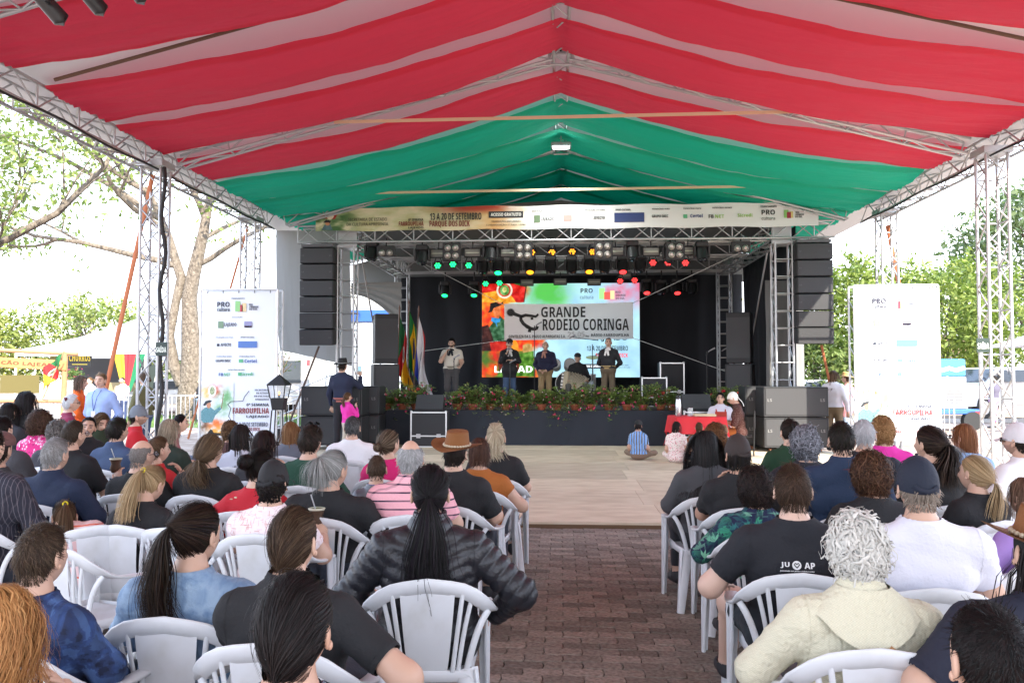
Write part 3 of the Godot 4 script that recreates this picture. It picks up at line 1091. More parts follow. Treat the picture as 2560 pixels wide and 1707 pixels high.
func wooden_floor() -> void:
	var f := Node3D.new(); f.name = "wooden_floor"; add_child(f); f.set_meta("kind", "structure")
	var rg := RandomNumberGenerator.new(); rg.seed = 3
	var mts := []
	for i in 4:
		var k: float = [1.12, 1.02, 1.2, 0.93][i]
		var t := noise_tex(60 + i, 0.006, 512, 0.0, [[0.0, 0.35, 0.5, 0.65, 1.0], [lin(0.47 * k, 0.38 * k, 0.27 * k), lin(0.52 * k, 0.43 * k, 0.315 * k), lin(0.545 * k, 0.455 * k, 0.335 * k), lin(0.57 * k, 0.48 * k, 0.36 * k), lin(0.61 * k, 0.525 * k, 0.4 * k)]], 6)
		mts.append(tex_mat(t, 0.62, Vector3(0.5, 1.2, 1.0), {"uv1_world_triplanar": true, "uv1_offset": Vector3(i * 0.37, 0, i * 0.21)}))
	for j in 8:
		for i in 5:
			var g := Geo.new()
			g.box(Vector3(0, 0, 0), Vector3(2.196, 0.03, 1.207), Basis.IDENTITY, 0.002)
			var o := part(g, "floor_panel", mts[rg.randi() % 4], f)
			o.position = Vector3(-4.52 + 2.2 * i + (0.0 if j % 2 else 0.12), 0.049 + rg.randf_range(-0.0012, 0.0012), -9.42 - 1.21 * j)
	slab(f, "floor_edge_beam", Vector3(-0.05, 0.009, -8.84), Vector3(11.0, 0.05, 0.06), M(0.16, 0.095, 0.05, 0.8))

func tent() -> void:
	var EX := 6.15
	var EY := 4.92
	var RY := 6.5
	# eaves, towers, rafters
	for sd in [-1, 1]:
		var w := "left" if sd < 0 else "right"
		truss("eave_truss", "long aluminium eave truss above the %s" % ("sponsor banner under the tree" if sd < 0 else "sunlit sponsor banner"), Vector3(sd * (EX + 0.2), EY, 6.0), Vector3(sd * (EX + 0.2), EY, -17.4), 0.3, 0.42, "tent eave trusses", 4)
		for k in 2:
			var z: float = [-12.2, -16.6][k]
			var t := truss("truss_tower", ["square aluminium lattice tower with the %s" % ("green exit sign and thick black cable" if sd < 0 else "small dark sign, clear of the banner"), "square aluminium lattice tower behind the %s sponsor banner" % ("bluish" if sd < 0 else "sunlit")][k], Vector3(sd * (EX + 0.05 + 0.2 * k), 0.0, z), Vector3(sd * (EX + 0.05 + 0.2 * k), EY - 0.16, z), 0.3, 0.31, "", 4)
			slab(t, "base_plate", Vector3(0, 0.006, 0), Vector3(0.6, 0.03, 0.6), alu)
			slab(t, "sleeve_block", Vector3(0, EY - 0.1, 0), Vector3(0.4, 0.1, 0.42), alu)
		var ri := 0
		for z in [-3.0, -7.35, -12.53, -17.62, -20.85]:
			ri += 1
			truss("rafter_truss", "rafter truss sloping down to the %s, %s from the open tent end" % ["tree-side eave" if sd < 0 else "sunlit eave", ["first", "second", "third", "fourth", "fifth"][ri - 1]], Vector3(sd * (EX - 0.15), EY + 0.06, z), Vector3(sd * 0.16, RY + 0.02, z), 0.22, 0.42, "rafters of the tent", 3)
		# pale roof sheets, lighter bays between the rafters
		var gs := Geo.new()
		gs.grid(24, 60, func(u, v): return Vector3(sd * (EX + 0.55) * u, RY + 0.19 - (RY - EY + 0.0) * 1.058 * u - 0.08 * sin(u * PI) * (0.5 + 0.5 * absf(sin(v * PI * 6.0))), 6.4 - 31.5 * v))  # unseen rear stretch behind the camera added to keep sun off the near rows
		var rm := M(0.58, 0.56, 0.55, 0.42, {"backlight_enabled": true, "backlight": lin(0.045, 0.043, 0.041), "cull_mode": BaseMaterial3D.CULL_DISABLED})
		var rs := part(gs, "tent_roof", rm, self)
		rs.set_meta("label", "pale tarpaulin tent roof slope on the side of the %s" % ("big tree" if sd < 0 else "sunlit banner")); rs.set_meta("category", "tent roof")
	for z in [-7.35, -12.53, -17.62, -20.85]:
		var t := thing("ridge_node", "bolted ridge node plates %s" % {-7.35: "out over the audience", -12.53: "between two red drapes", -17.62: "just behind the lit floodlight", -20.85: "deep above the stage lights"}[z], "ridge node", Vector3(0, RY + 0.0, z), 0, "ridge nodes")
		for sx in [-1, 1]: slab(t, "side_plate", Vector3(0.17 * sx, -0.02, 0.1), Vector3(0.05, 0.3, 0.02), alu, Basis(Vector3.BACK, 0.25 * sx))
		slab(t, "front_plate", Vector3(0, 0.06, 0.12), Vector3(0.36, 0.16, 0.02), alu, Basis.IDENTITY, 0.006)
		for sx in [-0.12, 0, 0.12]: slab(t, "bolt", Vector3(sx, 0.05, 0.135), Vector3(0.03, 0.05, 0.02), M(0.03, 0.03, 0.03))
		bar(t, "rung", Vector3(-0.16, -0.16, 0.08), Vector3(0.16, -0.16, 0.08), 0.02, alu)
	truss("ridge_truss", "aluminium ridge truss running along the tent top", Vector3(0, RY + 0.05, 3), Vector3(0, RY + 0.05, -21.2), 0.22, 0.42, "", 2)
	# hanging fabric widths over the rafters
	var wn := FastNoiseLite.new(); wn.seed = 8; wn.frequency = 1.0
	var fab := noise_tex(71, 0.03, 256, 3.0)
	var spec := [[-4.15, 0], [-5.75, 0], [-7.5, 0], [-9.37, 0], [-10.94, 0], [-12.77, 0], [-14.38, 1], [-16.02, 1], [-17.7, 1], [-19.3, 1], [-20.95, 1], [-22.6, 1]]
	for i in spec.size():
		var z0: float = spec[i][0]
		var green: bool = spec[i][1] == 1
		var c := Color(0.64, 0.045, 0.095) if not green else Color(0.004, 0.36, 0.25)
		var m := M(c.r, c.g, c.b, 0.75, {"backlight_enabled": true, "backlight": lin(0.95, 0.08, 0.16) if not green else lin(0.0, 0.8, 0.52), "cull_mode": BaseMaterial3D.CULL_DISABLED, "normal_enabled": true, "normal_texture": fab, "normal_scale": 0.8, "uv1_triplanar": true, "uv1_scale": Vector3(0.35, 0.9, 2.2)})
		var nth := ["first", "second", "third", "fourth", "fifth", "sixth", "seventh", "eighth", "ninth", "tenth", "eleventh"]
		var lab := ("bright red fabric width, %s counted from the green ones" % nth[5 - i]) if not green else ("green fabric width, %s counted from the red ones" % nth[i - 6])
		var t := thing("fabric_drape", lab, "drape", Vector3(0, 0, z0), 0, "fabric widths under the tent roof")
		var shape := func(u: float, v: float, lift: float) -> Vector3:
			var x := lerpf(-EX, EX, u)
			var q := absf(x) / EX
			var y := lerpf(RY - 0.06, EY + 0.13, q)
			var hang := sin(clampf(q, 0, 1) * PI)
			y -= 0.2 * hang + (0.07 + 0.03 * sin(i * 2.3)) * sin(v * PI) * (0.35 + 0.65 * hang)
			var tight := exp(-(1.0 - q) * 9.0) + 0.5 * exp(-q * 14.0)
			y += 0.022 * wn.get_noise_2d(x * 0.25 + i * 7.0, v * 16.0) * (0.5 + 2.2 * tight) + 0.05 * wn.get_noise_2d(x * 0.5 + i * 13.0, v * 1.3)
			var zz := lerpf(0.0, -1.36, v) + 0.06 * wn.get_noise_2d(x * 0.4 + i * 3.0, 5.0)
			zz = lerpf(-0.68, zz, (1.0 - 0.12 * exp(-q * 10.0)) * (lerpf(0.97 if green else 0.92, 1.0, pow(q, 4.0)) * (1.19 if green else 1.0)))
			return Vector3(x, y + lift, zz)
		var g := Geo.new()
		g.grid(110, 34, func(u, v): return shape.call(u, v, 0.0))
		part(g, "cloth", m, t)
		g = Geo.new()
		g.grid(110, 3, func(u, v): return shape.call(u, v * 0.11, 0.006))
		part(g, "folded_hem", m, t)
		if not green:
			g = Geo.new()
			g.grid(110, 2, func(u, v): return shape.call(u, 0.94 + v * 0.06, 0.006))
			part(g, "far_hem", m, t)
	for sd in [-1, 1]:
		var bt := thing("roof_batten", "thin brown batten under the pale roof on the %s" % ("tree side" if sd < 0 else "sunlit side"), "batten")
		bar(bt, "batten", Vector3(sd * 0.1, RY - 0.03, -9.1), Vector3(sd * (EX - 0.3), EY + 0.1, -9.1), 0.022, M(0.12, 0.07, 0.045, 0.8))
	# tension straps across, cables along the eaves
	var cream := M(0.6, 0.47, 0.3, 0.8)
	for k in 2:
		var z: float = [-12.25, -16.65][k]
		var y: float = [5.47, 5.37][k]
		var x: float = [3.45, 3.85][k]
		var t := thing("tension_strap", ["cream webbing strap crossing in front of the red and green cloth", "cream webbing strap just above the long sponsor banner"][k], "strap", Vector3(0, y, z))
		slab(t, "webbing", Vector3.ZERO, Vector3(x * 2, 0.05, 0.006), cream, Basis(Vector3.BACK, 0.004))
	for sd in [-1, 1]:
		var pts := PackedVector3Array()
		for i in 40:
			var z := 2.0 - 19.2 * i / 39.0
			pts.append(Vector3(sd * (EX + 0.02), EY - 0.14 - 0.05 * absf(sin(z * 1.3)), z))
		var g := Geo.new(); g.tube(pts, PackedFloat32Array([0.016]), 6)
		var c := part(g, "power_cable", M(0.012, 0.012, 0.014, 0.6), self)
		c.set_meta("label", "black power cable slung along the eave on the %s" % ("tree side" if sd < 0 else "sunlit banner side")); c.set_meta("category", "cable")
	var cp := PackedVector3Array()
	for i in 26: cp.append(Vector3(-EX + 0.16 + 0.03 * sin(i * 1.1), 4.75 - i * 0.185, -12.04 + 0.03 * sin(i * 0.7)))
	var cg := Geo.new(); cg.tube(cp, PackedFloat32Array([0.03]), 6)
	var cc := part(cg, "tower_cable", M(0.014, 0.014, 0.015, 0.6), self)
	cc.set_meta("label", "thick black cable tied down the tower with the exit sign"); cc.set_meta("category", "cable")
	# flood lamp under the ridge
	var fl := thing("flood_lamp", "lit white floodlight hanging under the green ridge", "lamp", Vector3(0.0, RY - 0.32, -16.45))
	slab(fl, "housing", Vector3(0, 0.03, 0), Vector3(0.4, 0.1, 0.3), M(0.25, 0.26, 0.27, 0.5), Basis.IDENTITY, 0.02)
	slab(fl, "lit_screen", Vector3(0, -0.03, 0.04), Vector3(0.32, 0.02, 0.24), M(0.9, 0.95, 0.97, 0.4, {"emission_enabled": true, "emission": Color(0.9, 1.0, 1.0), "emission_energy_multiplier": 6.0}), Basis(Vector3.RIGHT, 0.3))
	bar(fl, "hanger", Vector3(0, 0.05, 0), Vector3(0, 0.35, 0), 0.012, alu)
	var lp := SpotLight3D.new(); lp.light_energy = 3.0; lp.light_size = 0.12; lp.spot_angle = 70; lp.spot_range = 20; lp.shadow_enabled = true
	fl.add_child(lp); lp.position = Vector3(0, -0.08, 0.08); lp.rotation.x = -PI / 2 + 0.3; lp.name = "flood_light"
	# work lamps clipped to the eave, near the left
	for k in 3:
		var t := thing("work_lamp", ["black can lamp hanging under the eave, the largest of three", "black can lamp hanging under the eave, between two others", "small black lamp tip beside two can lamps"][k], "lamp", [Vector3(-3.62, 4.2, -5.6), Vector3(-3.5, 4.4, -5.9), Vector3(-3.34, 4.62, -6.2)][k], 0.5)
		var g := Geo.new()
		g.tube(PackedVector3Array([Vector3(-0.1, 0.11, 0), Vector3(-0.09, 0.1, 0), Vector3(0.05, -0.05, 0), Vector3(0.065, -0.07, 0), Vector3(0.05, -0.05, 0)]), PackedFloat32Array([0.035, 0.055, 0.06, 0.068, 0.055]), 18)
		part(g, "can", M(0.012, 0.012, 0.013, 0.45), t)
		bar(t, "clamp_arm", Vector3(-0.03, 0.02, 0.1), Vector3(-0.06, 0.7, 0.02), 0.018, M(0.012, 0.012, 0.013, 0.45))
	# signs on the near towers
	for sd in [-1, 1]:
		var s := thing("exit_sign", "dark green sign with pale lettering tied to the lattice tower" if sd < 0 else "small dark sign tied to the lattice tower on the sunlit side", "sign", Vector3(sd * 6.08 + (0.12 if sd < 0 else -0.16), 2.0 + (0.0 if sd < 0 else 0.03), -11.99), 0.12 * sd)
		slab(s, "board", Vector3.ZERO, Vector3(0.19, 0.2, 0.006), M(0.012, 0.03, 0.024, 0.5))
		letter(s, "SAÍDA", 0, 0, 0.1, 0.165, M(0.75, 0.8, 0.7, 0.5))
	for sd in [-1, 1]:
		var g := Geo.new()
		var st: PackedVector3Array = PackedVector3Array([Vector3(-6.3, 4.7, -12.3), Vector3(-7.55, 0.25, -12.9)]) if sd < 0 else PackedVector3Array([Vector3(6.5, 4.6, -16.8), Vector3(6.95, 2.9, -17.2)])
		g.sweep([st[0], st[1]], [Vector3(1, 0, 0.2)], [0.042], [0.003])
		var o := part(g, "guy_strap", M(0.42, 0.13, 0.05, 0.8), self)
		o.set_meta("label", "rust-orange guy strap slanting down from the tower with the exit sign" if sd < 0 else "orange guy strap slanting behind the sunlit sponsor banner"); o.set_meta("category", "strap")
	for q in [[Vector3(-6.5, 4.7, -16.7), Vector3(-8.3, 0.2, -18.0), "rust-orange guy strap slanting down beside the tree trunk"], [Vector3(-5.3, 2.25, -17.8), Vector3(-6.0, 0.1, -17.4), "dark strap slanting down from the hanging speakers by the lantern"], [Vector3(5.45, 2.25, -17.7), Vector3(5.9, 0.6, -18.1), "orange strap slanting down from the hanging speakers by the bystanders"]]:
		var g := Geo.new()
		g.sweep([q[0], q[1]], [Vector3(1, 0, 0.2)], [0.026], [0.003])
		var o := part(g, "guy_strap", M(0.36, 0.12, 0.05, 0.8) if q[2].find("dark") < 0 else M(0.1, 0.06, 0.045, 0.8), self)
		o.set_meta("label", q[2]); o.set_meta("category", "strap")
# ---------- moulded plastic armchair ----------
var chair0: Node3D
func make_chair() -> void:
	var pm := M(0.82, 0.835, 0.865, 0.34, {"albedo_texture": noise_tex(92, 0.008, 256, 0.0, [[0.0, 0.28, 0.45, 1.0], [lin(0.7, 0.69, 0.665), lin(0.78, 0.775, 0.77), lin(0.81, 0.81, 0.81), lin(0.83, 0.83, 0.83)]], 5), "normal_enabled": true, "normal_texture": noise_tex(91, 0.02, 256, 1.2), "normal_scale": 0.12, "uv1_triplanar": true, "uv1_scale": Vector3(1.7, 1.7, 1.7)})
	chair0 = thing("plastic_chair", "white plastic armchair", "chair", Vector3(0, -50, 0), 0, "white plastic armchairs")
	var g := Geo.new()
	g.grid(14, 14, func(u, v):
		var x = (u - 0.5) * 2.0
		var z = (v - 0.5) * 2.0          # -1 front, 1 back
		var hw := lerpf(0.225, 0.19, v)
		var y = 0.415 - 0.018 * (1.0 - x * x) * (1.0 - 0.3 * z * z)
		if z < -0.7: y -= 0.05 * pow((-z - 0.7) / 0.3, 2.0)
		y -= 0.03 * pow(absf(x), 10.0)
		return Vector3(x * hw, y, z * 0.215 - 0.02))
	part(g, "seat", pm, chair0)
	# rim: back rail that sweeps forward into the arms
	var c := Curve3D.new()
	for q in [[0.262, 0.615, -0.2], [0.28, 0.63, -0.02], [0.272, 0.655, 0.12], [0.235, 0.71, 0.205], [0.15, 0.77, 0.245], [0.0, 0.795, 0.258]]: c.add_point(Vector3(q[0], q[1], q[2]))
	for i in range(1, 5):
		var t: Vector3 = (c.get_point_position(i + 1) - c.get_point_position(i - 1)) * 0.17
		c.set_point_in(i, -t); c.set_point_out(i, t)
	c.set_point_in(5, Vector3(0.05, 0, 0))
	var pts := []
	var ws := []
	var wid := []
	var thk := []
	var cp := c.get_baked_points()
	var n := 15
	for i in n:
		var p := c.sample_baked(c.get_baked_length() * i / (n - 1.0), true)
		pts.append(p)
		var b := clampf((p.y - 0.635) / 0.12, 0, 1)
		ws.append(Vector3(1, 0.0, 0).lerp(Vector3(p.x * 0.8, 1.0, 0.25), b).normalized())
		wid.append(lerpf(0.03, 0.034, b)); thk.append(lerpf(0.0085, 0.007, b))
	for i in range(n - 2, -1, -1):
		pts.append(pts[i] * Vector3(-1, 1, 1)); ws.append(-ws[i] if ws[i].y < 0.3 else ws[i] * Vector3(-1, 1, 1)); wid.append(wid[i]); thk.append(thk[i])
	# keep the width axis turning one way
	for i in range(1, ws.size()):
		if ws[i].dot(ws[i - 1]) < 0.0: ws[i] = -ws[i]
	g = Geo.new(); g.sweep(pts, ws, wid, thk)
	part(g, "back_rail_and_arms", pm, chair0)
	g = Geo.new()
	g.grid(8, 10, func(u, v):
		var x = (u - 0.5) * 2.0 * lerpf(0.082, 0.118, pow(v, 0.8))
		return Vector3(x, lerpf(0.405, 0.775, v), lerpf(0.185, 0.252, v) + 0.012 * sin(v * PI) - 0.25 * x * x + 0.004))
	part(g, "back_panel", pm, chair0)
	for sd in [-1.0, 1.0]:
		for k in 3:
			var a: Array = [[Vector3(0.15, 0.755, 0.243), Vector3(0.128, 0.6, 0.232), Vector3(0.106, 0.41, 0.19)], [Vector3(0.19, 0.735, 0.224), Vector3(0.155, 0.6, 0.215), Vector3(0.13, 0.41, 0.184)], [Vector3(0.262, 0.665, 0.16), Vector3(0.212, 0.6, 0.19), Vector3(0.168, 0.41, 0.172)]][k]
			var m := Vector3(sd, 1, 1)
			var cc := []
			for i in 9:
				var t := i / 8.0
				var q: Vector3 = a[0].bezier_interpolate(a[0].lerp(a[1], 0.85), a[2].lerp(a[1], 0.7), a[2], t)
				cc.append(q * m)
			g = Geo.new(); g.sweep(cc, [Vector3(1, 0, -0.2 * sd)], [0.01 if k < 2 else 0.015], [0.005 if k < 2 else 0.008])
			part(g, "back_slat" if k < 2 else "side_post", pm, chair0)
		g = Geo.new()
		g.sweep([Vector3(0.262 * sd, 0.612, -0.185), Vector3(0.262 * sd, 0.42, -0.2), Vector3(0.272 * sd, 0.0, -0.245)], [Vector3(0, 0, 1)], [0.045, 0.04, 0.024], [0.008, 0.01, 0.012])
		g.sweep([Vector3(0.258 * sd, 0.6, -0.225), Vector3(0.255 * sd, 0.42, -0.235), Vector3(0.262 * sd, 0.0, -0.265)], [Vector3(1, 0, 0)], [0.028, 0.028, 0.02], [0.006])
		part(g, "front_leg", pm, chair0)
		g = Geo.new()
		g.sweep([Vector3(0.168 * sd, 0.42, 0.172), Vector3(0.2 * sd, 0.25, 0.23), Vector3(0.24 * sd, 0.0, 0.305)], [Vector3(1, 0, 0)], [0.05, 0.036, 0.024], [0.008])
		g.sweep([Vector3(0.205 * sd, 0.405, 0.15), Vector3(0.225 * sd, 0.25, 0.205), Vector3(0.256 * sd, 0.0, 0.285)], [Vector3(0, 0.3, 1)], [0.05, 0.034, 0.022], [0.008])
		part(g, "rear_leg", pm, chair0)
		g = Geo.new()
		g.sweep([Vector3(0.22 * sd, 0.4, -0.22), Vector3(0.2 * sd, 0.395, 0.0), Vector3(0.185 * sd, 0.4, 0.18)], [Vector3(0, 1, 0)], [0.03, 0.024, 0.03], [0.006])
		part(g, "side_apron", pm, chair0)
	g = Geo.new(); g.sweep([Vector3(-0.22, 0.375, -0.225), Vector3(0, 0.378, -0.235), Vector3(0.22, 0.375, -0.225)], [Vector3(0, 1, 0)], [0.026], [0.006])
	part(g, "front_apron", pm, chair0)
	chair0.scale = Vector3.ONE * 0.95
	g = Geo.new(); g.sweep([Vector3(-0.18, 0.39, 0.185), Vector3(0, 0.395, 0.19), Vector3(0.18, 0.39, 0.185)], [Vector3(0, 1, 0)], [0.026], [0.006])
	part(g, "rear_apron", pm, chair0)
var chair_used := false
func put_chair(x: float, z: float, turn: float, label: String) -> void:
	var at := Vector3(x, 0.0, z)
	if not chair_used:
		chair_used = true
		chair0.position = at; chair0.rotation.y = turn; chair0.set_meta("label", label)
	else: copy(chair0, at, turn, label, "white plastic armchairs")
# ---------- stage ----------
const SF := 0.84     # stage floor
func black_cloth() -> StandardMaterial3D:
	return M(0.012, 0.0135, 0.018, 0.85)
func folds_sheet(w: float, h: float, k: float, amp: float, nu := 80, seed_ := 1, flare := 0.0) -> Geo:
	var f := FastNoiseLite.new(); f.seed = seed_; f.frequency = 1.0
	var g := Geo.new()
	g.grid(nu, 14, func(u, v):
		var x: float = (u - 0.5) * w
		var fold := sin(x * k + 2.0 * f.get_noise_2d(x * 0.7, v * 0.6)) + 0.5 * f.get_noise_2d(x * 2.5, v * 1.1 + 9.0)
		return Vector3(x, h * (1.0 - v), amp * fold * (0.4 + 0.6 * v) + flare * v))
	return g
func stage() -> void:
	var st := thing("stage", "raised stage with a black cloth skirt along its front", "stage", Vector3(0, 0, -18.4))
	slab(st, "deck", Vector3(0, SF - 0.05, -3.6), Vector3(9.3, 0.1, 7.2), M(0.03, 0.03, 0.032, 0.7))
	var o := part(folds_sheet(9.3, SF - 0.075, 5.0, 0.018, 150, 3), "skirt", M(0.016, 0.021, 0.032, 0.8), st)
	o.position = Vector3(0, 0.066, 0.03)
	for sd in [-1, 1]: slab(st, "side_panel", Vector3(sd * 4.62, SF / 2, -3.6), Vector3(0.04, SF - 0.12, 7.1), black_cloth())
	# lattice towers and trusses
	for sd in [-1, 1]:
		for k in 2:
			var z: float = [-18.0, -24.3][k]
			var t := truss("stage_tower", [["stage corner tower beside the person in the black hat", "rear stage tower by the grey tarpaulin"], ["stage corner tower rising behind the pale subwoofers", "rear stage tower beside the black curtain end"]][0 if sd < 0 else 1][k], Vector3(sd * 4.73, 0.05, z), Vector3(sd * 4.73, 4.45 if k == 0 else 4.9, z), 0.36, 0.34, "", 4, true)
			slab(t, "corner_block", Vector3(0, 4.6 if k == 0 else 5.0, 0), Vector3(0.42, 0.42, 0.03), alu, Basis.IDENTITY, 0.006)
			for e in [Vector3(0, 0.2, -0.2), Vector3(0, -0.2, -0.2)]: slab(t, "corner_plate", Vector3(0, 4.6 if k == 0 else 5.0, 0) + e, Vector3(0.42, 0.03, 0.4), alu)
			slab(t, "foot_plate", Vector3(0, 0.0, 0), Vector3(0.6, 0.03, 0.6), alu)
	truss("front_truss", "front aluminium truss under the long sponsor banner", Vector3(-5.8, 4.72, -18.0), Vector3(5.8, 4.72, -18.0), 0.36, 0.42, "")
	truss("lighting_truss", "lighting truss carrying the amber lamps over the stage", Vector3(-4.55, 4.72, -20.6), Vector3(4.55, 4.72, -20.6), 0.3, 0.42, "", 3)
	truss("lighting_truss", "rear lighting truss above the video screen", Vector3(-4.55, 4.72, -23.4), Vector3(4.55, 4.72, -23.4), 0.34, 0.42, "", 3)
	for sd in [-1, 1]:
		truss("side_truss", "side truss of the stage roof running back on the %s" % ("tarpaulin side" if sd < 0 else "curtain side"), Vector3(sd * 4.73, 4.72, -18.25), Vector3(sd * 4.73, 4.72, -24.1), 0.36, 0.42, "")
		bar(thing("brace_pipe", "diagonal brace pipe at the stage corner by the %s" % ("flags" if sd < 0 else "side-fill speakers"), "pipe"), "pipe", Vector3(sd * 4.5, 4.3, -18.3), Vector3(sd * 4.85, 1.2, -22.5), 0.02, alu)
	var roof := Geo.new()
	roof.grid(30, 20, func(u, v): return Vector3(-5.0 + 10.0 * u, 5.02 + 0.5 * (1.0 - absf(u - 0.5) * 2.0) + 0.03 * sin(u * 20.0), -18.3 - 6.8 * v))
	o = part(roof, "stage_roof", M(0.12, 0.13, 0.13, 0.7, {"cull_mode": BaseMaterial3D.CULL_DISABLED}), self)
	o.set_meta("label", "grey sheet roof over the stage lights"); o.set_meta("category", "stage roof")
	# black curtains and grey tarpaulins
	for q in [[Vector3(0.25, 0.7, -24.75), 10.2, 3.9, 0.0, "black backdrop curtain behind the video screen", 0], [Vector3(5.28, 0.7, -21.6), 5.6, 4.3, PI / 2, "black side curtain behind the side-fill speakers", 0], [Vector3(-5.8, 2.05, -18.9), 1.75, 2.95, 0.0, "grey tarpaulin hanging behind the line array by the lantern", 1], [Vector3(5.15, 0.85, -19.4), 0.95, 2.95, 0.25, "grey tarpaulin hanging beside the side-fill speakers", 1]]:
		var t := thing("curtain", q[4], "curtain", q[0], q[3])
		var cg := folds_sheet(q[1], q[2], 7.0 if q[5] == 0 else 6.0, 0.05, 120, 7)
		if q[5] == 1 and q[0].x < 0:
			for i in cg.v.size():
				var p := cg.v[i]
				var v = 1.0 - p.y / q[2]
				p.y -= (p.x + 0.2) * 0.22 * v
				p.x += 0.12 * v * v
				cg.v[i] = p
			cg.smooth()
		part(cg, "cloth", black_cloth() if q[5] == 0 else M(0.2, 0.2, 0.195, 0.8, {"backlight_enabled": true, "backlight": lin(0.25, 0.25, 0.25), "cull_mode": BaseMaterial3D.CULL_DISABLED}), t)
	var gt := thing("gathered_tarpaulin", "grey tarpaulin gathered up beside the backdrop curtain", "tarpaulin", Vector3(-5.35, 3.55, -23.6))
	var gg := Geo.new()
	gg.grid(26, 14, func(u, v):
		return Vector3(-0.75 + 1.5 * u, 0.75 - v * (0.35 + 1.0 * u * u) , 0.05 * sin(v * 26.0 + u * 3.0) + 0.1 * u))
	part(gg, "cloth", M(0.2, 0.195, 0.18, 0.85), gt)
	var ge := Geo.new()
	ge.grid(24, 6, func(u, v): return Vector3(-6.4 + 12.8 * u, lerpf(4.4, 5.0 + 1.7 * (1.0 - absf(u - 0.5) * 2.0), v), -24.95 + 0.03 * sin(u * 30.0)))
	o = part(ge, "gable_sheet", M(0.16, 0.17, 0.17, 0.8, {"cull_mode": BaseMaterial3D.CULL_DISABLED}), self)
	o.set_meta("label", "grey gable sheet closing the tent behind the stage lights"); o.set_meta("category", "gable sheet")
	led_screen()
	rodeo_banner()
	long_banner()
	lights()
	speakers()
	plants()
	props()

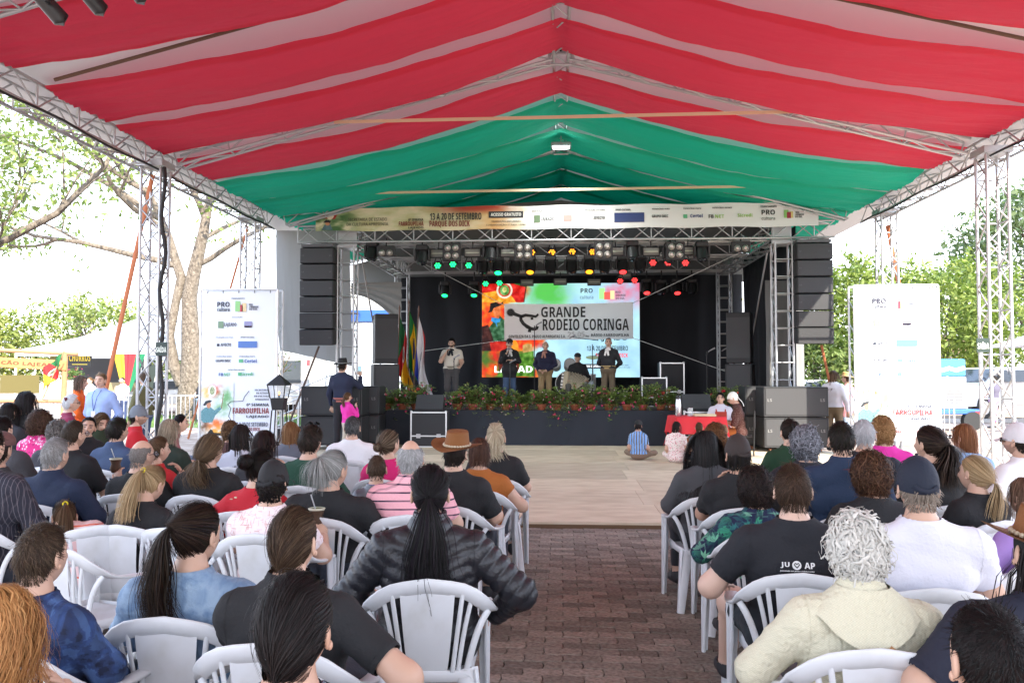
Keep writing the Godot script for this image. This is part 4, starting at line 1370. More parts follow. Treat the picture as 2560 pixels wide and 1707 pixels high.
func paint_art(w: int, h: int, full: bool) -> Image:
	# watercolour event artwork: flag, rider, sunset; full adds the pale blue field of the screen
	var im := Image.create(w, h, false, Image.FORMAT_RGB8)
	for y in h:
		for x in w:
			var u := float(x) / w
			var v := float(y) / h
			var a := wash.get_noise_2d(u * 190.0, v * 120.0)
			var b := wash.get_noise_2d(u * 500.0 + 300.0, v * 300.0)
			var c := Color(0.62, 0.83, 0.95).lerp(Color(0.72, 0.93, 0.97), clampf(a + 0.5, 0, 1))
			if not full: c = Color(0.88, 0.92, 0.97)
			var pink := smoothstep(0.75, 1.0, u + a * 0.25) * smoothstep(0.35, 0.05, v)
			c = c.lerp(Color(0.93, 0.35, 0.5), pink * (0.8 if full else 0.0))
			var warm := smoothstep(0.72, 0.56, u + v * 0.06 - (0.42 if v > 0.5 else 0.2) + a * 0.22)
			if full: warm = smoothstep(0.4, 0.3, u + a * 0.12 + (0.1 if v < 0.25 else 0.0))
			else: warm = smoothstep(1.0, 0.55, u * 0.9 + (1.0 - v) * 0.55 + a * 0.3)
			var wc := Color(0.95, 0.42, 0.08).lerp(Color(0.85, 0.12, 0.06), clampf(0.5 + b * 1.3, 0, 1)).lerp(Color(0.98, 0.72, 0.15), clampf(a * 1.4 + 0.1, 0, 1))
			if v > 0.72: wc = wc.lerp(Color(0.25, 0.42, 0.12), clampf(0.45 + a * 1.6, 0, 1))
			c = c.lerp(wc, warm)
			var gg := exp(-((u - 0.42) * (u - 0.42) / 0.012 + (v - 0.1) * (v - 0.1) / 0.03)) * (1.3 + a)
			if not full: gg = exp(-((u - 0.62) * (u - 0.62) / 0.03 + (v - 0.42) * (v - 0.42) / 0.05)) * 0.8
			c = c.lerp(Color(0.25, 0.75, 0.2) if full else Color(0.5, 0.72, 0.45), clampf(gg, 0, 0.85))
			if full and y % 4 == 0: c = c.lerp(Color(0.9, 0.55, 0.6), 0.18)
			im.set_pixel(x, y, c)
	if not full: return banner_wash(im)
	var sx := 1.0
	var ox := 0.0 if full else -0.02
	var S := func(a: Array) -> Array:
		var r := []
		for i in range(0, a.size(), 2): r.append(Vector2(a[i] * sx + ox, a[i + 1] if full else a[i + 1] * 0.92 + 0.04))
		return r
	# flag with emblem
	fill_poly(im, S.call([0.0, 0.0, 0.29, 0.0, 0.27, 0.2, 0.18, 0.2, 0.0, 0.1]), Color(0.8, 0.1, 0.07), 0.25)
	fill_poly(im, S.call([0.0, 0.1, 0.16, 0.06, 0.22, 0.2, 0.0, 0.2]), Color(0.95, 0.62, 0.15), 0.25)
	fill_poly(im, S.call([0.2, 0.0, 0.29, 0.0, 0.285, 0.04]), Color(0.08, 0.4, 0.2), 0.15)
	fill_poly(im, oval(0.145 * sx + ox, 0.07, 0.052 * sx, 0.09), Color(0.9, 0.87, 0.8), 0.08)
	fill_poly(im, oval(0.145 * sx + ox, 0.07, 0.04 * sx, 0.07), Color(0.75, 0.2, 0.1), 0.3)
	fill_poly(im, oval(0.145 * sx + ox, 0.07, 0.03 * sx, 0.055), Color(0.35, 0.6, 0.3), 0.3)
	fill_poly(im, oval(0.145 * sx + ox, 0.065, 0.014 * sx, 0.03), Color(0.8, 0.8, 0.5), 0.3)
	fill_poly(im, S.call([0.282, 0.0, 0.29, 0.0, 0.272, 0.2, 0.266, 0.2]), Color(0.3, 0.15, 0.08))
	# sun and rooftops
	fill_poly(im, oval(0.175 * sx + ox, 0.68, 0.06 * sx, 0.1), Color(0.98, 0.6, 0.15), 0.08)
	if full:
		fill_poly(im, pv([0.26, 0.66, 0.29, 0.64, 0.32, 0.65, 0.32, 0.8, 0.26, 0.8]), Color(0.75, 0.6, 0.35), 0.2)
		fill_poly(im, pv([0.1, 0.84, 0.2, 0.76, 0.33, 0.72, 0.34, 0.99, 0.1, 0.99]), Color(0.3, 0.5, 0.12), 0.3)
	# rider: hat, face, neckerchief, poncho, horse
	fill_poly(im, S.call([0.07, 0.42, 0.07, 0.38, 0.115, 0.34, 0.16, 0.42, 0.17, 0.56, 0.16, 0.7, 0.04, 0.7, 0.02, 0.52]), Color(0.2, 0.38, 0.25), 0.25)
	fill_poly(im, S.call([0.0, 0.46, 0.04, 0.44, 0.06, 0.53, 0.08, 0.64, 0.07, 0.72, 0.0, 0.72]), Color(0.22, 0.06, 0.04), 0.2)
	fill_poly(im, S.call([0.05, 0.62, 0.16, 0.62, 0.16, 0.72, 0.06, 0.72]), Color(0.75, 0.12, 0.06), 0.2)
	fill_poly(im, S.call([0.07, 0.24, 0.118, 0.22, 0.122, 0.3, 0.108, 0.38, 0.085, 0.37, 0.072, 0.3]), Color(0.85, 0.45, 0.24), 0.22)
	fill_poly(im, S.call([0.04, 0.31, 0.05, 0.28, 0.055, 0.21, 0.09, 0.195, 0.115, 0.22, 0.137, 0.19, 0.136, 0.215, 0.115, 0.235, 0.075, 0.26, 0.065, 0.3]), Color(0.05, 0.05, 0.06))
	fill_poly(im, S.call([0.062, 0.36, 0.12, 0.375, 0.115, 0.41, 0.095, 0.42, 0.1, 0.47, 0.085, 0.42, 0.06, 0.4]), Color(0.15, 0.55, 0.8), 0.15)
	for k in 3:
		var x := 0.1 + 0.05 * k
		fill_poly(im, S.call([x, 0.84, x + 0.01, 0.78, x + 0.02, 0.82, x + 0.04, 0.84, x + 0.035, 0.95, x + 0.01, 0.93]), Color(0.4, 0.13, 0.06), 0.1)
	return im
func ink(r: float, g: float, b: float) -> StandardMaterial3D:
	return M(r, g, b, 0.7)
func led_screen() -> void:
	var t := thing("video_screen", "large LED video screen showing painted rider artwork", "screen", Vector3(-0.03, 2.92, -24.0))
	var im := paint_art(512, 304, true)
	var m := StandardMaterial3D.new()
	var tx := ImageTexture.create_from_image(im)
	m.albedo_color = Color(0.02, 0.02, 0.02); m.roughness = 0.6
	m.emission_enabled = true; m.emission_texture = tx; m.emission_energy_multiplier = 0.24
	m.emission = Color.BLACK
	var g := Geo.new()
	g.quad(Vector3(-2.28, -1.36, 0.06), Vector3(2.28, -1.36, 0.06), Vector3(2.28, 1.36, 0.06), Vector3(-2.28, 1.36, 0.06), Vector3.BACK)
	part(g, "lit_display", m, t)
	slab(t, "screen_body", Vector3(0, 0, 0), Vector3(4.6, 2.76, 0.1), M(0.015, 0.015, 0.016))
	var k := 4.56 / 363.0
	var X := func(px: float) -> float: return (px - 1288.5) * k
	var Y := func(py: float) -> float: return (759.0 - py) * k
	var gl := func(r: float, gr: float, b: float) -> StandardMaterial3D: return M(r * 0.1, gr * 0.1, b * 0.1, 0.6, {"emission_enabled": true, "emission": lin(r, gr, b), "emission_energy_multiplier": 0.5})
	letter(t, "LAJEAD", X.call(1180), Y.call(851), 0.24, 1.1, gl.call(0.7, 0.85, 0.75), 0.065)
	letter(t, "PRO", X.call(1349), Y.call(668), 0.13, 0.35, ink(0.02, 0.02, 0.03), 0.065)
	letter(t, "cultura", X.call(1349), Y.call(683), 0.1, 0.38, ink(0.02, 0.02, 0.03), 0.065, true)
	patch(t, X.call(1384), Y.call(675), 0.16, 0.32, gl.call(0.2, 0.7, 0.15), 0.064)
	patch(t, X.call(1396), Y.call(680), 0.18, 0.22, gl.call(0.55, 0.06, 0.05), 0.066)
	patch(t, X.call(1408), Y.call(678), 0.12, 0.24, gl.call(0.9, 0.4, 0.2), 0.065)
	letter(t, "RIO", X.call(1421), Y.call(672), 0.06, 0.14, ink(0.02, 0.02, 0.03), 0.065)
	letter(t, "GRANDE", X.call(1427), Y.call(679), 0.06, 0.28, ink(0.02, 0.02, 0.03), 0.065)
	letter(t, "DO SUL", X.call(1426), Y.call(686), 0.06, 0.25, ink(0.02, 0.02, 0.03), 0.065)
	letter(t, "LAJEADO", X.call(1402), Y.call(778), 0.2, 1.0, ink(0.01, 0.01, 0.012), 0.065)
	letter(t, "13 A 20 DE SETEMBRO", X.call(1396), Y.call(801), 0.14, 1.18, ink(0.01, 0.04, 0.04), 0.065)
	letter(t, "PARQUE DOS DICK", X.call(1406), Y.call(818), 0.14, 0.92, gl.call(0.5, 0.01, 0.02), 0.065)
	patch(t, X.call(1360), Y.call(842), 0.6, 0.13, ink(0.02, 0.02, 0.025), 0.064)
	letter(t, "ACESSO GRATUITO", X.call(1360), Y.call(842), 0.06, 0.54, gl.call(0.8, 0.85, 0.9), 0.066)
	letter(t, "TRADUÇÃO EM LIBRAS", X.call(1428), Y.call(840), 0.04, 0.4, ink(0.02, 0.04, 0.05), 0.065)
	letter(t, "CLASSIFICAÇÃO ETÁRIA LIVRE", X.call(1428), Y.call(845), 0.04, 0.5, ink(0.02, 0.04, 0.05), 0.065)
func rodeo_banner() -> void:
	var t := thing("rodeo_banner", "white cloth banner with black lettering and a spur drawing strung over the stage", "banner", Vector3(0.19, 3.07, -22.5))
	var g := Geo.new()
	var f := FastNoiseLite.new(); f.seed = 12; f.frequency = 1.0
	g.grid(60, 16, func(u, v):
		var sag := 0.05 * sin(u * PI)
		return Vector3((u - 0.5) * 3.5, 0.5 - v * 1.0 - sag * (1.0 - v) * 0.6 + u * 0.03, 0.025 * f.get_noise_2d(u * 5.0, v * 1.5 + u * 3.0)))
	part(g, "cloth", M(0.86, 0.85, 0.84, 0.8, {"cull_mode": BaseMaterial3D.CULL_DISABLED, "backlight_enabled": true, "backlight": lin(0.6, 0.6, 0.6)}), t)
	var k := 3.5 / 1660.0
	var X := func(px: float) -> float: return (px - 1232.0) * k
	var Y := func(py: float) -> float: return (612.0 - py) * k
	var ik := ink(0.022, 0.02, 0.018)
	letter(t, "GRANDE", X.call(1165), Y.call(487), 0.28, 1.2, ik, 0.03)
	letter(t, "RODEIO CORINGA", X.call(1453), Y.call(650), 0.31, 2.33, ik, 0.03)
	letter(t, "GENTILEZA DA S. PAULO ALPARGATAS S.A.", X.call(828), Y.call(802), 0.08, 1.55, ik, 0.03)
	letter(t, "RÁDIO FARROUPILHA", X.call(1765), Y.call(782), 0.095, 1.02, ik, 0.03)
	letter(t, "21,05", X.call(1330), Y.call(782), 0.17, 0.46, ink(0.45, 0.45, 0.45), 0.028)
	letter(t, "21,05", X.call(1330), Y.call(782), 0.155, 0.43, ink(0.7, 0.69, 0.68), 0.031)
	letter(t, "hs", X.call(1472), Y.call(797), 0.06, 0.08, ik, 0.03)
	# spur
	g = Geo.new()
	var star := []
	for i in 40: star.append(Vector3(X.call(487) + cos(TAU * i / 40) * (0.125 if i % 2 else 0.09), Y.call(490) + sin(TAU * i / 40) * (0.125 if i % 2 else 0.09), 0.03))
	for i in 40: g.face(Vector3(X.call(487), Y.call(490), 0.03), star[i], star[(i + 1) % 40], Vector3.BACK)
	var L := func(a: Array, w: Array) -> void:
		var pts := []
		for i in range(0, a.size(), 2): pts.append(Vector3(X.call(a[i]), Y.call(a[i + 1]), 0.032))
		g.sweep(pts, [Vector3.UP, Vector3.UP] if absf(pts[0].x - pts[-1].x) > absf(pts[0].y - pts[-1].y) else [Vector3.RIGHT], w, [0.003])
	L.call([500, 495, 560, 520, 640, 548], [0.05, 0.045, 0.04])
	L.call([620, 545, 680, 525, 760, 535, 810, 545, 838, 520, 838, 500], [0.045, 0.04, 0.035, 0.035, 0.03, 0.035])
	L.call([615, 545, 620, 590, 650, 635, 700, 675], [0.04, 0.045, 0.045, 0.045])
	L.call([690, 668, 750, 700, 800, 708, 825, 700, 832, 670], [0.05, 0.045, 0.04, 0.035, 0.04])
	L.call([735, 690, 728, 745], [0.035, 0.045])
	L.call([762, 555, 762, 585], [0.035, 0.035])
	part(g, "printed_spur", ik, t)
	for q in [[Vector3(-1.75, 0.46, 0), Vector3(-3.9, 1.55, 0.6)], [Vector3(-1.75, -0.5, 0), Vector3(-4.45, -0.9, 1.0)], [Vector3(1.75, 0.5, 0), Vector3(4.3, 1.5, 4.2)], [Vector3(1.75, -0.45, 0), Vector3(4.3, -1.5, 1.5)]]:
		bar(t, "cord", q[0], q[1], 0.008, M(0.6, 0.62, 0.6, 0.6))
func long_banner() -> void:
	var t := thing("long_sponsor_banner", "long printed sponsor banner across the stage front truss", "banner", Vector3(0.03, 5.03, -17.78))
	var im := Image.create(1024, 48, false, Image.FORMAT_RGB8)
	for y in 48:
		for x in 1024:
			var u := x / 1024.0
			var a := wash.get_noise_2d(x * 0.5, y * 1.2)
			var c := Color(0.86, 0.87, 0.86)
			var w := smoothstep(0.46, 0.36, u + a * 0.05)
			var wc := Color(0.84, 0.8, 0.66).lerp(Color(0.7, 0.72, 0.52), clampf(a + 0.4, 0, 1))
			wc = wc.lerp(Color(0.78, 0.55, 0.3), clampf(0.7 * exp(-pow((u - 0.37) / 0.05, 2.0)) + a * 0.3, 0, 1))
			wc = wc.lerp(Color(0.62, 0.2, 0.12), clampf(exp(-pow((u - 0.33) / 0.07, 2.0)) * smoothstep(20, 0, y) * 1.2, 0, 1))
			if u < 0.1: wc = wc.lerp(Color(0.25, 0.4, 0.2), clampf(0.5 + a * 1.5, 0, 1) * smoothstep(0.1, 0.05, u))
			c = c.lerp(wc, w)
			im.set_pixel(x, y, c)
	fill_poly(im, pv([0.005, 0.02, 0.05, 0.1, 0.04, 0.5, 0.01, 0.45]), Color(0.6, 0.15, 0.1), 0.3)
	fill_poly(im, oval(0.03, 0.32, 0.008, 0.2), Color(0.85, 0.82, 0.72), 0.2)
	fill_poly(im, pv([0.012, 0.98, 0.018, 0.75, 0.03, 0.7, 0.036, 0.98]), Color(0.3, 0.4, 0.42), 0.2)
	fill_poly(im, oval(0.025, 0.66, 0.005, 0.12), Color(0.75, 0.5, 0.35), 0.1)
	fill_poly(im, pv([0.016, 0.64, 0.022, 0.52, 0.032, 0.58, 0.03, 0.66]), Color(0.08, 0.08, 0.09))
	var m := StandardMaterial3D.new(); m.albedo_texture = ImageTexture.create_from_image(im); m.roughness = 0.55
	var f := FastNoiseLite.new(); f.seed = 4; f.frequency = 1.0
	var g := Geo.new()
	g.grid(120, 6, func(u, v): return Vector3((u - 0.5) * 10.85, 0.255 - v * 0.51 + 0.012 * sin(u * 40.0), 0.012 * f.get_noise_2d(u * 30.0, v * 1.5)))
	for i in g.n.size(): if g.n[i].z < 0: g.n[i] = -g.n[i]
	part(g, "vinyl", m, t)
	var k := 10.85 / 1155.0
	var bk := ink(0.03, 0.03, 0.03)
	for q in [["SECRETARIA DE ESTADO", 848, 495, 92, 7, 1], ["DA CULTURA APRESENTA", 848, 506, 98, 7, 1], ["6ª SEMANA", 962, 497, 35, 6, 0], ["FARROUPILHA", 951, 506, 58, 10, 2], ["LAJEADO", 962, 516, 35, 6, 0], ["13 A 20 DE SETEMBRO", 1055, 490, 120, 16, 0], ["PARQUE DOS DICK", 1041, 508, 94, 16, 2], ["TRADUÇÃO EM LIBRAS", 1172, 503, 68, 5.5, 1], ["CLASSIFICAÇÃO ETÁRIA: LIVRE", 1172, 511, 92, 5.5, 1],
		["REALIZAÇÃO", 1246, 480, 27, 4, 0], ["LAJEADO", 1268, 499, 31, 9, 0], ["PRODUÇÃO CULTURAL", 1377, 479, 46, 4, 0], ["AFFECTO", 1386, 497, 26, 7, 0], ["APOIO CULTURAL", 1441, 479, 35, 4, 0], ["PATROCÍNIO OURO", 1527, 478, 40, 4, 0], ["GRUPO IMEC", 1525, 495, 37, 6, 0], ["PATROCÍNIO PRATA", 1598, 478, 40, 4, 0], ["Certel", 1607, 495, 28, 8, 3], ["PATROCÍNIO BRONZE", 1665, 477, 44, 4, 0], ["FB", 1640, 497, 11, 8, 0], ["NET", 1659, 497, 20, 8, 4], ["Sicredi", 1716, 495, 33, 8, 4], ["FINANCIAMENTO", 1769, 476, 36, 4, 0], ["PRO", 1768, 489, 30, 11, 0], ["cultura", 1768, 503, 30, 7, 1], ["RIO", 1833, 490, 8, 4, 0], ["GRANDE", 1838, 495, 19, 4, 0], ["DO SUL", 1836, 500, 16, 4, 0]]:
		var mm: StandardMaterial3D = [bk, ink(0.06, 0.05, 0.04), ink(0.2, 0.02, 0.02), ink(0.02, 0.05, 0.2), ink(0.3, 0.5, 0.12)][q[5]]
		letter(t, q[0], (q[1] - 1302.5) * k, (494.0 - q[2]) * k, q[4] * k, q[3] * k, mm, 0.016, q[5] == 1)
	patch(t, (1172 - 1302.5) * k, 7 * k, 80 * k, 15 * k, bk, 0.014)
	letter(t, "ACESSO GRATUITO", (1172 - 1302.5) * k, 7 * k, 7 * k, 70 * k, ink(0.8, 0.78, 0.7), 0.017)
	patch(t, (1455 - 1302.5) * k, -3 * k, 68 * k, 22 * k, ink(0.03, 0.05, 0.16), 0.014)
	patch(t, (1314 - 1302.5) * k, -3 * k, 20 * k, 14 * k, ink(0.5, 0.25, 0.22), 0.014)
	patch(t, (1244 - 1302.5) * k, -4 * k, 14 * k, 17 * k, ink(0.1, 0.16, 0.08), 0.014)
	patch(t, (1582 - 1302.5) * k, -2 * k, 9 * k, 9 * k, ink(0.1, 0.4, 0.2), 0.014)
	patch(t, (1808 - 1302.5) * k, 1 * k, 10 * k, 18 * k, ink(0.25, 0.5, 0.15), 0.013)
	patch(t, (1814 - 1302.5) * k, -2 * k, 9 * k, 14 * k, ink(0.3, 0.03, 0.05), 0.014)
	patch(t, (1820 - 1302.5) * k, -1 * k, 7 * k, 15 * k, ink(0.6, 0.5, 0.2), 0.0135)

func lights() -> void:
	var bk := M(0.014, 0.014, 0.015, 0.5)
	var H := func(px: float, py: float, D: float) -> Vector3: return Vector3(px, py, -D)
	# prototypes
	var mk_head := func(lab: String, at: Vector3, lamp) -> void:
		var t := thing("moving_head_lamp", lab, "stage lamp", at, 0, "moving head lamps")
		var top := 4.54 - at.y
		slab(t, "base", Vector3(0, 0.18, 0), Vector3(0.26, 0.12, 0.24), bk, Basis.IDENTITY, 0.02)
		bar(t, "clamp", Vector3(0, 0.2, 0), Vector3(0, maxf(top, 0.3), 0), 0.02, bk)
		for s in [-1, 1]: slab(t, "yoke_arm", Vector3(0.15 * s, 0.02, 0), Vector3(0.05, 0.26, 0.13), bk, Basis.IDENTITY, 0.015)
		var g := Geo.new()
		g.tube(PackedVector3Array([Vector3(0, 0.14, -0.06), Vector3(0, 0.12, -0.05), Vector3(0, -0.02, 0.02), Vector3(0, -0.16, 0.09), Vector3(0, -0.17, 0.095)]), PackedFloat32Array([0.07, 0.115, 0.13, 0.115, 0.1]), 18)
		part(g, "lamp_body", bk, t)
		g = Geo.new(); g.tube(PackedVector3Array([Vector3(0, -0.168, 0.094), Vector3(0, -0.178, 0.099), Vector3(0, -0.182, 0.101)]), PackedFloat32Array([0.086, 0.08, 0.03]), 18)
		part(g, "lens", M(0.02, 0.02, 0.025, 0.08) if lamp == null else lamp, t)
	var em := {}
	for q in [["green", 0.01, 1.0, 0.2], ["amber", 1.0, 0.27, 0.01], ["red", 1.0, 0.03, 0.03]]:
		em[q[0]] = M(q[1] * 0.3, q[2] * 0.3, q[3] * 0.3, 0.4, {"emission_enabled": true, "emission": lin(q[1], q[2], q[3]), "emission_energy_multiplier": 0.8})
	var mk_par := func(lab: String, at: Vector3, hue: String) -> void:
		var t := thing("par_lamp", lab, "stage lamp", at, 0, "LED par lamps lit " + hue)
		var g := Geo.new()
		g.tube(PackedVector3Array([Vector3(0, 0.05, -0.13), Vector3(0, 0.045, -0.12), Vector3(0, 0, 0), Vector3(0, -0.002, 0.01)]), PackedFloat32Array([0.05, 0.085, 0.1, 0.092]), 16)
		part(g, "can", bk, t)
		for i in 7:
			g = Geo.new()
			var a := TAU * i / 6.0
			var o := Vector3(cos(a), sin(a), 0) * (0.056 if i < 6 else 0.0)
			g.tube(PackedVector3Array([o + Vector3(0, 0, 0.012), o + Vector3(0, 0, 0.022)]), PackedFloat32Array([0.025, 0.02]), 10)
			part(g, "lit_lens", em[hue], t)
		for s in [-1, 1]: bar(t, "bracket", Vector3(0.125 * s, 0, -0.05), Vector3(0.05 * s, 0.2, -0.05), 0.012, bk)
		bar(t, "hook", Vector3(0, 0.19, -0.05), Vector3(0, 0.34, -0.05), 0.014, bk)
	var heads := [
		[Vector3(-3.06, 4.24, -18.00), ""],
		[Vector3(-1.55, 4.30, -18.00), ""],
		[Vector3(1.54, 4.29, -18.00), ""],
		[Vector3(3.03, 4.26, -18.00), ""],
		[Vector3(2.36, 4.24, -18.00), ""],
		[Vector3(-4.18, 4.33, -18.00), ""],
		[Vector3(-1.50, 4.21, -19.60), "green"],
		[Vector3(-0.74, 4.22, -19.60), "amber"],
		[Vector3(0.66, 4.22, -19.60), "amber"],
		[Vector3(1.45, 4.21, -19.60), "red"],
		[Vector3(-1.87, 4.20, -19.60), ""],
		[Vector3(-1.10, 4.21, -19.60), ""],
		[Vector3(-0.25, 4.21, -19.60), ""],
		[Vector3(0.24, 4.20, -19.60), ""],
		[Vector3(1.02, 4.21, -19.60), ""],
		[Vector3(1.86, 4.24, -19.60), ""],
		[Vector3(-3.29, 4.03, -23.20), "green"],
		[Vector3(-2.46, 4.03, -23.20), "green"],
		[Vector3(2.38, 4.07, -23.20), "red"],
		[Vector3(3.22, 4.06, -23.20), "red"],
		[Vector3(2.79, 4.04, -23.20), ""],
		[Vector3(3.63, 4.06, -23.20), ""],
	]
	var pars := [
		[Vector3(-3.08, 4.35, -20.40), "green"],
		[Vector3(-2.70, 4.38, -20.40), "green"],
		[Vector3(-2.30, 4.35, -20.40), "green"],
		[Vector3(-2.12, 4.18, -23.00), "green"],
		[Vector3(-1.73, 4.20, -23.00), "green"],
		[Vector3(-0.73, 4.66, -20.40), "amber"],
		[Vector3(-0.23, 4.66, -20.40), "amber"],
		[Vector3(0.27, 4.67, -20.40), "amber"],
		[Vector3(0.77, 4.66, -20.40), "amber"],
		[Vector3(2.25, 4.38, -20.40), "red"],
		[Vector3(2.62, 4.38, -20.40), "red"],
		[Vector3(3.04, 4.37, -20.40), "red"],
		[Vector3(1.63, 4.23, -23.00), "red"],
		[Vector3(2.03, 4.25, -23.00), "red"],
	]
	var blinders := [
		[Vector3(-3.84, 4.27, -17.80), 2],
		[Vector3(-2.39, 4.30, -17.80), 4],
		[Vector3(-0.82, 4.29, -17.80), 4],
		[Vector3(0.91, 4.30, -17.80), 4],
		[Vector3(2.45, 4.28, -17.80), 4],
		[Vector3(3.84, 4.30, -17.80), 2],
	]
	var strobes := [
		Vector3(-2.72, 4.31, -18.10),
		Vector3(-1.96, 4.32, -18.10),
		Vector3(-1.16, 4.31, -18.10),
		Vector3(1.19, 4.32, -18.10),
		Vector3(1.96, 4.31, -18.10),
		Vector3(2.76, 4.32, -18.10),
		Vector3(-0.03, 4.25, -23.20),
		Vector3(0.92, 4.23, -23.20),
		Vector3(-0.97, 4.23, -23.20),
		Vector3(1.78, 4.41, -23.20),
	]
	for i in heads.size():
		var lit: String = heads[i][1]
		var lab := "black moving head lamp hanging unlit over the stage" if lit == "" else "moving head lamp glowing %s over the stage" % lit
		if lit == "green" and i > 15: lab = "moving head lamp glowing green low before the black backdrop"
		elif lit == "red" and i > 15: lab = "moving head lamp glowing red low before the black backdrop"
		elif lit == "amber": lab = "moving head lamp glowing amber, %s one" % ("next to the green" if i == 7 else "next to the red")
		elif i > 15: lab = "unlit moving head lamp low before the black backdrop"
		if i < 6: lab = "unlit black moving head lamp clamped under the front truss"
		mk_head.call(lab, heads[i][0], null if lit == "" else em[lit])
	for q in pars: mk_par.call("round LED par lamp glowing %s over the stage" % q[1], q[0], q[1])
	for q in blinders:
		var n: int = q[1]
		var t := thing("blinder_lamp", "audience blinder with %s round lamps under the front truss" % ("two" if n == 2 else "four"), "stage lamp", q[0], 0, "blinders")
		slab(t, "housing", Vector3(0, 0.06 if n == 2 else 0, -0.06), Vector3(0.4, 0.24 if n == 2 else 0.4, 0.1), bk, Basis.IDENTITY, 0.012)
		for i in n:
			var g := Geo.new()
			var o := Vector3(-0.085 if i % 2 == 0 else 0.085, 0.085 - 0.17 * (i / 2), 0)
			if n == 2: o.y = 0.02
			g.tube(PackedVector3Array([o + Vector3(0, 0, -0.01), o + Vector3(0, 0, 0.012), o + Vector3(0, 0, 0.02)]), PackedFloat32Array([0.072, 0.07, 0.03]), 16)
			part(g, "lens", M(0.6, 0.57, 0.52, 0.25, {"metallic": 0.4}), t)
		bar(t, "clamp", Vector3(0, 0.15, -0.06), Vector3(0, 0.36, -0.1), 0.016, bk)
	for p in strobes:
		var t := thing("strobe_panel", "flat black strobe panel with a pale tube hanging over the stage", "stage lamp", p, 0, "strobe panels")
		slab(t, "housing", Vector3(0, 0, -0.04), Vector3(0.38, 0.2, 0.07), bk, Basis.IDENTITY, 0.01)
		slab(t, "face", Vector3(0, 0, 0.0), Vector3(0.33, 0.15, 0.012), M(0.16, 0.17, 0.15, 0.3))
		slab(t, "tube", Vector3(0, 0, 0.01), Vector3(0.3, 0.018, 0.01), M(0.5, 0.55, 0.42, 0.3))
		bar(t, "bracket", Vector3(0, 0.1, -0.04), Vector3(0, 0.3, -0.06), 0.012, bk)

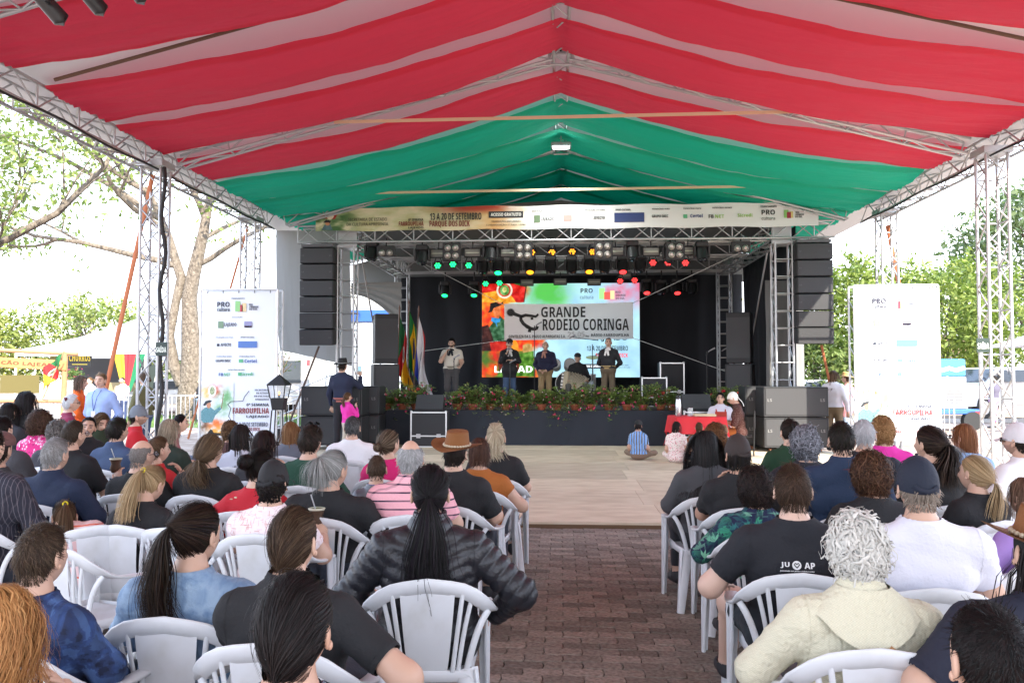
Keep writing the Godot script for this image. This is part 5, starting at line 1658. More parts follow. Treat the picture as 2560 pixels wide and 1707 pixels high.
func speakers() -> void:
	var bk := M(0.016, 0.017, 0.02, 0.6)
	var gr := tex_mat(noise_tex(101, 0.2, 128, 0.0, [[0.0, 1.0], [lin(0.028, 0.029, 0.033), lin(0.05, 0.051, 0.056)]]), 0.6, Vector3(5, 5, 5))
	for sd in [-1, 1]:
		var t := thing("line_array", "black line array of six hanging loudspeakers by the %s" % ("grey tarpaulin" if sd < 0 else "trees"), "loudspeaker", Vector3(sd * 5.28, 0, -17.75), 0.0)
		for i in 6:
			var y := 4.2 - 0.35 * i
			var o := slab(t, "speaker_cabinet", Vector3(0, y, 0), Vector3(0.74, 0.335, 0.5), bk, Basis(Vector3.RIGHT, 0.02 * i), 0.012)
			slab(o, "grille", Vector3(0, 0, 0.252), Vector3(0.69, 0.3, 0.012), gr)
			for s in [-1, 1]: letter(o, "LS", 0.3 * s, 0.0, 0.03, 0.045, M(0.09, 0.09, 0.1, 0.5), 0.26, false, "printed_mark")
		slab(t, "fly_frame", Vector3(0, 4.42, -0.02), Vector3(0.7, 0.06, 0.5), M(0.1, 0.1, 0.11, 0.5))
		bar(t, "chain", Vector3(0, 4.42, -0.1), Vector3(0, 4.56, -0.2), 0.015, alu)
	# subwoofers in stacks of two
	for sd in [-1, 1]:
		for k in 4:
			var up := k % 2
			var x = sd * (4.72 if k < 2 else 4.5) + (0.0 if sd > 0 else -0.08)
			var z := -17.35 if k < 2 else -18.02
			var lab := "%s subwoofer, %s of the %s stack by the %s" % ["grey-grilled" if sd > 0 else "black", "upper" if up else "lower", "front" if k < 2 else "rear", "bystanders" if sd > 0 else "person in the black hat"]
			var t := thing("subwoofer", lab, "loudspeaker", Vector3(x, 0.15 + 0.62 * up, z), 0.03 * sd, "subwoofers beside the stage")
			slab(t, "cabinet", Vector3(0, 0.305, 0), Vector3(1.3, 0.605, 0.6), bk, Basis.IDENTITY, 0.015)
			slab(t, "grille", Vector3(0, 0.305, 0.304), Vector3(1.22, 0.54, 0.014), gr, Basis.IDENTITY, 0.004)
			for q in [[0, 0.592, 1.28, 0.022], [0, 0.018, 1.28, 0.022]]: slab(t, "edge_trim", Vector3(q[0], q[1], 0.302), Vector3(q[2], q[3], 0.02), bk)
			for s in [-1, 1]:
				letter(t, "LS", 0.53 * s, 0.34, 0.06, 0.085, M(0.2, 0.2, 0.2, 0.5), 0.314, false, "printed_mark")
				if up == 0: 
					var g := Geo.new(); g.tube(PackedVector3Array([Vector3(0.5 * s - 0.02, -0.075, 0.2), Vector3(0.5 * s + 0.02, -0.075, 0.2)]), PackedFloat32Array([0.06]), 12)
					part(g, "castor", M(0.3, 0.12, 0.06, 0.6), t)
	# side fills on the stage
	for sd in [-1, 1]:
		for up in 2:
			var t := thing("side_fill_speaker", "%s side-fill loudspeaker, %s one, on stage %s" % ["black" if sd < 0 else "grey sunlit", "upper" if up else "lower", "beside the flags" if sd < 0 else "beside the side curtain"], "loudspeaker", Vector3(sd * 4.28 - 0.03, SF + 1.05 * up, -20.0), -0.35 * sd)
			slab(t, "cabinet", Vector3(0, 0.52, 0), Vector3(0.62, 1.04 if up == 0 else 1.2, 0.6) if up == 0 else Vector3(0.56, 1.2, 0.52), bk, Basis.IDENTITY, 0.015) 
			if up: t.position.y += 0.09
			slab(t, "grille", Vector3(0, 0.52, 0.31 if up == 0 else 0.27), Vector3(0.54, 0.96, 0.014), gr)
			for h in [0.25, 0.8]: slab(t, "handle", Vector3(-0.29 * sd if up == 0 else -0.26 * sd, h, 0.12), Vector3(0.06, 0.08, 0.1), M(0.01, 0.01, 0.01))
	# flight cases with wedge monitors before and on the stage
	case_box("flight_case", "black flight case with bright aluminium edges before the stage skirt", Vector3(-2.86, 0.066, -17.95), Vector3(0.78, 0.76, 0.5), true)
	case_box("flight_case", "flight case behind the thermos with an aluminium edge", Vector3(2.88, 0.066, -17.9), Vector3(0.62, 0.78, 0.5), true)
	case_box("flight_case", "flight case with a catch plate behind the potted flowers", Vector3(2.28, SF, -20.8), Vector3(0.62, 0.72, 0.5), false)
	case_box("flight_case", "tall flight case standing behind the lower one on stage", Vector3(2.85, SF, -21.8), Vector3(0.62, 1.1, 0.5), false)
	for q in [[Vector3(-2.86, 0.83, -17.95), "black wedge monitor on the flight case before the stage"], [Vector3(2.86, 0.85, -17.9), "black wedge monitor on the case behind the thermos"], [Vector3(0.95, SF, -22.4), "black wedge monitor leaning behind the accordion player"]]:
		var t := thing("wedge_monitor", q[1], "loudspeaker", q[0], 0.0)
		var g := Geo.new()
		var a := [Vector3(-0.3, 0, 0.2), Vector3(0.3, 0, 0.2), Vector3(0.3, 0.06, 0.22), Vector3(-0.3, 0.06, 0.22), Vector3(-0.3, 0.36, -0.02), Vector3(0.3, 0.36, -0.02), Vector3(0.3, 0.0, -0.18), Vector3(-0.3, 0.0, -0.18)]
		g.quad(a[0], a[1], a[2], a[3], Vector3.BACK); g.quad(a[7], a[6], a[5], a[4], Vector3.FORWARD + Vector3.UP)
		g.quad(a[0], a[1], a[6], a[7], Vector3.DOWN)
		for s in [0, 1]:
			var f := [a[0], a[3], a[4], a[7]] if s == 0 else [a[1], a[2], a[5], a[6]]
			g.quad(f[0], f[1], f[2], f[3], Vector3.LEFT if s == 0 else Vector3.RIGHT)
		part(g, "cabinet", bk, t)
		g = Geo.new(); g.quad(a[3], a[2], a[5], a[4], Vector3(0, 1, 1))
		part(g, "grille", gr, t)
		slab(t, "mark", Vector3(0, 0.2, 0.128), Vector3(0.05, 0.004, 0.03), M(0.1, 0.1, 0.1))
func case_box(called: String, lab: String, at: Vector3, s: Vector3, latches: bool) -> void:
	var t := thing(called, lab, "case", at, 0, "flight cases")
	slab(t, "shell", Vector3(0, s.y / 2, 0), s, M(0.02, 0.021, 0.025, 0.65))
	var al := M(0.7, 0.71, 0.72, 0.35, {"metallic": 0.7})
	for x in [-1, 1]:
		slab(t, "edge", Vector3(x * (s.x / 2 - 0.01), s.y / 2, s.z / 2 - 0.008), Vector3(0.03, s.y + 0.006, 0.03), al)
		for y in [0.0, 1.0]:
			var g := Geo.new(); g.ball(Vector3(x * (s.x / 2 - 0.015), y * s.y, s.z / 2 - 0.015), Vector3.ONE * 0.032, 8, 6)
			part(g, "corner", al, t)
	for y in [0.012, s.y * 0.32, s.y - 0.012]: slab(t, "edge", Vector3(0, y, s.z / 2 - 0.006), Vector3(s.x + 0.004, 0.026, 0.032), al)
	for x in [-0.22, 0.22]:
		slab(t, "latch", Vector3(x * s.x / 0.78, s.y * 0.32, s.z / 2 + 0.008), Vector3(0.09, 0.09, 0.014), M(0.5, 0.5, 0.52, 0.4, {"metallic": 0.6}), Basis.IDENTITY, 0.01)

# ---------- potted fuchsias along the stage edge ----------
func plants() -> void:
	var leaf := M(1, 1, 1, 0.55, {"vertex_color_use_as_albedo": true, "backlight_enabled": true, "backlight": lin(0.3, 0.45, 0.12), "cull_mode": BaseMaterial3D.CULL_DISABLED})
	var stem := M(0.08, 0.09, 0.03, 0.8)
	var pot := M(0.32, 0.09, 0.045, 0.75)
	var rg := RandomNumberGenerator.new(); rg.seed = 41
	var xs := [-3.95, -3.6, -3.3, -2.35, -2.0, -1.6, -1.25, -0.85, -0.45, -0.1, 0.3, 0.65, 1.05, 1.45, 1.8, 2.2, 2.45, 3.5, 3.95]
	for k in xs.size():
		var hang := 0.25 if k in [5, 6, 7, 9, 0] else 0.05
		var lush := rg.randf_range(0.85, 1.15)
		var shade := rg.randf()
		var lab := "potted fuchsia with green leaves and red flowers along the stage edge"
		if k < 3: lab = "dark-leaved potted fuchsia with red flowers at the foot of the flags"
		elif k >= 17: lab = "potted fuchsia with large red blooms behind the seated people"
		var t := thing("potted_fuchsia", lab, "plant", Vector3(xs[k], SF, -18.62 + 0.12 * rg.randf()), rg.randf() * 6.0, "potted flowers on the stage edge")
		var g := Geo.new()
		g.lathe([Vector2(0.0, 0.0), Vector2(0.08, 0.0), Vector2(0.11, 0.1), Vector2(0.125, 0.1), Vector2(0.125, 0.135), Vector2(0.1, 0.135), Vector2(0.09, 0.11), Vector2(0, 0.11)], 16)
		part(g, "pot", pot, t)
		var gs := Geo.new()
		var gl := Geo.new()
		var gf := Geo.new()
		for s in 46:
			var a := rg.randf() * TAU
			var out := rg.randf_range(0.1, 0.36) * lush
			var top := rg.randf_range(0.16, 0.5) * lush if rg.randf() > hang else rg.randf_range(0.1, 0.2)
			var fwd := Vector3(cos(a), 0, sin(a))
			var p0 := Vector3(0, 0.11, 0) + fwd * 0.04
			var p1 := p0 + fwd * out * 0.5 + Vector3(0, top, 0)
			var droop := rg.randf_range(0.06, 0.36) + (rg.randf_range(0.1, 0.4) if rg.randf() < hang * 2.0 else 0.0)
			var p2 := p1 + fwd * out * 0.6 + Vector3(0, -droop, 0)
			var P := PackedVector3Array()
			for i in 7:
				var q := i / 6.0
				P.append(p0.lerp(p1, q).lerp(p1.lerp(p2, q), q))
			gs.tube(P, PackedFloat32Array([0.005, 0.004, 0.004, 0.003, 0.003, 0.002, 0.002]), 4, false)
			for i in range(1, 7):
				for j in 7:
					var b := rg.randf() * TAU
					var d := Vector3(cos(b), rg.randf_range(-0.3, 0.6), sin(b)).normalized()
					var at := P[i] + d * 0.015 + Vector3(rg.randf(), rg.randf(), rg.randf()) * 0.02
					var w := d.cross(Vector3.UP).normalized() * rg.randf_range(0.012, 0.022)
					var ln := d * rg.randf_range(0.045, 0.08)
					gl.col = Color(0.13, 0.21, 0.05).lerp(Color(0.4, 0.5, 0.15), rg.randf() * rg.randf() + 0.25 * shade)
					if rg.randf() < 0.06: gl.col = Color(0.25, 0.16, 0.05)
					gl.quad(at, at + ln * 0.45 + w, at + ln, at + ln * 0.45 - w, d + Vector3.UP)
			if rg.randf() < 0.26:
				for j in 2:
					var at := P[5] + Vector3(rg.randf_range(-0.03, 0.03), -0.03 - 0.05 * rg.randf(), rg.randf_range(-0.03, 0.03))
					gf.col = Color(0.55, 0.015, 0.06).lerp(Color(0.7, 0.05, 0.2), rg.randf())
					gf.tube(PackedVector3Array([at + Vector3(0, 0.025, 0), at + Vector3(0, 0.008, 0), at - Vector3(0, 0.014, 0)]), PackedFloat32Array([0.005, 0.016, 0.008]), 6)
			if rg.randf() < 0.25:
				gf.col = Color(0.7, 0.55, 0.55)
				gf.ball(P[6], Vector3.ONE * 0.012, 6, 4)
		if k in [2, 12, 15, 16, 17, 18, 6]:
			gf.col = Color(0.5, 0.01, 0.03)
			for j in 5:
				var c := Vector3(rg.randf_range(-0.12, 0.12), rg.randf_range(0.35, 0.5), rg.randf_range(-0.1, 0.1))
				if j == 0:
					for i in 7: gf.ball(c + Vector3(cos(i), sin(i * 2.1) * 0.6, sin(i)) * 0.022, Vector3.ONE * 0.024, 6, 5)
		part(gs, "stems", stem, t)
		for q in [part(gl, "foliage", leaf, t), part(gf, "flowers", M(1, 1, 1, 0.6, {"vertex_color_use_as_albedo": true}), t)]: q.set_meta("kind", "stuff")

# ---------- flags, instruments, table ----------
func flag_image(kind: int) -> Image:
	var im := Image.create(96, 96, false, Image.FORMAT_RGB8)
	for y in 96:
		for x in 96:
			var u := x / 96.0
			var v := y / 96.0
			var c := Color.WHITE
			if kind == 0:      # three diagonal bands, green red yellow with a pale emblem
				var d := u + v
				c = Color(0.0, 0.35, 0.16) if d < 0.75 else (Color(0.7, 0.05, 0.07) if d < 1.25 else Color(0.88, 0.66, 0.06))
				if Vector2((u - 0.5) * 1.0, (v - 0.5) * 1.3).length() < 0.17: c = Color(0.8, 0.78, 0.74)
				if Vector2((u - 0.5) * 1.0, (v - 0.5) * 1.3).length() < 0.11: c = Color(0.3, 0.32, 0.25)
			elif kind == 1:
				c = Color(0.0, 0.45, 0.17)
				if absf(u - 0.5) * 2.1 + absf(v - 0.5) * 2.1 < 0.9: c = Color(0.95, 0.75, 0.05)
				if Vector2(u - 0.5, v - 0.5).length() < 0.17: c = Color(0.03, 0.1, 0.4)
			else:
				c = Color(0.86, 0.85, 0.86)
				if u - v > 0.5: c = Color(0.75, 0.05, 0.06)
				elif v - u > 0.55: c = Color(0.1, 0.2, 0.6)
				if absf(u - v) < 0.3 and absf(u - v) > 0.24: c = Color(0.9, 0.9, 0.9)
				if Vector2(u - 0.5, v - 0.5).length() < 0.07: c = Color(0.05, 0.08, 0.07)
			im.set_pixel(x, y, c)
	return im
func hanging_flag(lab: String, at: Vector3, kind: int, h: float, tilt: float) -> void:
	var t := thing("flag_on_pole", lab, "flag", at, 0.0, "flags at the edge of the stage")
	bar(t, "pole", Vector3.ZERO, Vector3(tilt * h, h, 0), 0.018, M(0.12, 0.05, 0.025, 0.5))
	var g := Geo.new()
	g.lathe([Vector2(0, 0), Vector2(0.03, 0.0), Vector2(0.0, 0.12)], 10, Transform3D(Basis.IDENTITY, Vector3(tilt * h, h, 0)))
	part(g, "finial", M(0.12, 0.05, 0.025, 0.5), t)
	# cloth gathered along the pole: hoist at the pole, fly falling
	g = Geo.new()
	var top := h - 0.12
	g.grid(30, 36, func(u, v):
		var y: float = top - v * 1.5 - u * 0.55
		var spread: float = (0.1 + 0.36 * pow(v, 0.7) + 0.12 * u)
		var x: float = tilt * y + spread * u * (0.75 + 0.25 * sin(v * 4.0 + u * 3.0))
		var z: float = 0.1 * sin(u * 12.0 + v * 2.0) * (0.25 + 0.75 * v) * (0.3 + u)
		return Vector3(x + 0.01, y, z))
	var m := StandardMaterial3D.new(); m.albedo_texture = ImageTexture.create_from_image(flag_image(kind)); m.roughness = 0.7; m.cull_mode = BaseMaterial3D.CULL_DISABLED
	part(g, "cloth", m, t)
	slab(t, "stand", Vector3(0, 0.02, 0), Vector3(0.3, 0.04, 0.3), M(0.05, 0.03, 0.02))
func mic_stand(lab: String, at: Vector3, h: float, boom: float) -> void:
	var bk := M(0.015, 0.015, 0.016, 0.4)
	var t := thing("microphone_stand", lab, "microphone stand", at)
	bar(t, "pole", Vector3(0, 0.02, 0), Vector3(0, h, 0), 0.011, bk)
	for i in 3: bar(t, "leg", Vector3(0, 0.1, 0), Vector3(cos(i * 2.1) * 0.26, 0.01, sin(i * 2.1) * 0.26), 0.009, bk)
	bar(t, "boom_arm", Vector3(-boom * 0.3, h - 0.1 * signf(boom), 0), Vector3(boom, h + absf(boom) * 0.35, 0.1), 0.008, bk)
	var g := Geo.new()
	var e := Vector3(boom, h + absf(boom) * 0.35, 0.1)
	g.tube(PackedVector3Array([e - Vector3(0.06, 0.04, 0), e, e + Vector3(0.1, 0.05, 0)]), PackedFloat32Array([0.012, 0.016, 0.022]), 10)
	part(g, "microphone", M(0.3, 0.3, 0.31, 0.4), t)
func props() -> void:
	hanging_flag("green, red and yellow state flag hanging furled from its pole", Vector3(-4.13, SF, -20.6), 0, 2.45, 0.02)
	hanging_flag("green flag with a yellow lozenge hanging from its pole", Vector3(-3.86, SF, -20.7), 1, 2.6, 0.0)
	hanging_flag("white flag with red and blue corners hanging from its pole", Vector3(-3.68, SF, -20.3), 2, 2.4, 0.06)
	mic_stand("microphone stand with a straight pole by the side curtain", Vector3(3.5, SF, -20.2), 1.35, 0.08)
	mic_stand("microphone stand with its arm turned to the flight cases", Vector3(4.02, SF, -20.2), 1.35, -0.12)
	mic_stand("boom stand between the drum kit and the white neckerchief", Vector3(0.82, SF, -22.1), 1.6, -0.55)
	mic_stand("boom stand tilted down towards the accordion", Vector3(1.28, SF, -21.9), 1.2, -0.35)
	mic_stand("microphone stand behind the performer in the navy jumper", Vector3(-0.72, SF, -22.0), 2.1, 0.1)
	mic_stand("microphone stand before the performer in the blazer", Vector3(-1.28, SF, -20.55), 1.1, 0.05)
	mic_stand("microphone stand before the singer in white", Vector3(-2.62, SF, -20.05), 1.2, 0.05)
	# drum kit
	var t := thing("drum_kit", "drum kit with a black bass drum and pale tom on a riser", "drum kit", Vector3(0.12, SF + 0.22, -22.9))
	slab(t, "riser", Vector3(0.2, -0.11, 0), Vector3(3.0, 0.2, 1.5), M(0.16, 0.16, 0.17, 0.7))
	var bk := M(0.015, 0.015, 0.017, 0.35)
	for q in [[Vector3(0.05, 0.33, 0.2), 0.33, 0.4, "bass_drum", bk, Vector3.BACK], [Vector3(0.1, 0.83, 0.15), 0.15, 0.26, "tom_drum", M(0.6, 0.58, 0.53, 0.35), Vector3(0.1, 0.35, 1)], [Vector3(-0.28, 0.83, 0.12), 0.14, 0.24, "tom_drum", M(0.6, 0.58, 0.53, 0.35), Vector3(-0.1, 0.35, 1)], [Vector3(0.6, 0.35, 0.1), 0.22, 0.45, "floor_tom", M(0.5, 0.48, 0.44, 0.35), Vector3.UP]]:
		var ax: Vector3 = q[5].normalized()
		var g := Geo.new()
		g.tube(PackedVector3Array([q[0] - ax * q[2] / 2, q[0] + ax * q[2] / 2]), PackedFloat32Array([q[1]]), 24)
		var o := part(g, q[3], q[4], t)
		g = Geo.new(); g.tube(PackedVector3Array([q[0] + ax * (q[2] / 2 - 0.02), q[0] + ax * (q[2] / 2 + 0.012)]), PackedFloat32Array([q[1] + 0.012]), 24)
		part(g, "hoop", M(0.5, 0.5, 0.5, 0.3, {"metallic": 0.7}), o)
		g = Geo.new(); g.tube(PackedVector3Array([q[0] + ax * (q[2] / 2 + 0.012), q[0] + ax * (q[2] / 2 + 0.016)]), PackedFloat32Array([q[1] - 0.006]), 24)
		part(g, "drum_head", M(0.02, 0.02, 0.02, 0.4) if q[3] == "bass_drum" else M(0.65, 0.65, 0.62, 0.6), o)
	for s in [[-0.7, 1.0], [0.75, 1.05]]:
		bar(t, "cymbal_stand", Vector3(s[0], 0, -0.1), Vector3(s[0], s[1], -0.1), 0.012, alu)
		var g := Geo.new(); g.lathe([Vector2(0.2, 0.0), Vector2(0.05, 0.02), Vector2(0.0, 0.035)], 24, Transform3D(Basis(Vector3.RIGHT, 0.3), Vector3(s[0], s[1], -0.1)))
		part(g, "cymbal", M(0.5, 0.36, 0.12, 0.3, {"metallic": 0.8}), t)
	# accordion on the musician's lap
	t = thing("accordion", "cream piano accordion with open bellows held by the seated musician", "accordion", Vector3(0.3, SF + 0.62, -21.28), 0.0)
	t.rotation.z = -0.12
	var cream := M(0.45, 0.38, 0.25, 0.4)
	slab(t, "keyboard_case", Vector3(-0.2, 0.0, 0), Vector3(0.13, 0.48, 0.2), cream, Basis.IDENTITY, 0.02)
	for i in 14: slab(t, "piano_key", Vector3(-0.285, 0.19 - 0.029 * i, 0.07), Vector3(0.06, 0.025, 0.03), M(0.7, 0.68, 0.62, 0.3) if i % 3 else M(0.02, 0.02, 0.02, 0.3))
	for i in 15:
		var a := i / 14.0
		slab(t, "bellows_fold", Vector3(-0.12 + 0.36 * a, 0.02 - 0.06 * a * a, 0), Vector3(0.016, 0.44 - 0.03 * (i % 2), 0.2 - 0.02 * (i % 2)), cream if i % 2 else M(0.4, 0.36, 0.26, 0.6), Basis(Vector3.BACK, -0.75 * a))
	slab(t, "bass_case", Vector3(0.34, -0.1, 0), Vector3(0.1, 0.44, 0.2), M(0.28, 0.34, 0.38, 0.4), Basis(Vector3.BACK, -0.85), 0.02)
	t = thing("drum_stool", "low black stool under the accordion player", "stool", Vector3(0.29, SF, -21.65))
	slab(t, "seat", Vector3(0, 0.4, 0), Vector3(0.36, 0.06, 0.36), bk, Basis.IDENTITY, 0.02)
	for i in 4: bar(t, "leg", Vector3(0.14 * (1 if i % 2 else -1), 0.37, 0.14 * (1 if i < 2 else -1)), Vector3(0.2 * (1 if i % 2 else -1), 0.0, 0.2 * (1 if i < 2 else -1)), 0.012, bk)
	# red table
	t = thing("red_table", "small wooden trestle table under a red cloth", "table", Vector3(2.6, 0.066, -16.2), 0.1)
	var wood := M(0.34, 0.13, 0.05, 0.6)
	slab(t, "table_top", Vector3(0, 0.74, 0), Vector3(0.94, 0.03, 0.7), wood)
	for z in [-0.25, 0.25]:
		bar(t, "leg", Vector3(-0.35, 0.0, z), Vector3(0.3, 0.73, z), 0.035, wood); bar(t, "leg", Vector3(0.35, 0.0, z + 0.03), Vector3(-0.3, 0.73, z + 0.03), 0.035, wood)
	var g := Geo.new()
	var fn := FastNoiseLite.new(); fn.seed = 6; fn.frequency = 1.0
	g.grid(44, 40, func(u, v):
		var x: float = (u - 0.5) * 1.64
		var z: float = (v - 0.5) * 1.4
		var ox := maxf(absf(x) - 0.48, 0.0)
		var oz := maxf(absf(z) - 0.36, 0.0)
		var drop := ox + oz
		var nx := signf(x) * (minf(absf(x), 0.48) + 0.13 * ox + 0.03 * sin(z * 16.0) * ox * 3.0)
		var nz := signf(z) * (minf(absf(z), 0.36) + 0.13 * oz + 0.03 * sin(x * 15.0 + 1.0) * oz * 3.0)
		return Vector3(nx, 0.762 - drop * 0.95 + 0.003 * fn.get_noise_2d(x * 4.0, z * 4.0), nz))
	var cl := part(g, "red_tablecloth", cloth(0.55, 0.02, 0.03, 0.8), self)
	cl.position = t.position; cl.rotation = t.rotation
	cl.set_meta("label", "red cloth draped over the small trestle table"); cl.set_meta("category", "tablecloth")
	t = thing("thermos_flask", "tall steel thermos flask with a black lid on the red cloth", "flask", Vector3(2.24, 0.832, -16.1))
	g = Geo.new(); g.lathe([Vector2(0, 0), Vector2(0.062, 0.0), Vector2(0.06, 0.2), Vector2(0.048, 0.3), Vector2(0.04, 0.33)], 20)
	part(g, "steel_body", M(0.55, 0.56, 0.58, 0.25, {"metallic": 0.8}), t)
	g = Geo.new(); g.lathe([Vector2(0.041, 0.32), Vector2(0.046, 0.34), Vector2(0.044, 0.39), Vector2(0, 0.4)], 18)
	part(g, "lid", M(0.015, 0.015, 0.016, 0.4), t)
	bar(t, "handle", Vector3(0.05, 0.12, 0.02), Vector3(0.055, 0.32, 0.02), 0.008, M(0.015, 0.015, 0.016, 0.4))
	t = thing("serving_tray", "pale oblong tray on the red cloth", "tray", Vector3(2.72, 0.83, -16.0))
	slab(t, "tray_base", Vector3(0, 0.012, 0), Vector3(0.4, 0.02, 0.24), M(0.5, 0.42, 0.28, 0.6), Basis.IDENTITY, 0.006)
	for s in [-1, 1]: slab(t, "rim", Vector3(0, 0.03, 0.115 * s), Vector3(0.4, 0.03, 0.014), M(0.5, 0.42, 0.28, 0.6))
	t = thing("glass_jar", "clear glass jar beside the thermos", "jar", Vector3(2.46, 0.832, -16.05))
	g = Geo.new(); g.lathe([Vector2(0.0, 0.0), Vector2(0.05, 0.0), Vector2(0.052, 0.14), Vector2(0.04, 0.16)], 16)
	part(g, "glass", M(0.9, 0.95, 0.95, 0.05, {"transparency": BaseMaterial3D.TRANSPARENCY_ALPHA, "albedo_color": Color(0.9, 0.95, 0.95, 0.25)}), t)
# ---------- printed upright banners ----------
func upright_banner(lab: String, at: Vector3, turn: float) -> void:
	var t := thing("upright_sponsor_banner", lab, "banner", at, turn, "upright sponsor banners")
	var W := 1.5
	var Hh := 2.9
	var tube_m := M(0.62, 0.63, 0.65, 0.4, {"metallic": 0.5})
	for s in [-1, 1]:
		bar(t, "frame_post", Vector3(s * (W / 2 + 0.03), 0.0, 0), Vector3(s * (W / 2 + 0.03), Hh + 0.42, 0), 0.024, tube_m)
		bar(t, "rear_post", Vector3(s * (W / 2 + 0.03), 0.0, -0.3), Vector3(s * (W / 2 + 0.03), Hh + 0.42, -0.3), 0.02, tube_m)
		for i in 7: bar(t, "brace", Vector3(s * (W / 2 + 0.03), 0.2 + 0.44 * i, 0), Vector3(s * (W / 2 + 0.03), 0.42 + 0.44 * i, -0.3), 0.01, tube_m)
	bar(t, "frame_rail", Vector3(-W / 2 - 0.03, Hh + 0.42, 0), Vector3(W / 2 + 0.03, Hh + 0.42, 0), 0.022, tube_m)
	bar(t, "frame_rail", Vector3(-W / 2 - 0.03, Hh + 0.42, -0.3), Vector3(W / 2 + 0.03, Hh + 0.42, -0.3), 0.022, tube_m)
	for i in 5: bar(t, "tie", Vector3(-W / 2 + 0.1 + 0.32 * i, Hh + 0.35, 0.01), Vector3(-W / 2 + 0.1 + 0.32 * i, Hh + 0.44, 0.0), 0.007, M(0.05, 0.05, 0.05))
	var f := FastNoiseLite.new(); f.seed = 6; f.frequency = 1.0
	var g := Geo.new()
	g.grid(10, 14, func(u, v): return Vector3((u - 0.5) * W, 0.38 + Hh * (1.0 - v), 0.012 * f.get_noise_2d(u * 2.0, v * 3.0)))
	part(g, "vinyl", M(0.74, 0.79, 0.86, 0.55), t)
	var k := W / 685.0
	var ox := 437.0
	var oy := 0.38 + Hh + 105.0 * k
	var art := patch(t, (248 - ox) * k, oy - 1170 * k, 300 * k, 490 * k, null, 0.016, "printed_art")
	var m := StandardMaterial3D.new(); m.albedo_texture = banner_art; m.roughness = 0.55
	art.material_override = m
	var dk := ink(0.03, 0.035, 0.06)
	var gy := ink(0.12, 0.13, 0.17)
	var rd := ink(0.25, 0.03, 0.03)
	var gn := ink(0.12, 0.42, 0.22)
	for q in [["FINANCIAMENTO", 427, 168, 125, 10, gy], ["PRO", 292, 222, 115, 46, dk], ["cultura", 292, 268, 115, 34, dk], ["RIO", 548, 226, 34, 17, dk], ["GRANDE", 575, 246, 86, 17, dk], ["DO SUL", 570, 266, 76, 17, dk], ["REALIZAÇÃO", 422, 340, 95, 10, gy], ["LAJEADO", 360, 410, 110, 40, gy], ["PRODUÇÃO CULTURAL", 307, 523, 165, 12, gy], ["APOIO CULTURAL", 520, 522, 130, 11, gy], ["AFFECTO", 320, 590, 95, 28, dk], ["PATROCÍNIO OURO", 305, 695, 140, 12, gy], ["PATROCÍNIO PRATA", 520, 695, 150, 12, gy], ["GRUPO IMEC", 297, 735, 140, 22, dk], ["Certel", 552, 737, 110, 32, ink(0.03, 0.1, 0.35)], ["PATROCÍNIO BRONZE", 420, 816, 155, 12, gy], ["FB", 278, 860, 40, 28, ink(0.05, 0.1, 0.3)], ["NET", 335, 860, 55, 28, gn], ["Sicredi", 520, 855, 115, 32, gn], ["SECRETARIA", 660, 1000, 132, 16, gy], ["DE ESTADO", 668, 1028, 118, 16, gy], ["DA CULTURA", 658, 1056, 138, 16, gy], ["APRESENTA", 662, 1085, 128, 16, gy], ["6ª SEMANA", 622, 1133, 205, 26, dk], ["FARROUPILHA", 560, 1187, 335, 50, rd], ["LAJEADO", 622, 1242, 205, 28, dk], ["13 A 20 DE SETEMBRO", 565, 1310, 305, 38, gy], ["PARQUE DOS DICK", 530, 1357, 235, 36, rd]]:
		letter(t, q[0], (q[1] - ox) * k, oy - q[2] * k, q[4] * k, q[3] * k, q[5], 0.018)
	for q in [[522, 588, 175, 58, ink(0.1, 0.2, 0.5)], [524, 405, 70, 55, ink(0.3, 0.3, 0.5)], [524, 425, 72, 14, ink(0.5, 0.15, 0.12)], [270, 408, 50, 62, ink(0.2, 0.3, 0.2)], [425, 240, 45, 95, ink(0.3, 0.6, 0.25)], [450, 258, 45, 62, ink(0.5, 0.06, 0.1)], [485, 250, 40, 80, ink(0.75, 0.6, 0.35)], [462, 737, 40, 30, gn], [452, 857, 30, 30, gn], [248, 592, 24, 24, dk]]:
		patch(t, (q[0] - ox) * k, oy - q[1] * k, q[2] * k, q[3] * k, q[4], 0.016 + 0.0003 * (q[0] % 7))
	# outline map drawing with a lance
	g = Geo.new()
	var pts := []
	for q in [[540, 1010], [500, 1060], [485, 1100], [375, 1105], [345, 1130], [375, 1165], [355, 1240], [385, 1280]]: pts.append(Vector3((q[0] - ox) * k, oy - q[1] * k, 0.018))
	for i in pts.size() - 1: g.rod(pts[i], pts[i + 1], 0.006, 5)
	part(g, "printed_outline", dk, t)
var banner_art: ImageTexture

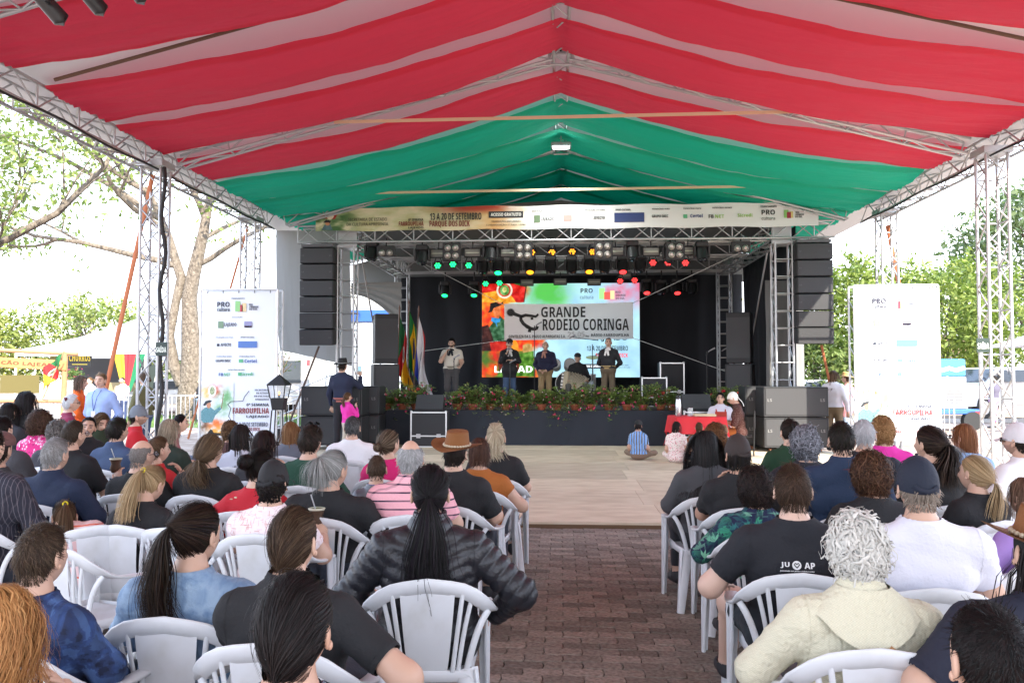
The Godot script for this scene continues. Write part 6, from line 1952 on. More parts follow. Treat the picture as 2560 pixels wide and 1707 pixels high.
# ---------- trees ----------
func limb(g: Geo, tips: Array, p: Vector3, d: Vector3, L: float, r: float, depth: int, rg: RandomNumberGenerator, lift: float) -> void:
	var pts := PackedVector3Array([p])
	var rad := PackedFloat32Array([r])
	var q := p
	var k := 6
	for i in k:
		d = (d + Vector3(rg.randf_range(-0.22, 0.22), rg.randf_range(-0.12, 0.16) + lift, rg.randf_range(-0.22, 0.22))).normalized()
		q += d * L / k
		pts.append(q)
		rad.append(r * (1.0 - 0.55 * (i + 1.0) / k))
		if depth <= 1: tips.append(q)
	g.tube(pts, rad, 7 if depth > 1 else 5, false)
	if depth <= 0: return
	var n := 3 if depth > 1 else 4
	for i in n:
		var at: Vector3 = pts[rg.randi_range(3, k)] if i > 0 else q
		var nd := (d + Vector3(rg.randf_range(-0.9, 0.9), rg.randf_range(-0.35, 0.7), rg.randf_range(-0.9, 0.9))).normalized()
		limb(g, tips, at, nd, L * rg.randf_range(0.55, 0.8), r * 0.5, depth - 1, rg, lift)
func leaves(tips: Array, per: int, spread: float, size: float, c0: Color, c1: Color, rg: RandomNumberGenerator) -> Geo:
	var g := Geo.new()
	for p: Vector3 in tips:
		var tone := rg.randf()
		for i in per:
			var o := Vector3(rg.randfn(), rg.randfn() * 0.7, rg.randfn()) * spread
			var n := Vector3(rg.randfn(), rg.randfn() + 0.6, rg.randfn()).normalized()
			var a := n.cross(Vector3(rg.randfn(), rg.randfn(), rg.randfn())).normalized()
			var b := n.cross(a)
			var s := size * rg.randf_range(0.6, 1.3)
			g.col = c0.lerp(c1, clampf(tone * 0.55 + rg.randf() * 0.5, 0, 1))
			var at := p + o
			g.quad(at - a * s, at + b * s * 0.42, at + a * s, at - b * s * 0.42)
	return g
func leaf_mat() -> StandardMaterial3D:
	return M(1, 1, 1, 0.6, {"vertex_color_use_as_albedo": true, "backlight_enabled": true, "backlight": lin(0.45, 0.6, 0.25), "cull_mode": BaseMaterial3D.CULL_DISABLED})
func bark() -> StandardMaterial3D:
	return tex_mat(noise_tex(131, 0.03, 256, 0.0, [[0.0, 0.5, 1.0], [lin(0.07, 0.055, 0.043), lin(0.15, 0.122, 0.095), lin(0.24, 0.205, 0.165)]], 5), 0.95, Vector3(1.2, 0.5, 1.2), {"normal_enabled": true, "normal_texture": noise_tex(132, 0.05, 256, 8.0), "normal_scale": 1.0})
func dense_tree(lab: String, at: Vector3, h: float, r: float, c0: Color, c1: Color, seed_: int, n: int, size: float) -> void:
	var rg := RandomNumberGenerator.new(); rg.seed = seed_
	var t := thing("leafy_tree", lab, "tree", at)
	var g := Geo.new()
	var tips := []
	limb(g, tips, Vector3.ZERO, Vector3.UP, h * 0.45, h * 0.035, 3, rg, 0.06)
	part(g, "trunk", bark(), t)
	tips.clear()
	for i in n:
		var a := rg.randf() * TAU
		var e := rg.randf_range(-0.75, 1.0)
		var rr := sqrt(1.0 - e * e * 0.92) * rg.randf_range(0.55, 1.0)
		var bump := 0.95 + 0.3 * wash.get_noise_3d(cos(a) * 40.0 + seed_ * 9.0, e * 40.0, sin(a) * 40.0) + 0.12 * sin(a * 3.0 + seed_)
		tips.append(Vector3(cos(a) * rr * r * bump, h * 0.58 + e * h * 0.42 * bump, sin(a) * rr * r * bump))
	part(leaves(tips, 14, r * 0.085, size, c0, c1, rg), "crown", leaf_mat(), t)

func outside() -> void:
	banner_art = ImageTexture.create_from_image(paint_art(150, 244, false))
	upright_banner("tall bluish sponsor banner on a tube frame beside the lantern", Vector3(-6.42, 0.0, -16.1), 0.0)
	upright_banner("tall sunlit sponsor banner on a tube frame beside the bystanders", Vector3(6.36, 0.0, -16.1), 0.0)
	# lantern on four slim legs
	var bk := M(0.014, 0.015, 0.016, 0.55)
	var t := thing("lantern", "black four-legged street lantern with a small flame", "lantern", Vector3(-4.72, 0.0, -13.6))
	var B := func(y: float, w: float) -> Array: return [Vector3(-w, y, w), Vector3(w, y, w), Vector3(w, y, -w), Vector3(-w, y, -w)]
	var y0 := 1.03
	var q0: Array = B.call(y0, 0.09)
	var q1: Array = B.call(y0 + 0.2, 0.115)
	var q2: Array = B.call(y0 + 0.42, 0.15)
	for i in 4:
		bar(t, "leg", q0[i], q0[i] * Vector3(1.7, 0, 1.7), 0.012, bk)
		bar(t, "frame_bar", q1[i], q2[i], 0.01, bk)
		bar(t, "frame_bar", q2[i], q2[(i + 1) % 4], 0.01, bk)
		var g := Geo.new()
		g.quad(q1[i] * Vector3(0.97, 1, 0.97), q1[(i + 1) % 4] * Vector3(0.97, 1, 0.97), q2[(i + 1) % 4] * Vector3(0.97, 1, 0.97), q2[i] * Vector3(0.97, 1, 0.97))
		part(g, "glass_pane", M(0.9, 0.95, 1.0, 0.05, {"transparency": BaseMaterial3D.TRANSPARENCY_ALPHA, "albedo_color": Color(0.9, 0.95, 1.0, 0.12)}), t)
		g = Geo.new()
		g.quad(q0[i], q0[(i + 1) % 4], q1[(i + 1) % 4], q1[i], q0[i] + q0[(i + 1) % 4] - Vector3(0, 2 * y0, 0))
		part(g, "body_panel", bk, t)
		g = Geo.new()
		g.face(q2[i] * Vector3(1.12, 1, 1.12), q2[(i + 1) % 4] * Vector3(1.12, 1, 1.12), Vector3(0, y0 + 0.6, 0), q2[i] + q2[(i + 1) % 4] - Vector3(0, 2 * y0, 0))
		part(g, "roof_panel", bk, t)
	var fg := Geo.new(); fg.ball(Vector3(0, y0 + 0.28, 0), Vector3(0.012, 0.03, 0.012), 8, 6)
	part(fg, "flame", M(0.9, 0.4, 0.05, 0.5, {"emission_enabled": true, "emission": Color(1.0, 0.55, 0.12), "emission_energy_multiplier": 3.0}), t)
	bar(t, "burner", Vector3(0, y0 + 0.2, 0), Vector3(0, y0 + 0.255, 0), 0.02, bk)
	# crowd barriers
	var galv := M(0.6, 0.61, 0.63, 0.4, {"metallic": 0.5})
	var b0: Node3D = null
	for i in 8:
		var lab := "galvanised crowd barrier in the line before the food stalls"
		var at := Vector3(-17.3 + 1.98 * i, 0, -21.3 + 0.12 * sin(i * 2.0))
		if i >= 6: at = Vector3(-17.3 + 1.98 * i, 0, -21.2)
		if b0 == null:
			b0 = thing("crowd_barrier", lab, "barrier", at, 0.0, "crowd barriers")
			bar(b0, "top_rail", Vector3(-0.95, 1.08, 0), Vector3(0.95, 1.08, 0), 0.02, galv)
			bar(b0, "bottom_rail", Vector3(-0.95, 0.2, 0), Vector3(0.95, 0.2, 0), 0.02, galv)
			for s in [-1, 1]:
				bar(b0, "post", Vector3(0.95 * s, 0.0, 0), Vector3(0.95 * s, 1.08, 0), 0.02, galv)
				bar(b0, "foot", Vector3(0.7 * s, 0.015, -0.3), Vector3(0.7 * s, 0.015, 0.3), 0.018, galv)
				bar(b0, "foot_stay", Vector3(0.7 * s, 0.015, 0.0), Vector3(0.7 * s, 0.2, 0.0), 0.016, galv)
			for j in 15: bar(b0, "upright", Vector3(-0.84 + 0.12 * j, 0.2, 0), Vector3(-0.84 + 0.12 * j, 1.08, 0), 0.009, galv)
		else: copy(b0, at, 0.05 * sin(i * 3.1), lab, "crowd barriers")
	copy(b0, Vector3(6.1, 0, -19.6), 0.2, "galvanised crowd barrier behind the person in the white shirt", "crowd barriers")
	copy(b0, Vector3(8.0, 0, -19.4), 0.1, "galvanised crowd barrier behind the person in the white shirt", "crowd barriers")
	left_side(galv)
	right_side(galv)

func left_side(galv: StandardMaterial3D) -> void:
	var rg := RandomNumberGenerator.new(); rg.seed = 77
	# big tree: stout trunk forking low, thin spring foliage
	var t := thing("big_tree", "stout grey-brown tree with a low fork and thin spring leaves", "tree", Vector3(-13.0, 0, -28.0))
	var g := Geo.new()
	var tips := []
	g.tube(PackedVector3Array([Vector3(0.15, -0.2, 0), Vector3(0.12, 0.6, 0), Vector3(0.15, 1.4, 0), Vector3(0.2, 2.2, 0.02), Vector3(0.1, 3.2, 0), Vector3(0.05, 4.3, 0), Vector3(0.2, 5.2, 0), Vector3(0.55, 6.5, 0.1), Vector3(0.75, 8.0, 0)]), PackedFloat32Array([0.56, 0.44, 0.4, 0.37, 0.3, 0.26, 0.24, 0.19, 0.13]), 14, false)
	g.tube(PackedVector3Array([Vector3(-0.1, 1.3, 0.1), Vector3(-0.42, 2.0, 0.12), Vector3(-0.58, 3.0, 0.1), Vector3(-0.4, 4.2, 0.05), Vector3(-0.25, 5.0, 0), Vector3(-0.75, 6.5, 0), Vector3(-1.5, 8.2, 0.1)]), PackedFloat32Array([0.22, 0.2, 0.15, 0.15, 0.17, 0.14, 0.09]), 10, false)
	for q in [[Vector3(0.65, 7.4, 0), Vector3(0.5, 0.7, 0.1), 3.6, 0.13], [Vector3(-1.4, 8.0, 0.1), Vector3(-0.9, 0.4, 0.2), 4.2, 0.1], [Vector3(0.2, 5.4, 0), Vector3(1.0, 0.45, 0.1), 4.0, 0.11], [Vector3(-0.3, 5.4, 0), Vector3(-1.0, 0.25, 0.2), 5.0, 0.13], [Vector3(0.3, 6.2, 0), Vector3(0.3, 0.6, -0.9), 3.6, 0.1], [Vector3(-0.8, 6.6, 0), Vector3(-0.5, 0.4, 1.0), 4.5, 0.11], [Vector3(0.6, 7.0, 0), Vector3(-0.2, 1.0, 0.4), 4.0, 0.12], [Vector3(-0.9, 7.0, 0), Vector3(-1.0, 0.75, 0.5), 5.5, 0.12], [Vector3(-1.2, 7.6, 0), Vector3(-0.8, 1.0, 0.1), 5.0, 0.1]]:
		limb(g, tips, q[0], q[1].normalized(), q[2], q[3], 2, rg, 0.0)
	part(g, "trunk_and_limbs", bark(), t)
	for i in 430:
		var a := rg.randf() * TAU
		var q := Vector3(cos(a), 0, sin(a)) * sqrt(rg.randf())
		var p := Vector3(-1.9 + q.x * 6.6, 8.0 + rg.randfn() * 1.25 + 1.2 * (1.0 - q.x * q.x), q.z * 4.0)
		if wash.get_noise_3dv(p * 9.0) > -0.12: tips.append(p)
	part(leaves(tips, 9, 0.3, 0.13, Color(0.1, 0.15, 0.035), Color(0.24, 0.29, 0.08), rg), "crown", leaf_mat(), t)
	# limb of a tree standing out to the side, reaching in under the eave
	t = thing("bare_limbed_tree", "tree reaching a long bare limb in from beside the tent", "tree", Vector3(-12.4, 0, -13.0))
	g = Geo.new(); tips = []
	g.tube(PackedVector3Array([Vector3(0, -0.1, 0), Vector3(0.1, 1.2, 0), Vector3(0.4, 2.2, 0)]), PackedFloat32Array([0.3, 0.24, 0.2]), 12, false)
	var main := PackedVector3Array([Vector3(0.4, 2.1, 0), Vector3(1.7, 3.0, 0), Vector3(3.0, 3.75, -0.1), Vector3(4.0, 4.3, -0.2), Vector3(4.75, 5.1, -0.3), Vector3(5.2, 6.0, -0.3)])
	g.tube(main, PackedFloat32Array([0.12, 0.085, 0.07, 0.055, 0.04, 0.02]), 9, false)
	for i in 16:
		var k := rg.randi_range(1, 5)
		limb(g, tips, main[k], Vector3(rg.randf_range(-0.5, 0.8), rg.randf_range(0.1, 1.0), rg.randf_range(-0.5, 0.5)).normalized(), rg.randf_range(0.8, 2.0), 0.022, 1, rg, 0.03)
	part(g, "trunk_and_limbs", bark(), t)
	part(leaves(tips, 5, 0.2, 0.07, Color(0.12, 0.17, 0.04), Color(0.25, 0.29, 0.09), rg), "crown", leaf_mat(), t)
	dense_tree("pale leafy tree far behind the white marquee", Vector3(-27, 0, -46), 5.8, 4.5, Color(0.1, 0.15, 0.03), Color(0.26, 0.28, 0.08), 301, 520, 0.16)
	dense_tree("bushy tree behind the food stalls by the sign", Vector3(-33, 0, -44), 5.2, 4.0, Color(0.12, 0.17, 0.03), Color(0.3, 0.3, 0.08), 305, 460, 0.16)
	dense_tree("dark hedge-like tree beyond the parked cars", Vector3(-20, 0, -48), 4.2, 4.5, Color(0.06, 0.1, 0.03), Color(0.14, 0.17, 0.06), 303, 420, 0.16)
	dense_tree("small bushy tree beyond the roller shutter", Vector3(-9.5, 0, -44), 5.2, 3.0, Color(0.07, 0.12, 0.03), Color(0.16, 0.2, 0.06), 304, 360, 0.15)
	# white marquee
	t = thing("white_marquee", "large white pyramid-roofed marquee over the food stalls", "marquee", Vector3(-15.6, 0, -34.0))
	g = Geo.new()
	var e := [Vector3(-4.6, 2.55, 4.5), Vector3(5.2, 2.55, 4.5), Vector3(5.2, 2.55, -4.5), Vector3(-4.6, 2.55, -4.5)]
	for i in 4:
		var a: Vector3 = e[i]
		var b: Vector3 = e[(i + 1) % 4]
		g.grid(10, 10, func(u, v):
			var p := a.lerp(b, u).lerp(Vector3(0.3, 5.2, 0), v)
			return p - Vector3(0, 0.35 * sin(v * PI) , 0))
		g.quad(a, b, b - Vector3(0, 0.2, 0), a - Vector3(0, 0.2, 0))
	part(g, "canopy", M(0.8, 0.8, 0.8, 0.5, {"backlight_enabled": true, "backlight": lin(0.6, 0.6, 0.6), "cull_mode": BaseMaterial3D.CULL_DISABLED}), t)
	for i in 24:
		var x := -4.6 + 9.8 * i / 24.0
		bar(t, "valance_brace", Vector3(x, 2.5, 4.45), Vector3(x + 0.2, 2.36, 4.45), 0.012, galv); bar(t, "valance_brace", Vector3(x + 0.2, 2.36, 4.45), Vector3(x + 0.4, 2.5, 4.45), 0.012, galv)
	bar(t, "eave_rail", Vector3(-4.6, 2.35, 4.46), Vector3(5.2, 2.35, 4.46), 0.02, galv)
	for p in e: bar(t, "post", p - Vector3(0, 2.55, 0), p, 0.045, galv)
	bar(t, "post", Vector3(0.3, 0, 4.45), Vector3(0.3, 2.5, 4.45), 0.045, galv)
	# stall sign boards
	t = thing("snack_sign", "black stall sign with yellow lettering under the marquee", "sign", Vector3(-18.05, 2.2, -30.0), 0.15)
	slab(t, "board", Vector3.ZERO, Vector3(0.85, 0.56, 0.03), M(0.02, 0.02, 0.022, 0.5))
	letter(t, "CHURROS", 0, 0.08, 0.26, 0.76, M(0.6, 0.45, 0.03, 0.5), 0.018)
	slab(t, "painted_line", Vector3(0, -0.17, 0.018), Vector3(0.55, 0.035, 0.004), M(0.5, 0.4, 0.05, 0.5))
	t = thing("snack_sign", "olive stall sign with faded lettering beside the black one", "sign", Vector3(-18.95, 2.15, -30.1), 0.15)
	slab(t, "board", Vector3.ZERO, Vector3(0.6, 0.56, 0.03), M(0.12, 0.11, 0.025, 0.6))
	letter(t, "CHIPS", 0.03, -0.06, 0.18, 0.42, M(0.5, 0.42, 0.1, 0.6), 0.018)
	t = thing("tarp_sign", "dull yellow stall cloth hanging inside the log gateway", "sign", Vector3(-16.3, 1.35, -24.0), 0.2)
	slab(t, "cloth", Vector3.ZERO, Vector3(1.1, 0.55, 0.02), M(0.1, 0.08, 0.02, 0.8))
	# log gateway with a burnt-lettered board
	var logm := M(0.36, 0.2, 0.1, 0.85)
	t = thing("log_gateway", "rustic log gateway with an orange wooden name board", "gateway", Vector3(-13.55, 0, -20.5), 0.1)
	for x in [-1.3, 0.75]: bar(t, "log_post", Vector3(x, 0, 0), Vector3(x + 0.03, 2.2, 0), 0.07, logm)
	bar(t, "log_beam", Vector3(-1.7, 2.3, 0), Vector3(1.1, 2.16, 0), 0.05, logm)
	bar(t, "log_rail", Vector3(-1.3, 0.95, 0), Vector3(0.75, 0.95, 0), 0.05, logm)
	slab(t, "name_board", Vector3(-0.3, 1.92, 0.06), Vector3(2.3, 0.26, 0.05), M(0.46, 0.2, 0.07, 0.7), Basis(Vector3.BACK, -0.05), 0.01)
	var nb := t.get_node("name_board")
	letter(nb, "RINCÃO LAJEADO", 0.05, 0, 0.13, 1.9, M(0.12, 0.05, 0.02, 0.8), 0.03)
	# stall counter and freezer boxes
	t = thing("stall_counter", "grey stall counter with glass cabinets under the marquee", "counter", Vector3(-17.6, 0, -30.6), 0.1)
	slab(t, "counter", Vector3(0, 0.5, 0), Vector3(4.2, 1.0, 0.7), M(0.3, 0.3, 0.31, 0.5))
	slab(t, "cabinet", Vector3(-0.9, 1.22, 0), Vector3(0.8, 0.42, 0.5), M(0.5, 0.5, 0.5, 0.3))
	slab(t, "cabinet", Vector3(0.8, 1.18, 0), Vector3(1.0, 0.34, 0.5), M(0.25, 0.2, 0.1, 0.4))
	slab(t, "back_panel", Vector3(-0.4, 1.5, -1.6), Vector3(3.4, 1.6, 0.06), M(0.05, 0.05, 0.055, 0.7))
	t = thing("flower_pedestal", "potted flowers on a white pedestal by the log gateway", "plant", Vector3(-12.75, 0, -20.9))
	g = Geo.new(); g.lathe([Vector2(0.1, 0.0), Vector2(0.07, 0.4), Vector2(0.14, 1.35), Vector2(0, 1.35)], 12)
	part(g, "pedestal", M(0.75, 0.75, 0.76, 0.6), t)
	var tp := []
	for i in 26: tp.append(Vector3(rg.randfn() * 0.14, 1.5 + rg.randf() * 0.25, rg.randfn() * 0.14))
	part(leaves(tp, 8, 0.06, 0.05, Color(0.06, 0.12, 0.02), Color(0.18, 0.24, 0.06), rg), "foliage", leaf_mat(), t)
	part(leaves(tp, 2, 0.12, 0.03, Color(0.55, 0.02, 0.1), Color(0.7, 0.1, 0.2), rg), "flowers", M(1, 1, 1, 0.7, {"vertex_color_use_as_albedo": true}), t)
	# two waving flags, folded banner cloth, feather banner
	for k in 2:
		t = thing("waving_flag", ["green, red and yellow flag on a leaning pole before the name board", "green, red and yellow flag on the log gateway post"][k], "flag", [Vector3(-14.75, 0.9, -19.9), Vector3(-13.05, 1.2, -20.1)][k])
		bar(t, "pole", Vector3(0.0, -0.9 if k == 0 else -0.2, 0), Vector3(0.55, 1.75 if k == 0 else 1.05, 0), 0.014, logm)
		g = Geo.new()
		var hh: float = [1.15, 0.62][k]
		g.grid(20, 20, func(u, v): return Vector3(0.5 - 0.5 * u * 0.9 - v * 0.2 + 0.12 * v, hh + 0.35 - v * hh * 0.95 - u * 0.35, 0.07 * sin(u * 8.0 + v * 3.0)))
		var m := StandardMaterial3D.new(); m.albedo_texture = ImageTexture.create_from_image(flag_image(0)); m.roughness = 0.7; m.cull_mode = BaseMaterial3D.CULL_DISABLED; m.backlight_enabled = true; m.backlight = Color(0.5, 0.5, 0.5)
		part(g, "cloth", m, t)
	t = thing("gathered_cloth", "yellow, red and green cloth gathered on a marquee post", "cloth", Vector3(-16.0, 1.05, -29.35))
	for k in 3:
		g = Geo.new()
		g.grid(12, 14, func(u, v):
			var a: float = lerpf(-0.5, 0.75, (k + u) / 3.0)
			return Vector3(a * (1.0 - 0.75 * v) + 0.1, 1.35 - 1.35 * v, 0.06 * sin((k + u) * 9.0) * (1.0 - v)))
		part(g, "cloth_width", [M(0.65, 0.42, 0.02, 0.8), M(0.45, 0.02, 0.03, 0.8), M(0.01, 0.16, 0.07, 0.8)][k], t)
	t = thing("feather_banner", "black and green feather banner with a white emblem", "banner", Vector3(-14.9, 0, -29.0))
	g = Geo.new()
	g.grid(8, 14, func(u, v): return Vector3(-0.28 + u * (0.5 - 0.15 * v) + 0.22 * (1 - v) * (1 - v), 2.15 - 1.9 * v - 0.3 * (1 - u) * (1 - v), 0.02))
	part(g, "cloth", M(0.02, 0.03, 0.025, 0.7, {"cull_mode": BaseMaterial3D.CULL_DISABLED}), t)
	bar(t, "pole", Vector3(-0.3, 0, 0), Vector3(-0.25, 1.9, 0), 0.012, alu)
	g = Geo.new(); g.ball(Vector3(-0.02, 1.5, 0.04), Vector3(0.12, 0.22, 0.01), 12, 8)
	part(g, "emblem", M(0.6, 0.6, 0.58, 0.7), t)
	# parked cars beyond
	car("silver hatchback parked beyond the tree", Vector3(-13.2, 0, -35.0), PI / 2 + 0.1, Color(0.5, 0.51, 0.53), 1.0)
	car("white car parked behind the man with a drink", Vector3(-17.4, 0, -36.0), PI / 2 - 0.1, Color(0.75, 0.75, 0.75), 1.0)
	# shop fronts behind the stage
	t = thing("shuttered_building", "building with a white roller shutter and a blue band", "building", Vector3(-7.6, 0, -32.0))
	slab(t, "wall", Vector3(0, 2.6, -0.2), Vector3(4.6, 5.2, 0.3), M(0.45, 0.44, 0.42, 0.9))
	slab(t, "blue_band", Vector3(0.2, 3.95, 0.02), Vector3(4.4, 0.45, 0.12), M(0.02, 0.09, 0.4, 0.5))
	for i in 34: slab(t, "shutter_slat", Vector3(0.3, 0.15 + 0.105 * i, 0.02), Vector3(3.8, 0.09, 0.03), M(0.6, 0.64, 0.7, 0.5), Basis(Vector3.RIGHT, 0.15))
	t = thing("shop_building", "pale shop front with a red printed sign behind the lantern", "building", Vector3(-12.4, 0, -40.0))
	slab(t, "wall", Vector3(0, 2.4, 0), Vector3(9.0, 4.8, 0.3), M(0.62, 0.6, 0.57, 0.9))
	slab(t, "sign_panel", Vector3(1.3, 3.05, 0.18), Vector3(3.2, 0.85, 0.05), M(0.75, 0.72, 0.7, 0.6))
	slab(t, "sign_panel", Vector3(1.3, 2.35, 0.18), Vector3(2.7, 0.45, 0.05), M(0.6, 0.06, 0.07, 0.6))
	slab(t, "door_shutter", Vector3(1.8, 1.0, 0.18), Vector3(3.6, 2.0, 0.05), M(0.35, 0.37, 0.36, 0.6))
	for i in 3: slab(t, "window", Vector3(-3.4 + 1.3 * i, 1.8, 0.16), Vector3(0.9, 1.1, 0.04), M(0.05, 0.06, 0.07, 0.15))
	slab(t, "roof_edge", Vector3(0, 4.85, 0.1), Vector3(9.2, 0.16, 0.6), M(0.4, 0.39, 0.37, 0.8))
	t = thing("bare_sapling", "thin pale bare trunk with two arms behind the lantern", "tree", Vector3(-7.6, 0, -21.5))
	g = Geo.new(); tips = []
	g.tube(PackedVector3Array([Vector3(0, 0, 0), Vector3(0.05, 0.9, 0), Vector3(0, 1.5, 0)]), PackedFloat32Array([0.06, 0.05, 0.045]), 8, false)
	limb(g, tips, Vector3(0, 1.4, 0), Vector3(-0.4, 0.9, 0), 0.9, 0.035, 1, rg, 0.05); limb(g, tips, Vector3(0.03, 1.35, 0), Vector3(0.5, 0.8, 0), 0.7, 0.03, 1, rg, 0.05)
	part(g, "trunk", M(0.4, 0.27, 0.16, 0.9), t)
	part(leaves(tips, 2, 0.1, 0.05, Color(0.1, 0.16, 0.04), Color(0.2, 0.25, 0.08), rg), "crown", leaf_mat(), t)
	t = thing("access_ramp", "sloping access ramp rail beside the black subwoofers", "railing", Vector3(-6.2, 0, -18.9))
	for i in 4: bar(t, "handrail", Vector3(-0.6, 0.35 + 0.22 * i, 0), Vector3(0.8, 0.95 + 0.22 * i, -0.2), 0.014, galv)
	for i in 3: bar(t, "rail_post", Vector3(-0.5 + 0.6 * i, 0, 0), Vector3(-0.5 + 0.6 * i, 1.15 + 0.24 * i, -0.07 * i), 0.018, galv)
	for i in 5: slab(t, "step", Vector3(-0.5 + 0.26 * i, 0.12 + 0.13 * i, -0.4), Vector3(0.26, 0.04, 0.7), M(0.2, 0.13, 0.08, 0.8))
	case_box("flight_case", "low black equipment case left of the black subwoofers", Vector3(-5.95, 0, -17.6), Vector3(0.5, 0.5, 0.5), true)

func car(lab: String, at: Vector3, turn: float, c: Color, s: float) -> void:
	var t := thing("parked_car", lab, "car", at, turn)
	t.scale = Vector3.ONE * s
	var body := M(c.r, c.g, c.b, 0.25, {"clearcoat_enabled": true, "clearcoat": 0.6})
	var prof := [Vector2(-2.0, 0.35), Vector2(-2.05, 0.6), Vector2(-1.95, 0.85), Vector2(-1.0, 0.98), Vector2(-0.35, 1.42), Vector2(0.9, 1.46), Vector2(1.75, 1.05), Vector2(2.0, 0.9), Vector2(2.02, 0.4)]
	var g := Geo.new()
	for i in prof.size():
		var a: Vector2 = prof[i]
		var b: Vector2 = prof[(i + 1) % prof.size()]
		var wa := 0.82 - (0.16 if a.y > 1.1 else 0.0)
		var wb := 0.82 - (0.16 if b.y > 1.1 else 0.0)
		g.quad(Vector3(-wa, a.y, a.x), Vector3(wa, a.y, a.x), Vector3(wb, b.y, b.x), Vector3(-wb, b.y, b.x), Vector3(0, (a.y + b.y) / 2 - 0.8, (a.x + b.x) / 2))
	for sd in [-1.0, 1.0]:
		for i in range(1, prof.size() - 1):
			var p: Array = []
			for q in [prof[0], prof[i], prof[i + 1]]: p.append(Vector3(sd * (0.82 - (0.16 if q.y > 1.1 else 0.0)), q.y, q.x))
			g.face(p[0], p[1], p[2], Vector3(sd, 0, 0))
	part(g, "body", body, t)
	var gl := M(0.03, 0.035, 0.04, 0.08)
	for sd in [-1.0, 1.0]:
		for q in [[-0.62, -0.05, 0.35, 0.0], [0.05, 0.75, 0.7, 0.1]]:
			g = Geo.new()
			g.quad(Vector3(sd * 0.815, 1.03, q[0] - 0.15), Vector3(sd * 0.815, 1.03, q[1] + 0.05), Vector3(sd * 0.69, 1.37, q[1]), Vector3(sd * 0.69, 1.37, q[0] + 0.3 if q[0] < 0 else q[0]), Vector3(sd, 0, 0))
			part(g, "side_window", gl, t)
		for z in [-1.25, 1.25]:
			g = Geo.new(); g.tube(PackedVector3Array([Vector3(sd * 0.66, 0.31, z), Vector3(sd * 0.85, 0.31, z)]), PackedFloat32Array([0.31]), 20)
			var wl := part(g, "wheel", M(0.02, 0.02, 0.02, 0.8), t)
			g = Geo.new(); g.tube(PackedVector3Array([Vector3(sd * 0.84, 0.31, z), Vector3(sd * 0.86, 0.31, z)]), PackedFloat32Array([0.19]), 14)
			part(g, "rim", M(0.5, 0.5, 0.52, 0.3, {"metallic": 0.7}), wl)
	g = Geo.new(); g.quad(Vector3(-0.66, 1.03, -0.98), Vector3(0.66, 1.03, -0.98), Vector3(0.58, 1.39, -0.42), Vector3(-0.58, 1.39, -0.42), Vector3(0, 1, -1))
	for i in g.v.size(): g.v[i] += Vector3(0, 0.012, -0.012)
	part(g, "windscreen", gl, t)
	for sd in [-1, 1]: slab(t, "headlight", Vector3(0.6 * sd, 0.72, -2.01), Vector3(0.3, 0.13, 0.06), M(0.7, 0.7, 0.72, 0.15), Basis.IDENTITY, 0.02)
	slab(t, "bumper", Vector3(0, 0.42, -2.05), Vector3(1.5, 0.16, 0.1), M(0.05, 0.05, 0.05, 0.6), Basis.IDENTITY, 0.03)

